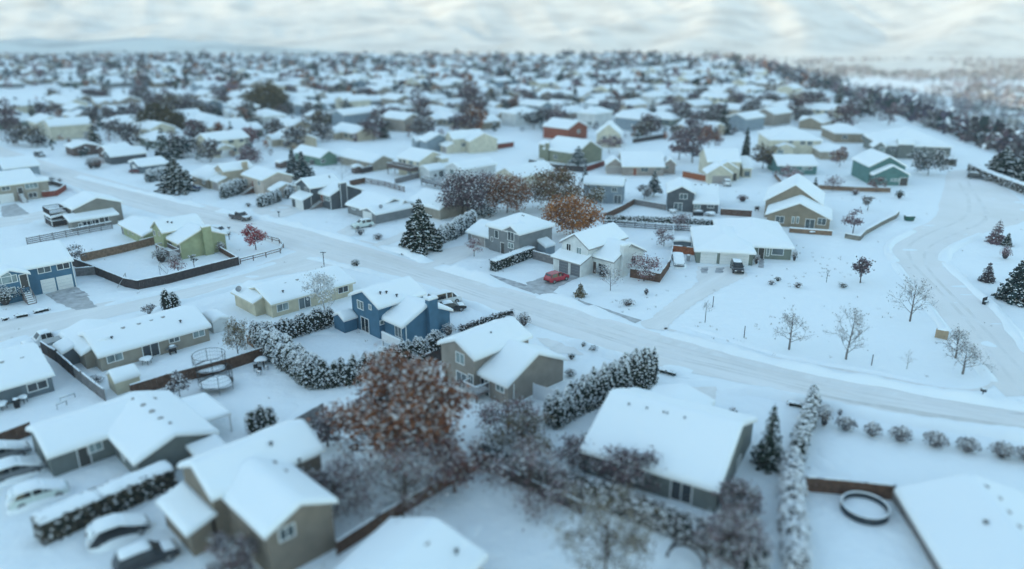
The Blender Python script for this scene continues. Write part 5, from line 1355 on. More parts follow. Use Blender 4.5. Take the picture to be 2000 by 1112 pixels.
tree('spruce', 'small two-topped conifer left of the large right-edge one', (1927, 550), 512, 34, mat=DARKTWIG, snow=.3, seed=27)
tree('spruce', 'open mauve conifer on the far side of the curving road', (1945, 474), 428, 44, mat=MAUVE, snow=.15, open_=.3, seed=28)
tree('spruce', 'little dark conifer beside the open mauve one', (1966, 480), 455, 24, mat=GREEN, snow=.4, seed=29)
tree('spruce', 'frosted conifer beside the olive house', (1129, 326), 284, 46, mat=BLUEGREEN, snow=.8, seed=30, bw=.55)
tree('spruce', 'tiny dark pine in front of the dark board fence', (1143, 356), 324, 20, mat=GREEN, snow=.35, seed=31)
tree('spruce', 'frosted pine on a bare stem behind the blue-grey house', (1276, 384), 332, 32, mat=BLUEGREEN, snow=.6, low=.25, seed=32)
tree('leafy', 'round frosted shrub tree beside the frosted pine', (1258, 390), 362, 28, leaf=GREYTWIG, ncl=14, per=50, size=.32, snow=.5, low=.08, seed=33)
tree('spruce', 'small bushy pine on the lawn of the white house', (1133, 580), 552, 28, mat=OLIVE, snow=.5, seed=34)
tree('spruce', 'dark spire-shaped conifer behind the cream house', (1456, 306), 248, 18, mat=GREEN, snow=.1, seed=35, bw=.6)
tree('leafy', 'dark brown tree behind the cream two-storey house', (1490, 330), 280, 46, leaf=OLIVE, leafmat2=DARKTWIG, ncl=24, per=60, size=.5, snow=.06, low=.1, seed=36)
tree('spruce', 'slim dark conifer between the teal and the tan-brown house', (1590, 378), 345, 17, mat=GREEN, snow=.25, seed=37)
tree('leafy', 'grey-green tree beside the double-gabled teal house', (1811, 342), 294, 58, leaf=GREYTWIG, leafmat2=BLUEGREEN, ncl=26, per=70, size=.5, snow=.3, low=.05, seed=38)
tree('spruce', 'dark snow-laden pine behind the curved hedge, the left one', (1958, 338), 284, 76, mat=GREEN, snow=.45, seed=39, bw=.8)
tree('spruce', 'dark snow-laden pine behind the curved hedge, at the frame edge', (2000, 350), 290, 66, mat=GREEN, snow=.45, seed=40, bw=.8)
tree('bare', 'pale frosted bare tree standing at the corner of the tall hedge', (637, 637), 532, 62, bark=BARKPALE, snow=.45, up=.7, low=.3, sprays=1, twigmat=leaf('frost_twig', (.5, .5, .5), (.3, .3, .3)), kids=4, seed=41)
tree('bare', 'upright olive twiggy tree in the yard of the beige rambler', (466, 700), 634, 58, bark=BARK, snow=.3, up=.9, low=.18, sprays=3, twigmat=OLIVE, kids=4, seed=42)
tree('bare', 'bare tree with one straight leader in the open field', (1541, 683), 611, 56, seed=43, kids=5, levels=3, rmin=.017, sprays=1, twigmat=GREYTWIG, trunk_r=.12, up=.5, low=.2, bark=BARKGREY)
tree('bare', 'bare two-stemmed tree, the widest in the open field', (1652, 702), 608, 90, seed=44, kids=5, levels=3, rmin=.017, sprays=1, twigmat=GREYTWIG, trunk_r=.12, up=.7, low=.12, bark=BARKGREY)
tree('bare', 'leaning bare tree near the curve of the side road', (1777, 628), 552, 86, seed=45, kids=5, levels=3, rmin=.017, sprays=1, twigmat=GREYTWIG, trunk_r=.12, up=.7, low=.15, bark=BARKGREY)
tree('bare', 'bare tree right beside the tan sign box', (1866, 700), 646, 52, seed=46, kids=5, levels=3, rmin=.017, sprays=1, twigmat=GREYTWIG, trunk_r=.12, up=.6, bark=BARKGREY)
tree('bare', 'bare spreading tree at the road corner below the tan sign box', (1880, 731), 678, 74, seed=47, kids=5, levels=3, rmin=.017, sprays=1, twigmat=GREYTWIG, trunk_r=.12, up=.4, low=.25, bark=BARKGREY)
tree('bare', 'faint thin sapling beside the marker post at the roadside', (1771, 721), 684, 28, seed=48, kids=4, levels=2, rmin=.015, bark=BARKPALE)
tree('bare', 'thin sapling with a bare stem near the shared driveway', (1377, 630), 590, 32, seed=49, kids=4, levels=2, rmin=.015, low=.5, bark=BARKGREY)
tree('leafy', 'mauve vase-shaped tree alone on the snow near the curving road', (1680, 553), 505, 38, leaf=MAUVE, leafmat2=DARKTWIG, ncl=18, per=45, size=.28, snow=.05, low=.3, seed=50)
tree('leafy', 'mauve twiggy tree above the curved stone wall', (1665, 458), 413, 38, leaf=MAUVE, ncl=16, per=40, size=.3, snow=.15, low=.3, seed=51)
tree('leafy', 'frosted little tree above the curved stone wall', (1694, 412), 382, 22, leaf=GREYTWIG, ncl=12, per=40, size=.3, snow=.6, low=.25, seed=52)
tree('leafy', 'pink-twigged crab tree in front of the steel-grey garage', (926, 501), 468, 36, leaf=PINK, ncl=16, per=40, size=.2, snow=.55, low=.3, seed=53)
tree('leafy', 'round mauve tree in the yard behind the white house', (1296, 481), 450, 36, leaf=MAUVE, ncl=18, per=50, size=.22, snow=.35, low=.22, seed=54)
tree('leafy', 'pink snow-flecked tree inside the curved fence of the white house', (1258, 549), 498, 54, leaf=PINK, ncl=24, per=55, size=.22, snow=.5, low=.15, seed=55)
tree('bare', 'bare multi-stemmed tree on the lawn of the white house', (1192, 568), 522, 44, seed=56, kids=4, levels=3, sprays=1, twigmat=MAUVE, low=.15)
tree('leafy', 'mauve round tree behind the low dark hedge fence', (1330, 449), 418, 36, leaf=MAUVE, ncl=16, per=45, size=.26, snow=.35, low=.2, seed=57)
tree('leafy', 'grey twiggy bush tree at the end of the tan fence', (148, 512), 482, 38, leaf=GREYTWIG, ncl=18, per=45, size=.22, snow=.2, low=.15, seed=58)
tree('leafy', 'pink little tree in the dark-fenced yard', (350, 538), 512, 32, leaf=PINK, ncl=14, per=35, size=.18, snow=.3, low=.35, seed=59)
tree('leafy', 'slim snowy sapling in the dark-fenced yard', (381, 530), 497, 13, leaf=GREEN, ncl=8, per=30, size=.2, snow=.7, low=.4, seed=60)
tree('leafy', 'frosted small tree beside the two columnar shrubs', (292, 617), 597, 22, leaf=GREYTWIG, ncl=12, per=40, size=.2, snow=.5, low=.25, seed=61)
tree('leafy', 'snow-laden small tree leaning over the brown fence by the trampoline', (352, 775), 732, 40, leaf=DARKTWIG, ncl=16, per=40, size=.22, snow=.6, low=.2, seed=62)
tree('bare', 'thin leafless tree in the yard behind the charcoal house', (668, 350), 320, 70, seed=63, kids=4, levels=3, up=.4, low=.1)
tree('leafy', 'pinkish bare tree between the pale house and the taupe ranch', (1190, 300), 268, 46, leaf=MAUVE, ncl=16, per=50, size=.45, snow=.1, seed=64)
for lab, b, t, w_, lf, sd_ in (('tall brown tree, first of the cluster left of the cream two-storey house', (1325, 312), 254, 40, MAUVE, 65), ('brown-mauve tree, middle of the cluster left of the cream two-storey house', (1352, 318), 250, 44, DARKTWIG, 66), ('rust-brown tree, last of the cluster left of the cream two-storey house', (1382, 296), 248, 44, COPPER2, 67)):
    tree('leafy', lab, b, t, w_, leaf=lf, leafmat2=MAUVE, ncl=24, per=60, size=.5, snow=.08, low=.1, seed=sd_)
tree('leafy', 'big olive-brown domed tree in the blurred left distance', (316, 268), 208, 84, leaf=leaf('dry_olive', (.12, .095, .05), (.06, .05, .03)), ncl=80, per=120, size=.8, snow=.02, low=.05, clr=.2, seed=68)
tree('leafy', 'second olive-brown tree in the blurred distance, right of the domed one', (523, 222), 170, 66, leaf=MATS['dry_olive'], leafmat2=OLIVE, ncl=70, per=110, size=.9, snow=.02, low=.05, seed=69)
tree('leafy', 'pinkish tree in the blurred left distance by a snowy roof', (484, 290), 250, 40, leaf=PINK, ncl=20, per=50, size=.6, snow=.1, seed=70)
tree('leafy', 'mauve tree behind the tan two-storey house', (490, 318), 288, 46, leaf=MAUVE, ncl=20, per=50, size=.5, snow=.15, low=.05, seed=71)
tree('leafy', 'pinkish shrub tree in front of the teal one-storey house', (1540, 358), 328, 44, leaf=PINK, ncl=20, per=40, size=.35, snow=.3, low=.25, seed=72)
tree('leafy', 'mauve tree above the tan yard wall, the left one', (1626, 374), 345, 36, leaf=MAUVE, ncl=14, per=35, size=.3, snow=.2, low=.3, seed=73)
tree('leafy', 'mauve tree above the tan yard wall, the right one', (1711, 376), 348, 34, leaf=MAUVE, leafmat2=COPPER, ncl=14, per=35, size=.3, snow=.15, low=.25, seed=74)
tree('leafy', 'brown shrubby tree beside the small cream hipped house', (1640, 326), 292, 34, leaf=COPPER2, leafmat2=MAUVE, ncl=18, per=50, size=.4, snow=.15, seed=75)
# near, out of focus
for lab, b, t, w_, lf, l2, sd_ in (
    ('grey-mauve bush below the copper tree, largest of the blurred ones', (790, 1010), 872, 190, GREYTWIG, MAUVE, 81), ('rusty bush at the right foot of the copper tree', (888, 962), 858, 100, MAUVE, COPPER, 82),
    ('frosted twiggy bush under the little deck of the taupe house', (990, 850), 782, 120, PINK, GREYTWIG, 83), ('olive-brown bush between the frosted bush and the clipped hedge', (1020, 892), 815, 130, OLIVE, GREYTWIG, 84),
    ('blurred grey bare tree behind the dark board fence', (1035, 985), 872, 150, GREYTWIG, MAUVE, 85), ('reddish-mauve bush against the broad-roofed house', (1225, 962), 880, 110, MAUVE, DARKTWIG, 86), ('mauve twigs at the left corner of the broad roof', (1135, 915), 855, 80, MAUVE, GREYTWIG, 87),
    ('mauve bush below the right corner of the broad roof', (1440, 1005), 945, 86, MAUVE, GREYTWIG, 88), ('lone blurred tree on two stems at the bottom edge', (1180, 1130), 950, 190, GREYTWIG, OLIVE, 89), ('snowy bush over the brown arch at the bottom edge', (1425, 1100), 1005, 130, GREYTWIG, MAUVE, 90), ('blurred mauve bush in front of the near taupe house', (455, 1130), 1050, 90, MAUVE, GREYTWIG, 91), ('grey-mauve twigs beside the taupe house wall', (660, 1000), 905, 120, GREYTWIG, MAUVE, 92), ('leafless bush over the snow by the grey yard fence', (640, 872), 812, 60, GREYTWIG, MAUVE, 93)):
    tree('leafy', lab, b, t, w_, leaf=lf, leafmat2=l2, ncl=36, per=80, size=.21, snow=.16, low=.04, clr=.22, trunk_r=.14, seed=sd_, name='bush', cat='bush')
# ------------------------------------------------------------------ hedges and shrubs
FROST = leaf('frosted_green', (.11, .13, .13), (.05, .065, .06))
hedge('tall snowy hedge along the back of the blue house yard', [(500, 672), (560, 663), (600, 650), (652, 634)], 2.7, .8, .75, snow=.68, seed=1)
hedge('tall snowy hedge running down the left side of the blue house yard', [(498, 668), (520, 690), (560, 722), (612, 758)], 3.3, .95, .75, snow=.72, seed=2, rows=2)
hedge('tall hedge closing the near side of the blue house yard', [(618, 758), (665, 754), (720, 740), (800, 714), (868, 688)], 3.0, .75, .7, snow=.65, seed=3, hj=.2)
hedge('rising hedge of columns to the right of the taupe house', [(1066, 836), (1120, 805), (1185, 780), (1264, 750)], 3.0, .7, .75, snow=.62, hz=4.8, seed=4, hj=.16, rows=2)
hedge('row of frosted columnar evergreens behind the roadside spruce', [(848, 482), (885, 466), (928, 444)], 3.4, .8, .85, FROST, snow=.6, seed=5, size=.32)
hedge('dark snowy hedge in front of the tan two-storey house', [(434, 388), (455, 382), (478, 374)], 3.4, 1.0, .9, FROST, snow=.5, seed=6, size=.36, core=CORE)
hedge('dark snowy hedge beside the peach house driveway', [(506, 405), (526, 399), (546, 392)], 2.8, 1.0, .9, FROST, snow=.5, seed=7, size=.36)
hedge('short hedge between the peach and the charcoal house', [(563, 388), (578, 378)], 2.8, .9, .9, FROST, snow=.5, seed=8, size=.36)
hedge('frosted hedge at the foot of the big bend spruce', [(292, 356), (312, 350), (330, 348)], 3.0, 1.3, 1.1, FROST, snow=.5, seed=9, size=.4)
hedge('pair of columnar evergreens by the beige rambler', [(322, 612), (350, 606)], 3.2, .85, .9, CEDAR, snow=.55, seed=10)
hedge('square snowy evergreen clump on the cross-gabled house lawn', [(484, 848), (538, 838)], 2.8, .85, .8, CEDAR, snow=.5, seed=11, pointed=.45)
box_hedge('clipped snow-topped hedge between the steel-grey and the white house', [(962, 530), (1038, 501)], 1.9, 1.5, CEDAR, .5)
box_hedge('long clipped hedge with a white top in front of the near taupe house', [(78, 1058), (200, 1004), (338, 945)], 2.1, 2.0, BROWNHEDGE, .2, cap=.3, size=.3)
hedge('narrow hedge with a snow ridge running towards the street', [(1556, 902), (1568, 852), (1588, 794)], 2.3, .75, .75, CEDAR, snow=.75, seed=14, pointed=.5, size=.26)
hedge('lumpy snow-covered hedge down to the bottom edge', [(1552, 1130), (1545, 1010), (1546, 915)], 2.1, .95, .8, GREYTWIG, snow=.85, seed=15, pointed=.5, size=.32, hj=.2, core=TWIGCORE)
box_hedge('long greyish hedge with a snowy top behind the bottom yard', [(930, 905), (1080, 955), (1250, 1015), (1400, 1075), (1490, 1125)], 1.9, 1.6, GREYTWIG, .45, cap=0, size=.26)
box_hedge('low snowy hedge above the dark rail fence', [(1182, 432), (1260, 434), (1340, 438), (1440, 444)], 1.0, 1.6, CEDAR, .6, cap=0, size=.3)
box_hedge('curved brown hedge with a snow top at the right edge', [(1897, 334), (1925, 348), (1960, 362), (2030, 388)], 2.0, 2.2, BROWNHEDGE, .2, cap=.35, size=.4)
box_hedge('small clipped hedge at the head of the side road', [(1838, 322), (1866, 324)], 2.0, 2.0, BROWNHEDGE, .15, cap=.35, size=.4)
for i, (a, b) in enumerate((((5, 628), (17, 624)), ((30, 622), (57, 617)), ((67, 613), (98, 606)))):
    box_hedge(['low dark kerb hedge of the blue split-level, leftmost piece', 'low dark kerb hedge of the blue split-level, middle piece', 'low dark kerb hedge of the blue split-level, longest piece'][i], [a, b], .4, .5, DARKTWIG, .15, cap=.3)
box_hedge('low dark hedge by the end of the column hedge', [(1278, 724), (1320, 735)], .45, .5, GREEN, .2, cap=.15)
box_hedge('low dark hedge beside the narrow snow-ridged hedge', [(1538, 791), (1570, 797)], .45, .5, GREEN, .2, cap=.15)
box_hedge('low line of bushes behind the taupe house roof', [(898, 648), (950, 630), (1002, 615)], .8, .7, DARKTWIG, .5, cap=0, size=.2)
ROW = [(1651, 840, 815, 38), (1703, 852, 826, 33), (1757, 862, 834, 42), (1825, 872, 845, 45), (1888, 882, 857, 45), (1955, 893, 866, 46), (2004, 900, 874, 44)]
RL = ['clipped round shrub, first in the row and next to the twiggy bush', 'clipped round shrub, second and smallest in the row', 'clipped round shrub, third in the roadside row', 'clipped round shrub, fourth in the roadside row', 'clipped round shrub, fifth in the roadside row', 'clipped round shrub, sixth in the row', 'clipped round shrub cut by the right frame edge']
GREYSHRUB = leaf('frosted_shrub', (.27, .26, .27), (.15, .145, .15))
for q, lab in zip(ROW, RL): shrub(lab, (q[0], q[1]), q[2], q[3], GREYSHRUB, group='clipped shrubs in a row along the street', name='round_shrub', snow=.3, size=.2, dens=60)
for lab, b, t, w_, lf, sn in (
    ('round dark shrub on the snow near the street sign', (695, 524), 506, 18, GREEN, .5), ('small dark shrub at the foot of the street sign', (632, 527), 520, 10, DARKTWIG, .5), ('grey bush peeping over the taupe house roof', (1022, 637), 611, 30, GREYTWIG, .25), ('grey bush beside the bright blue house', (876, 655), 632, 30, GREYTWIG, .3), ('dark twiggy shrub at the door of the white house', (1178, 540), 520, 34, DARKTWIG, .45),
    ('snowy dark bush under the arched window, left one', (12, 596), 560, 40, GREEN, .6), ('snowy dark bush under the arched window, right one', (42, 586), 553, 34, GREEN, .6), ('dark snow-capped shrub on the charcoal house lawn', (738, 468), 456, 22, DARKTWIG, .6), ('twiggy shrub beside the white car', (704, 459), 446, 18, DARKTWIG, .3), ('round mauve shrub beside the charcoal house, on open snow', (1450, 394), 380, 24, MAUVE, .1),
    ('low mauve shrub on the snow below the tan yard fence', (1670, 381), 370, 18, MAUVE, .2), ('dark round bush on the snow below the double-gabled teal house', (1756, 388), 371, 18, GREEN, .1), ('thin-stemmed bush next to the row of round shrubs', (1609, 832), 790, 28, GREYTWIG, .4), ('snowy mound shrub by the narrow hedge', (1430, 812), 797, 20, DARKTWIG, .5), ('pair of twigs poking from the snow by the white house', (1262, 576), 564, 10, DARKTWIG, .2), ('low brown shrub on the lawn of the white house', (1226, 596), 585, 30, GREYTWIG, .5),
    ('dark round shrub behind the ranch house entrance', (1519, 549), 541, 14, GREEN, .5), ('grey mound shrub on the wide snow field', (1558, 562), 552, 18, GREYTWIG, .4), ('flat grey shrub on the wide snow field', (1506, 556), 548, 16, GREYTWIG, .5), ('dark flat shrub near the small sign pole', (1646, 562), 553, 18, GREEN, .5), ('rosy leaning bush on the slope at the right', (1962, 506), 480, 22, PINK, .2), ('shrub at the right corner of the ranch house', (1551, 510), 488, 12, DARKTWIG, .6), ('shrub left of the ranch house door', (1477, 516), 497, 14, DARKTWIG, .6),
    ('bush at the corner of the fenced yard by the green house', (316, 512), 484, 34, BROWNHEDGE, .6), ('rusty bush under the green house deck', (342, 516), 500, 28, COPPER, .5), ('dark twiggy bush beside the green house chimney', (432, 492), 472, 18, MAUVE, .5), ('snowy mound bush in front of the taupe house, nearer one', (1114, 735), 722, 24, GREEN, .65), ('snowy mound bush in front of the taupe house, by the driveway', (1116, 702), 690, 16, GREEN, .65), ('low dark bush beside the driveway of the taupe house', (1160, 686), 676, 20, GREEN, .6), ('small curved bush at the driveway edge', (1140, 680), 668, 10, GREEN, .5),
    ('grey shrub in the tan two-storey house yard', (485, 404), 396, 12, GREYTWIG, .5), ('bushy dark shrub by the roadside in the far left row', (190, 328), 306, 34, COPPER, .4), ('frosted shrub clump by the far left hedge', (178, 330), 308, 18, DARKTWIG, .5), ('frosted bush beside the fenced lawn of the beige rambler', (186, 748), 736, 34, GREYTWIG, .7), ('shrub at the left yard end of the big hedge', (1640, 812), 800, 10, DARKTWIG, .3), ('dark shrub cluster behind the cream split-level, left', (80, 356), 346, 10, GREEN, .4), ('dark shrub cluster behind the cream split-level, middle', (102, 356), 346, 14, BLUEGREEN, .4), ('dark shrub cluster behind the cream split-level, right', (117, 356), 348, 10, GREYTWIG, .4)):
    shrub(lab, b, t, w_, lf, snow=sn)
# ------------------------------------------------------------------ fences and walls
fence('dark board fence around the yard with the goals', [(143, 520), (182, 535), (245, 561), (270, 566), (330, 554), (467, 518)], 1.5, WOODDARK)
fence('weathered tan fence between the two yards of the green house', [(160, 512), (240, 494), (302, 478)], 1.5, WOODTAN)
fence('grey slatted fence behind the blue split-level roof', [(54, 479), (130, 464), (220, 447)], 1.5, WOODGREY, 'slat')
fence('pale grey gate fence joining the dark board fence', [(150, 540), (187, 537)], 1.4, WOODGREY)
fence('red-brown fence beside the cream split-level', [(84, 386), (112, 383), (130, 371)], 1.4, WOODRED)
fence('dark fence behind the cream split-level', [(82, 364), (104, 362), (128, 370)], 1.2, WOODDARK)
fence('split-rail fence curving round the red tree', [(470, 516), (520, 503), (548, 495), (554, 485), (546, 476), (518, 469)], 1.0, WOODBROWN, 'rail')
fence('short brown fence beside the green house chimney', [(424, 489), (466, 514)], 1.0, WOODBROWN)
fence('dark fence along the shed side of the beige rambler', [(84, 690), (112, 708), (146, 738)], 1.6, WOODDARK)
fence('snow-dusted grey fence past the yellow barn shed', [(147, 738), (175, 760), (206, 784)], 1.5, WOODGREY)
fence('long dark brown fence behind the trampolines', [(258, 776), (330, 754), (450, 722), (522, 698)], 1.5, WOODBROWN)
fence('short tan fence at the corner of the tall hedge', [(484, 672), (522, 697)], 1.4, WOODTAN)
fence('dark fence between the blue and the taupe house', [(832, 716), (862, 704)], 1.6, WOODDARK)
fence('white vinyl fence panel on the right of the taupe house', [(1042, 777), (1082, 790)], 1.8, VINYL, 'panel', snow=False)
fence('white vinyl fence panel on the left of the taupe house', [(848, 742), (868, 750)], 1.6, VINYL, 'panel', snow=False)
fence('grey board fence behind the square evergreen clump', [(562, 852), (632, 812)], 1.5, WOODGREY)
fence('dark grey fence left of the white house garage', [(1041, 506), (1088, 519)], 1.5, WOODGREY)
fence('curved brown fence on the right of the white house', [(1231, 542), (1288, 552), (1306, 526)], 1.5, WOODBROWN)
fence('thin dark fence between the white house and the ranch house', [(1308, 522), (1313, 496), (1315, 445)], 1.2, WOODDARK, 'rail')
fence('cedar-orange fence beside the ranch house garage', [(1314, 494), (1358, 499)], 1.4, WOODORANGE)
fence('dark rail fence with a snowy top, below the low hedge', [(1178, 442), (1240, 446), (1300, 450), (1420, 456)], 1.3, WOODDARK, 'slat')
fence('brown fence right of the charcoal patio house', [(1407, 420), (1467, 424)], 1.4, WOODBROWN)
fence('grey fence left of the charcoal patio house', [(1238, 400), (1300, 411)], 1.3, WOODGREY)
fence('brown slanting fence beside the blue-grey house', [(1180, 430), (1214, 414), (1238, 400)], 1.4, WOODBROWN)
fence('orange-stained fence left of the cream two-storey house', [(1333, 346), (1387, 357)], 1.7, WOODORANGE)
fence('dark board fence in front of the olive house', [(1033, 323), (1080, 333), (1140, 337)], 1.8, WOODDARK)
fence('reddish fence between the olive house and the taupe ranch', [(1146, 336), (1180, 324)], 1.6, WOODRED)
fence('dark fence behind the charcoal house yard', [(684, 364), (712, 358)], 1.5, WOODBROWN)
fence('long rail fence with snow behind the grey garage house', [(713, 358), (752, 365), (790, 376)], 1.5, WOODBROWN, 'slat')
fence('dark fence under the brown raised deck', [(706, 340), (746, 331)], 1.6, WOODDARK)
fence('grey fence running up to the white gabled house', [(772, 360), (805, 351), (842, 343)], 1.5, WOODGREY)
fence('grey fence in front of the green gable end', [(606, 323), (666, 316)], 1.5, WOODGREY)
fence('dark fence beyond the white gabled house', [(940, 296), (1003, 287)], 1.7, WOODRED)
fence('dark slanting fence beside the pale house', [(1236, 280), (1300, 270)], 1.6, WOODDARK)
fence('tan yard fence below the double-gabled teal house', [(1598, 370), (1668, 374), (1738, 376)], 1.1, WOODTAN, 'panel')
fence('tan fence along the yard of the teal one-storey house', [(1512, 345), (1528, 363), (1596, 366)], 1.0, WOODTAN)
fence('brown fence behind the round pool', [(1572, 960), (1640, 966), (1740, 977)], 1.5, WOODBROWN)
fence('dark grey fence along the right-edge house', [(1742, 978), (1790, 1052), (1836, 1135)], 1.6, WOODGREY)
fence('blurred brown fence behind the bottom-edge house', [(660, 1085), (760, 1020), (860, 960), (930, 918)], 1.3, WOODBROWN)
fence('dark fence at the back of the bottom yard', [(935, 912), (1040, 962), (1135, 1005)], 1.2, WOODDARK)
fence('dark brown fence at the left edge behind the parked cars', [(-10, 878), (62, 850)], 1.5, WOODBROWN)
fence('dark fence between grey and charcoal houses in the far row', [(690, 440), (700, 446)], 1.2, WOODORANGE) if False else None
stone_wall('curved stone retaining wall below the mauve twiggy tree', [(1650, 465), (1678, 470), (1688, 459), (1720, 441), (1748, 427), (1754, 420)], .9)
stone_wall('low tan garden wall below the tan-brown gabled house', [(1541, 454), (1580, 457), (1624, 460)], .9, WOODTAN)
# ------------------------------------------------------------------ sheds
shed('yellow barn-shaped shed with a snow roof behind the grey fence', 230, 772, 45, 2.6, 2.6, 1.7, S_CREAM, .6, 'u')
shed('grey garden shed between the slate-grey house and the beige rambler', 128, 717, 45, 2.8, 3.4, 1.9, S_SLATE, .35, 'v')
shed('blue garden shed with white trim beside the bright blue house', 674, 651, 45, 2.0, 2.6, 1.9, S_BLUE, .5, 'u')
shed('pale blue long shed between the steel-grey and the white house', 1065, 500, 45, 2.6, 5.0, 1.7, S_BLUEGREY, .4, 'u')
shed('little shed with a flat snow roof by the cedar-orange fence', 1315, 486, -10, 3.2, 2.4, 1.6, S_SLATE, .1, 'v')
shed('open garden shelter at the near end of the beige rambler', 418, 652, 45, 2.2, 3.4, 1.8, S_WHITE, .3, 'v')
shed('small white shed behind the cream two-storey house', 1353, 306, 0, 3, 3, 2.0, S_BLUEGREY, .6, 'u')
shed('garden shed at the fence of the raised-deck house', 692, 340, 30, 2.6, 2.6, 1.8, S_DARKBROWN, .3, 'v')
shed('dark garden shed beside the twin spruces', 548, 330, 45, 3.4, 3, 1.8, S_DARKBROWN, .3, 'v')
# ------------------------------------------------------------------ vehicles
PR = paint('paint_red', (.36, .012, .03)); PW = paint('paint_white', (.70, .72, .72)); PB = paint('paint_brown', (.075, .06, .06)); PK = paint('paint_black', (.02, .022, .026)); PG = paint('paint_grey', (.16, .17, .18)); PBL = paint('paint_blue', (.03, .06, .17)); PWG = paint('paint_mint', (.62, .70, .66))
car('red hatchback on the cleared concrete driveway', 1087, 549, 40, PR, 'suv', snow=0, L=4.4)
car('dark brown pickup truck driving on the snowy street', 470, 429, -35, PB, 'pickup', .6, L=5.9)
car('white car parked behind the green house', 428, 458, -20, PW, 'suv', .9)
car('pale white car in front of the single garage gable', 708, 444, 215, PWG, 'suv', .3)
car('black car facing the street in front of the double garage door', 1439, 529, -98, PK, 'suv', .5, L=4.6)
car('car buried white under snow beside the ranch house garage', 1324, 517, -96, PG, 'suv', 1, cover=True, L=4.8)
car('white car parked below the stacked garage gables', 1419, 362, 82, PW, 'suv', .5)
car('dark car behind the bright blue house', 880, 607, 20, PK, 'car', .8)
car('white van behind the bright blue house', 868, 594, 35, PW, 'van', .8)
car('white pickup truck seen over the slate-grey house roof', 93, 672, 225, PW, 'pickup', .9)
car('dark blue car beside the bend spruce', 375, 371, 20, PBL, 'car', .8)
car('dark car by the curved hedge, the left of two', 1907, 349, -30, PK, 'suv', .6)
car('dark car by the curved hedge, the right of two', 1938, 354, -30, PG, 'car', 1.0)
car('dark car up the far left street', 78, 306, -35, PK, 'suv', .9)
car('maroon car beside the white garage in the far left row', 270, 338, 10, paint('paint_maroon', (.12, .02, .03)), 'car', .7)
car('snow-covered car cut by the left edge, uppermost of the yard cars', 6, 897, 42, PG, 'suv', 1, cover=True)
car('snow-covered car in the yard, second from the left edge', 34, 930, 42, PG, 'suv', 1, cover=True)
car('snow-covered car in the yard, nearest to the cross-gabled house', 78, 976, 38, PWG, 'suv', 1, cover=True)
car('snow-covered car in the yard, lowest on the left edge', 20, 985, 42, PG, 'car', 1, cover=True) if False else None
car('black car with a snowy roof below the long clipped hedge', 234, 1048, 38, PK, 'suv', .8, cover=True)
car('black car half seen at the bottom edge below the clipped hedge', 288, 1100, 38, PK, 'suv', .8)
# ------------------------------------------------------------------ yard and street things
trampoline('trampoline with a net behind the brown fence', 412, 728, 1.9)
trampoline('trampoline with a net in front of the brown fence', 424, 760, 1.9)
goal('small netted goal at the near corner of the dark-fenced yard', 246, 556, 20)
goal('small netted goal beside the pink little tree', 314, 533, 200)
bin_('dark bin between the two white garage doors', 114, 566)
bin_('grey bin beside the buried car', 1344, 510, METAL, 0)
bin_('dark bin at the wall of the slate-grey house', 34, 797, BLACK, 45)
table('round snow-topped table where the dark brown fence meets the tall hedge', 511, 712, .8, name='garden_table')
chair('snowy garden seat left of the round table', 500, 724, 200); chair('snowy garden seat right of the round table', 520, 722, 100); chair('snowy garden seat nearest the camera at the round table', 507, 732, 0)
table('white snow-heaped table on the beige rambler lawn', 287, 711, .75); table('snow-topped table at the wall of the slate-grey house', 47, 787, .5); table('snow-topped table cut by the left edge at the slate-grey wall', 4, 800, .7)
grill('barbecue against the beige rambler wall', 338, 691, 45)
table('snow-capped patio table left of the charcoal house door', 1314, 417, .9); table('long snow-capped patio table by the low hedge', 1388, 422, 1.1); table('round covered fire pit below the tan-brown house', 1586, 457, .7, .5)
chair('blue chair by the sliding door of the bright blue house', 704, 640, 120, S_BLUE)
grill('barbecue on the tan-brown house terrace', 1478, 412, 0)
t = local_thing('hot_tub', 'dark hot tub with a grey cover against the charcoal house', 'hot tub', 1363, 420, -10); q = MB(); q.box(-1.1, 1.1, -1, 1, -.1, .85); q.build('cabinet', BLACK, t); q = MB(); q.box(-1.14, 1.14, -1.04, 1.04, .85, .95); c_ = q.build('cover', METAL, t); q = MB(); q.smooth = True; snow_lump(q, (.1, .3, .95), .9, .6, .18, 4); q.build('snow_cap', SNOW, c_)
t = local_thing('round_pool', 'round above-ground pool with a snowy rim by the brown fence', 'pool', 1688, 1000); q = MB(); N = 28
for i in range(N):
    a0, a1 = 2 * math.pi * i / N, 2 * math.pi * (i + 1) / N; v = []
    for r_, z in ((1.95, -.1), (1.95, .7), (1.8, .7), (1.8, -.1)):
        for a in (a0, a1): v.append((r_ * math.cos(a), r_ * math.sin(a), z))
    q.add(v, [(0, 1, 3, 2), (2, 3, 5, 4), (4, 5, 7, 6)])
q.build('wall', plain('pool_wall', (.035, .045, .055), .6), t); q = MB(); q.smooth = True; q.tube([(1.9 * math.cos(2 * math.pi * i / N), 1.9 * math.sin(2 * math.pi * i / N), .73) for i in range(N + 1)], [.075] * (N + 1), 6, cap=False); q.build('rim_snow', SNOW, t); q = MB(); q.cyl((0, 0), 1.79, .1, .2, 28); q.build('snow_fill', SNOW, t)
t = local_thing('street_sign', 'street-name sign post on the corner with a snow-capped top', 'sign', 633, 519); h_ = height_at(P(633, 519), 491); q = MB(); q.tube([(0, 0, -.3), (0, 0, h_)], [.07, .06], 8); q.build('pole', WOODDARK, t)
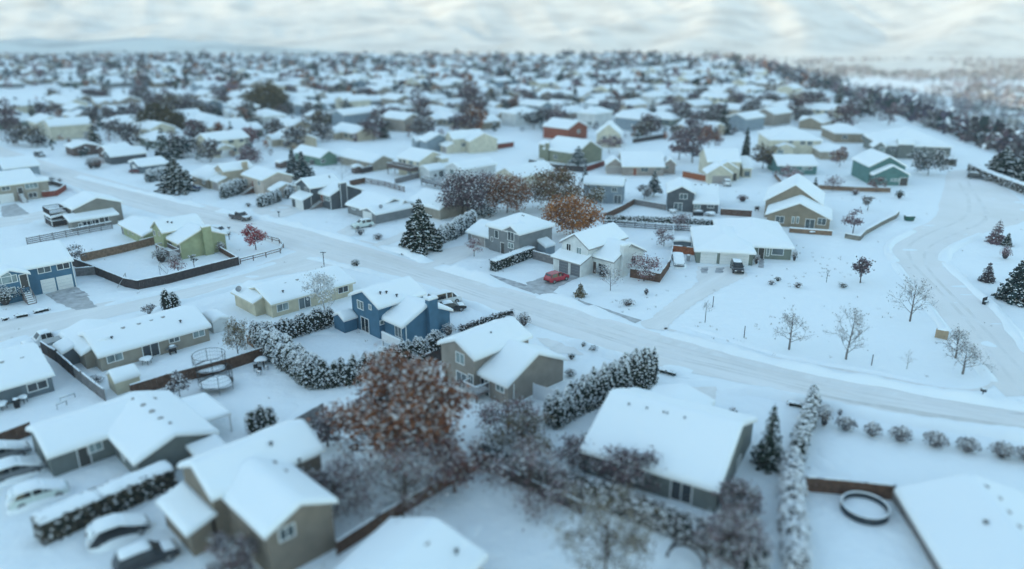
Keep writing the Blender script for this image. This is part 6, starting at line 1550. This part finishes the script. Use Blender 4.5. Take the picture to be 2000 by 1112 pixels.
q = MB(); q.box(-.5, .5, -.02, .02, h_ - .3, h_ - .08); b_ = q.build('sign_blade', METAL, t); q = MB(); q.box(-.52, .52, -.05, .05, h_ - .08, h_ + .06); q.build('snow_cap', SNOW, b_); q = MB(); q.box(-.02, .02, -.5, .5, h_ - .55, h_ - .33); q.build('sign_blade', METAL, t)
t = local_thing('sign_box', 'tan wooden board box on the snow near the side road', 'sign', 1838, 661, -38); q = MB(); q.box(-.75, .75, -.2, .2, -.1, 1.25); q.build('box', plain('tan_board', (.36, .27, .18), .7), t); q = MB(); q.smooth = True; snow_lump(q, (0, 0, 1.25), .78, .28, .22, 2); q.build('snow_cap', SNOW, t)
t = local_thing('skip', 'dark green skip beside the end of the stone wall', 'skip', 1775, 431, -5); q = MB(); q.add([(-.8, -.5, 0), (.8, -.5, 0), (.8, .5, 0), (-.8, .5, 0), (-1.0, -.6, 1), (1.0, -.6, 1), (1.0, .6, 1), (-1.0, .6, 1)], [(0, 3, 2, 1), (0, 1, 5, 4), (1, 2, 6, 5), (2, 3, 7, 6), (3, 0, 4, 7), (4, 5, 6, 7)]); q.build('container', plain('skip_green', (.02, .09, .07), .5), t); q = MB(); q.smooth = True; snow_lump(q, (0, 0, .98), .95, .55, .2, 2); q.build('snow_load', SNOW, t)
t = local_thing('garden_bench', 'dark bench on the snow below the small two-topped conifer', 'bench', 1925, 594, 30); q = MB(); q.box(-.6, .6, -.25, .25, .38, .46); q.build('seat', BLACK, t); q = MB(); q.box(-.6, .6, .2, .27, .5, 1.0); q.build('backrest', BLACK, t)
for x_ in (-.52, .52): q = MB(); q.box(x_ - .05, x_ + .05, -.24, .26, -.1, .379); q.build('leg', BLACK, t)
q = MB(); q.smooth = True; snow_lump(q, (0, -.03, .46), .55, .2, .16, 2); q.build('snow_cap', SNOW, t)
def post(label, px, py, top, r=.06, mat=WOODDARK, name='marker_post'):
    p = P(px, py); h = height_at(p, top); t = thing(name, label, 'post', p); q = MB(); q.tube([(0, 0, -.3), (0, 0, h)], [r, r * .9], 7); q.build('pole', mat, t); q = MB(); q.smooth = True; snow_lump(q, (0, 0, h), r * 1.3, r * 1.3, .1, 2, 8); q.build('snow_cap', SNOW, t)
post('thin stake in the field near the shared driveway', 1392, 600, 578); post('thin stake in the field above the street bank', 1453, 660, 636); post('marker post between the two-stemmed tree and the street', 1702, 714, 692); post('stake left of the large right-edge conifer', 1945, 581, 560)
def mailbox(label, px, py, az=-40):
    t = local_thing('mailbox', label, 'mailbox', px, py, az); q = MB(); q.box(-.06, .06, -.06, .06, -.2, 1.0); q.build('post', WOODDARK, t); q = MB(); q.box(-.3, .3, -.16, .16, 1.0, 1.3); q.build('box', BLACK, t); q = MB(); q.smooth = True; snow_lump(q, (0, 0, 1.3), .3, .18, .12, 2, 8); q.build('snow_cap', SNOW, t)
mailbox('dark mailbox beside the red tree', 448, 468); mailbox('dark mailbox on the street bank of the charcoal house', 545, 424); mailbox('dark mailbox on the steel-grey house corner', 815, 489); mailbox('mailbox on the far kerb of the main street', 1917, 780); mailbox('mailbox by the white car behind the green house', 448, 455)
t = local_thing('lamp_post', 'small ring-topped post among the field shrubs', 'post', 1614, 552); q = MB(); q.tube([(0, 0, -.2), (0, 0, 1.6)], [.04, .04], 6); q.build('pole', BLACK, t); q = MB(); q.tube([(.2 * math.cos(2 * math.pi * i / 12), 0, 1.8 + .2 * math.sin(2 * math.pi * i / 12)) for i in range(13)], [.04] * 13, 5, cap=False); q.build('ring', BLACK, t)
def swing(label, px, py, az, w, h):
    t = local_thing('play_frame', label, 'play frame', px, py, az); q = MB(); q.tube([(-w / 2, 0, -.2), (-w / 2, 0, h), (w / 2, 0, h), (w / 2, .2, -.2)], [.08] * 4, 6); q.build('frame', METAL, t); q = MB(); q.smooth = True; q.tube([(-w / 2, 0, h + .09), (w / 2, 0, h + .09)], [.09, .09], 5); q.build('snow_cap', SNOW, t)
swing('bent dark frame on the lawn of the slate-grey house, upper one', 133, 781, 45, 1.5, .5); swing('bent dark frame on the lawn of the slate-grey house, lower one', 122, 796, 60, 1.1, .6)
t = local_thing('garden_arch', 'dark brown garden arch at the bottom edge', 'arch', 1338, 1108, -30); q = MB(); q.tube([(1.5 * math.cos(math.pi * i / 12), 0, .4 + 1.6 * math.sin(math.pi * i / 12)) for i in range(13)], [.12] * 13, 7); q.tube([(1.5 * math.cos(math.pi * i / 12), .8, .4 + 1.6 * math.sin(math.pi * i / 12)) for i in range(13)], [.12] * 13, 7); q.build('arch', WOODDARK, t)
q = MB(); q.smooth = True
# ------------------------------------------------------------------ the town fading into the distance
RF = random.Random(5)
def proj(p):
    d = depth_of(p); return CX + F_PX * p[0] / d, CY - F_PX * (p[1] * ST + (p[2] - CAM_H) * CT) / d
TAKEN = [(b_.O + b_.U * ((q['u0'] + q['u1']) / 2) + b_.V * ((q['v0'] + q['v1']) / 2)) for b_ in HOUSES.values() for q in b_.blocks]
def near_limit(px):
    return float(np.interp(px, [-100, 40, 100, 200, 300, 420, 520, 620, 780, 1040, 1160, 1230, 1480, 1700, 1800, 1900], [268, 280, 296, 312, 318, 310, 300, 285, 264, 262, 252, 268, 265, 240, 246, 258]))
def open_field(px, py):
    return (px < 120 and 176 < py < 208) or (px < 400 and 172 < py < 198)
def far_house(wall, w, l, h, hip, two=False, name='far_house'):
    """prototype: walls, windows and a snow-covered roof of its own"""
    t = bpy.data.objects.new(name, None); COL.objects.link(t)
    bl = [dict(u0=-l / 2, u1=l / 2, v0=-w / 2, v1=w / 2, zt=h, pitch=.4, axis='u', type='h' if hip else 'g', ov=.45, og=.3)]
    bl.append(dict(u0=-l / 2 + .8, u1=-l / 2 + 6.6, v0=-w / 2 - 2.5, v1=0, zt=h - .3 if not two else 2.5, pitch=.4, axis='v', type='g', ov=.45, og=.3))
    wm = MB(); rm = MB(); sm_ = MB(); sm_.smooth = True
    for i, b in enumerate(bl): walls(wm, b); roof_deck(rm, b); snow_slab(sm_, b, .32, seed=int(w * 10 + l) + i)
    wm.build('wall', wall, t); r = rm.build('roof', TRIM, t); sm_.build('roof_snow', ROOFSNOW, r)
    y = -w / 2 + .45
    for x, z, ww in ((l * .1, 1.4, 1.6), (l * .3, 1.4, 1.6)) + (((-l * .25, 4, 1.5), (l * .05, 4, 1.5), (l * .3, 4, 1.5)) if two else ()):
        q = MB(); q.box(x - ww / 2, x + ww / 2, y - .06, y + .02, z - .6, z + .6); q.build('window', GLASS, t)
    q = MB(); q.box(-l / 2 + 2, -l / 2 + 5.4, -w / 2 - 2.24, -w / 2 - 2.1, 0, 2.1); q.build('garage_door', GARAGE, t)
    return t
FAR_H = []
for wall, w, l, h, hip, two in ((S_PALE, 9, 13, 4.6, False, True), (S_BEIGE, 9, 14, 2.6, False, False), (S_WHITE, 9, 12, 4.6, True, True), (S_GREY, 9, 14, 2.6, True, False), (S_BLUEGREY, 8, 13, 4.4, False, True), (S_TAN, 9, 15, 2.6, False, False), (S_SAGE, 9, 13, 2.6, True, False), (S_TAUPE, 9, 13, 4.4, False, True), (S_BROWN, 9, 13, 2.6, False, False)):
    FAR_H.append(far_house(wall, w, l, h, hip, two))
FH_LABEL = 'small snow-roofed house in the blurred far part of town'; FH_GROUP = 'houses of the blurred far town'
def tagc(o, lab, cat, grp): o['label'] = lab; o['category'] = cat; o['group'] = grp
spots = []
for i in range(-40, 60):
    for j in range(-10, 70):
        u, v = i * 25.0 + (7 if (j // 2) % 2 else 0), j * 17.5 + (j // 2) * 10.0
        a = R(45 if v * .7 + u * .7 < 700 else 38); x = (u - v) * .7071 + RF.uniform(-4, 4); y = (u + v) * .7071 + RF.uniform(-4, 4)
        if y < 160 or y > 955: continue
        px, py = proj((x, y, 0))
        if not (-60 < px < 2060) or py > near_limit(px) or open_field(px, py) or x > edge_x(y) - 11: continue
        if min((Vector((x, y)) - q).length for q in TAKEN) < 16: continue
        if y > 560 and RF.random() < .1: continue
        spots.append((y, x, j))
spots.sort(); HS = spots[:285]
for k, (y, x, j) in enumerate(HS):
    pr = RF.choice(FAR_H); o = pr if pr.get('used') is None else copy_tree(pr)
    pr['used'] = 1
    o.location = (x, y, 0); o.rotation_euler = (0, 0, R(45 + RF.choice((0, 90, 180, 270, 180, 90)) + RF.uniform(-6, 6))); o.scale = (1 + .2 * min(1, y / 500),) * 3; tagc(o, FH_LABEL, 'house', FH_GROUP)
for o in bpy.data.objects:
    if 'used' in o: del o['used']
# past the first few hundred the roofs run together
rb = MB(); wb = MB(); sb_ = MB(); sb_.smooth = True
for y, x, j in spots[285:]:
    a = R(45 + RF.choice((0, 90)) + RF.uniform(-8, 8)); l, w_, h = RF.uniform(11, 17), RF.uniform(8, 11), RF.choice((2.6, 2.8, 4.6)); ca, sa = math.cos(a), math.sin(a); zg = float(land(np.array(x), np.array(y))); rz = h + w_ * .2
    def tr(u, v, z): return (x + u * ca - v * sa, y + u * sa + v * ca, zg + z)
    A = [tr(-l / 2, -w_ / 2, -.3), tr(l / 2, -w_ / 2, -.3), tr(l / 2, w_ / 2, -.3), tr(-l / 2, w_ / 2, -.3), tr(-l / 2, -w_ / 2, h), tr(l / 2, -w_ / 2, h), tr(l / 2, w_ / 2, h), tr(-l / 2, w_ / 2, h), tr(-l / 2, 0, rz), tr(l / 2, 0, rz)]
    k = RF.randrange(5); wb.add(A, [(0, 1, 5, 4), (1, 2, 6, 9, 5), (2, 3, 7, 6), (3, 0, 4, 8, 7)], k)
    e = .6; B = []
    for dz in (0.02, .4):
        for u in (-l / 2 - e, l / 2 + e): B += [tr(u, -w_ / 2 - e, h - .24 + dz), tr(u, 0, rz + dz), tr(u, w_ / 2 + e, h - .24 + dz)]
    sb_.add(B, [(0, 1, 4, 3), (1, 2, 5, 4), (6, 9, 10, 7), (7, 10, 11, 8), (0, 3, 9, 6), (2, 8, 11, 5), (0, 6, 7, 1), (1, 7, 8, 2), (3, 4, 10, 9), (4, 5, 11, 10)])
if wb.v:
    sb_.smooth = False; me_ = MB(); me_.v = wb.v[:]; me_.f = wb.f[:]; me_.m = wb.m[:]; me_.add(sb_.v, sb_.f, 5); me_.build('distant_houses', [S_PALE, S_BEIGE, S_GREY, S_BLUEGREY, S_TAUPE, ROOFSNOW], kind='stuff')
# trees of the far streets
def far_tree(kind, mat, h, r, seed, mat2=None, snow=.25):
    rng = np.random.default_rng(seed); t = bpy.data.objects.new('far_tree', None); COL.objects.link(t)
    if kind == 'c': a, b = m_spruce(h, r, seed, mat=mat, snow=snow, tiers=9, bw=1.0)
    else: a, b = m_leafy(h, r, mat, seed, ncl=20, per=40, size=.8, snow=snow * .6, low=.1, leafmat2=mat2, clr=.3)
    link('trunk', a, t); link('crown', b, t); return t
FT = [far_tree('l', MAUVE, 9, 4.0, 201, DARKTWIG), far_tree('l', DARKTWIG, 8, 4.2, 202, GREYTWIG), far_tree('l', COPPER2, 8, 3.8, 203, COPPER), far_tree('c', GREEN, 11, 2.8, 204, snow=.3), far_tree('c', BLUEGREEN, 9, 2.8, 205, snow=.35), far_tree('l', OLIVE, 9, 4.5, 206, DARKTWIG), far_tree('l', GREYTWIG, 7, 3.4, 207, DARKTWIG, .35), far_tree('l', DARKTWIG, 11, 4.6, 208, MAUVE, .1), far_tree('c', GREEN, 14, 3.0, 209, snow=.12), far_tree('l', BLUEGREEN, 6, 3.6, 210, DARKTWIG, .4)]
FTW = [5, 6, 2, 4, 4, 2, 4, 5, 2, 4]
tsp = []
HP = [(q[1], q[0]) for q in HS]
for k in range(9000):
    y = 165 + (955 - 165) * RF.random() ** 1.0; x = RF.uniform(-.75, .75) * (y + 60)
    px, py = proj((x, y, 0))
    if not (-40 < px < 2040) or py > near_limit(px) + 6 or (open_field(px, py) and RF.random() < .94) or x > edge_x(y) + 10: continue
    if min((x - a) ** 2 + (y - b) ** 2 for a, b in HP) < 60 or min((Vector((x, y)) - q).length for q in TAKEN) < 9: continue
    tsp.append((y, x))
sel = RF.sample([q for q in tsp if q[0] < 430], min(205, len([q for q in tsp if q[0] < 430]))); used = set()
for y, x in sel:
    pr = RF.choices(range(len(FT)), FTW)[0]; o = FT[pr] if pr not in used else copy_tree(FT[pr]); used.add(pr); s_ = RF.uniform(.55, 1.15); o.location = (x, y, 0); o.scale = (s_ * RF.uniform(.9, 1.15), s_, s_ * RF.uniform(.85, 1.15)); o.rotation_euler = (0, 0, RF.uniform(0, 6.28)); tagc(o, 'blurred tree standing among the far snow-roofed houses', 'tree', 'trees of the blurred far town')
for i in range(len(FT)):
    if i not in used:
        for c_ in list(FT[i].children): bpy.data.objects.remove(c_)
        bpy.data.objects.remove(FT[i])
# beyond that the trees run together into woods
def woods(name, label, pts, hts, per, size, mats, snow=.15, seed=1):
    rng = np.random.default_rng(seed); n = len(pts); P_ = np.repeat(np.array(pts), per, 0); H_ = np.repeat(np.array(hts), per)
    m = len(P_); d = rng.normal(size=(m, 3)); d /= np.linalg.norm(d, axis=1, keepdims=True); q = rng.random((m, 1)) ** .4
    C = P_ + d * q * np.stack([H_ * .38, H_ * .38, H_ * .5], 1); C[:, 2] += H_ * .5
    V, F = quads(C, H_ * size * rng.uniform(.6, 1.3, m), rng.normal(size=(m, 3)) + np.array([0, -.3, .3]), rng)
    tone = np.repeat(rng.integers(0, len(mats), n), per); parts = [(V.copy(), F[tone == i], mt) for i, mt in enumerate(mats)]
    k = rng.random(m) < snow; V2, F2 = quads(C[k] + np.array([0, 0, .6]), H_[k] * size, rng.normal(size=(k.sum(), 3)) * .5 + np.array([0, 0, 1]), rng); parts.append((V2, F2, CLUMP))
    link(name, build_crown(parts), kind='stuff')
far = [q for q in tsp if q[0] >= 430] ; far = RF.sample(far, min(1700, len(far)))
woods('woodland', '', [(x, y, float(land(np.array(x), np.array(y)))) for y, x in far], [RF.uniform(5, 12) for _ in far], 16, .28, [DARKTWIG, MAUVE, GREYTWIG, BLUEGREEN, GREEN, COPPER2, DARKTWIG], .07, 3)
mid = [q for q in tsp if 190 < q[0] < 430 and q not in set(sel)]; mid = RF.sample(mid, min(420, len(mid)))
woods('shrubbery', '', [(x, y, 0.0) for y, x in mid], [RF.uniform(1.6, 4.2) for _ in mid], 30, .24, [DARKTWIG, MAUVE, GREYTWIG, BLUEGREEN, GREEN, COPPER2], .16, 6)
vp, vh = [], []
for k in range(60000):
    y = RF.uniform(150, 2300); x = RF.uniform(60, .78 * y + 120)
    if x < edge_x(y) + 25 and y < 960 + .1 * x: continue
    px, py = proj((x, y, -60))
    if px > 2080 or px < 850: continue
    d = float(fbm(np.array(x / 130), np.array(y / 260), 3, 21)); lim = .44 if y < 900 else .45 if y < 1250 else .50
    if 1215 < y - .12 * x < 1275 or d < lim: continue
    if RF.random() > (.55 if y < 700 else .5): continue
    vp.append((x, y, float(land(np.array(x), np.array(y))))); vh.append(RF.uniform(5, 12))
    if len(vp) > 6500: break
woods('woodland', '', vp, vh, 11, .33, [DARKTWIG, MAUVE, leaf('violet_twig', (.10, .085, .12), (.05, .045, .065)), GREYTWIG, BLUEGREEN], .22, 4)
VH = 0
for k in range(900):
    y = RF.uniform(420, 1150); x = RF.uniform(160, .75 * y)
    if x < edge_x(y) + 120 or VH >= 60: continue
    px, py = proj((x, y, -60))
    if not (1450 < px < 2010): continue
    o = copy_tree(RF.choice(FAR_H)); o.location = (x, y, float(land(np.array(x), np.array(y))) - .3); o.rotation_euler = (0, 0, RF.uniform(0, 6.28)); o.scale = (1.3, 1.3, 1.2); tagc(o, 'pale building on the valley floor below the plateau edge', 'building', 'buildings on the valley floor'); VH += 1
# ------------------------------------------------------------------ air, light, camera
def haze_box(dens, col, x=(-6300, 6300), y=(-2400, 7100), z=(-78, 760)):
    m = bpy.data.materials.new('haze'); m.use_nodes = True; nt = m.node_tree; nt.nodes.clear()
    o = nt.nodes.new('ShaderNodeOutputMaterial'); v = nt.nodes.new('ShaderNodeVolumePrincipled'); v.inputs['Color'].default_value = (*col, 1); v.inputs['Density'].default_value = dens; v.inputs['Anisotropy'].default_value = .1
    nt.links.new(v.outputs[0], o.inputs['Volume'])
    q = MB(); q.box(*x, *y, *z); return q.build('haze', m, kind='stuff')
HAZE_D = 1.6e-4
if HAZE_D: haze_box(HAZE_D, (.92, .94, .97))
w = bpy.data.worlds.new('World'); SC.world = w; w.use_nodes = True; nt = w.node_tree
sky = nt.nodes.new('ShaderNodeTexSky'); sky.sky_type = 'NISHITA'; sky.sun_disc = False; sky.sun_elevation = R(SUN_EL); sky.sun_rotation = math.atan2(-SUN_D[0], -SUN_D[1]); sky.air_density = 1.0; sky.dust_density = .35; sky.ozone_density = .8; sky.altitude = 300
bg = nt.nodes['Background']; mx = nt.nodes.new('ShaderNodeMix'); mx.data_type = 'RGBA'; mx.blend_type = 'MULTIPLY'; mx.inputs[0].default_value = 1; mx.inputs[7].default_value = (.835, .985, .985, 1); nt.links.new(sky.outputs[0], mx.inputs[6]); nt.links.new(mx.outputs[2], bg.inputs[0]); bg.inputs[1].default_value = .15
sl = bpy.data.lights.new('sun', 'SUN'); sl.energy = 2.9; sl.angle = R(.5); sl.color = (1.0, .73, .40); so = bpy.data.objects.new('sun', sl); COL.objects.link(so)
dv = Vector((SUN_D[0] * math.cos(R(SUN_EL)), SUN_D[1] * math.cos(R(SUN_EL)), -math.sin(R(SUN_EL)))); so.rotation_euler = dv.to_track_quat('-Z', 'Y').to_euler()
cam = bpy.data.cameras.new('camera'); co = bpy.data.objects.new('camera', cam); COL.objects.link(co); SC.camera = co
co.location = (0, 0, CAM_H); co.rotation_euler = (math.pi / 2 - TILT, 0, 0)
cam.sensor_fit = 'HORIZONTAL'; cam.sensor_width = 36; cam.lens = 36 * F_PX / 2000; cam.clip_start = 1; cam.clip_end = 20000
cam.dof.use_dof = True; cam.dof.focus_distance = 113; cam.dof.aperture_fstop = cam.lens / 1000 / .92; cam.dof.aperture_blades = 0
SC.view_settings.view_transform = 'Standard'; SC.view_settings.look = 'None'; SC.view_settings.gamma = 1; SC.view_settings.exposure = 1.80
SC.cycles.use_denoising = True; SC.cycles.max_bounces = 6; SC.cycles.diffuse_bounces = 2; SC.cycles.volume_bounces = 1; SC.cycles.transparent_max_bounces = 4
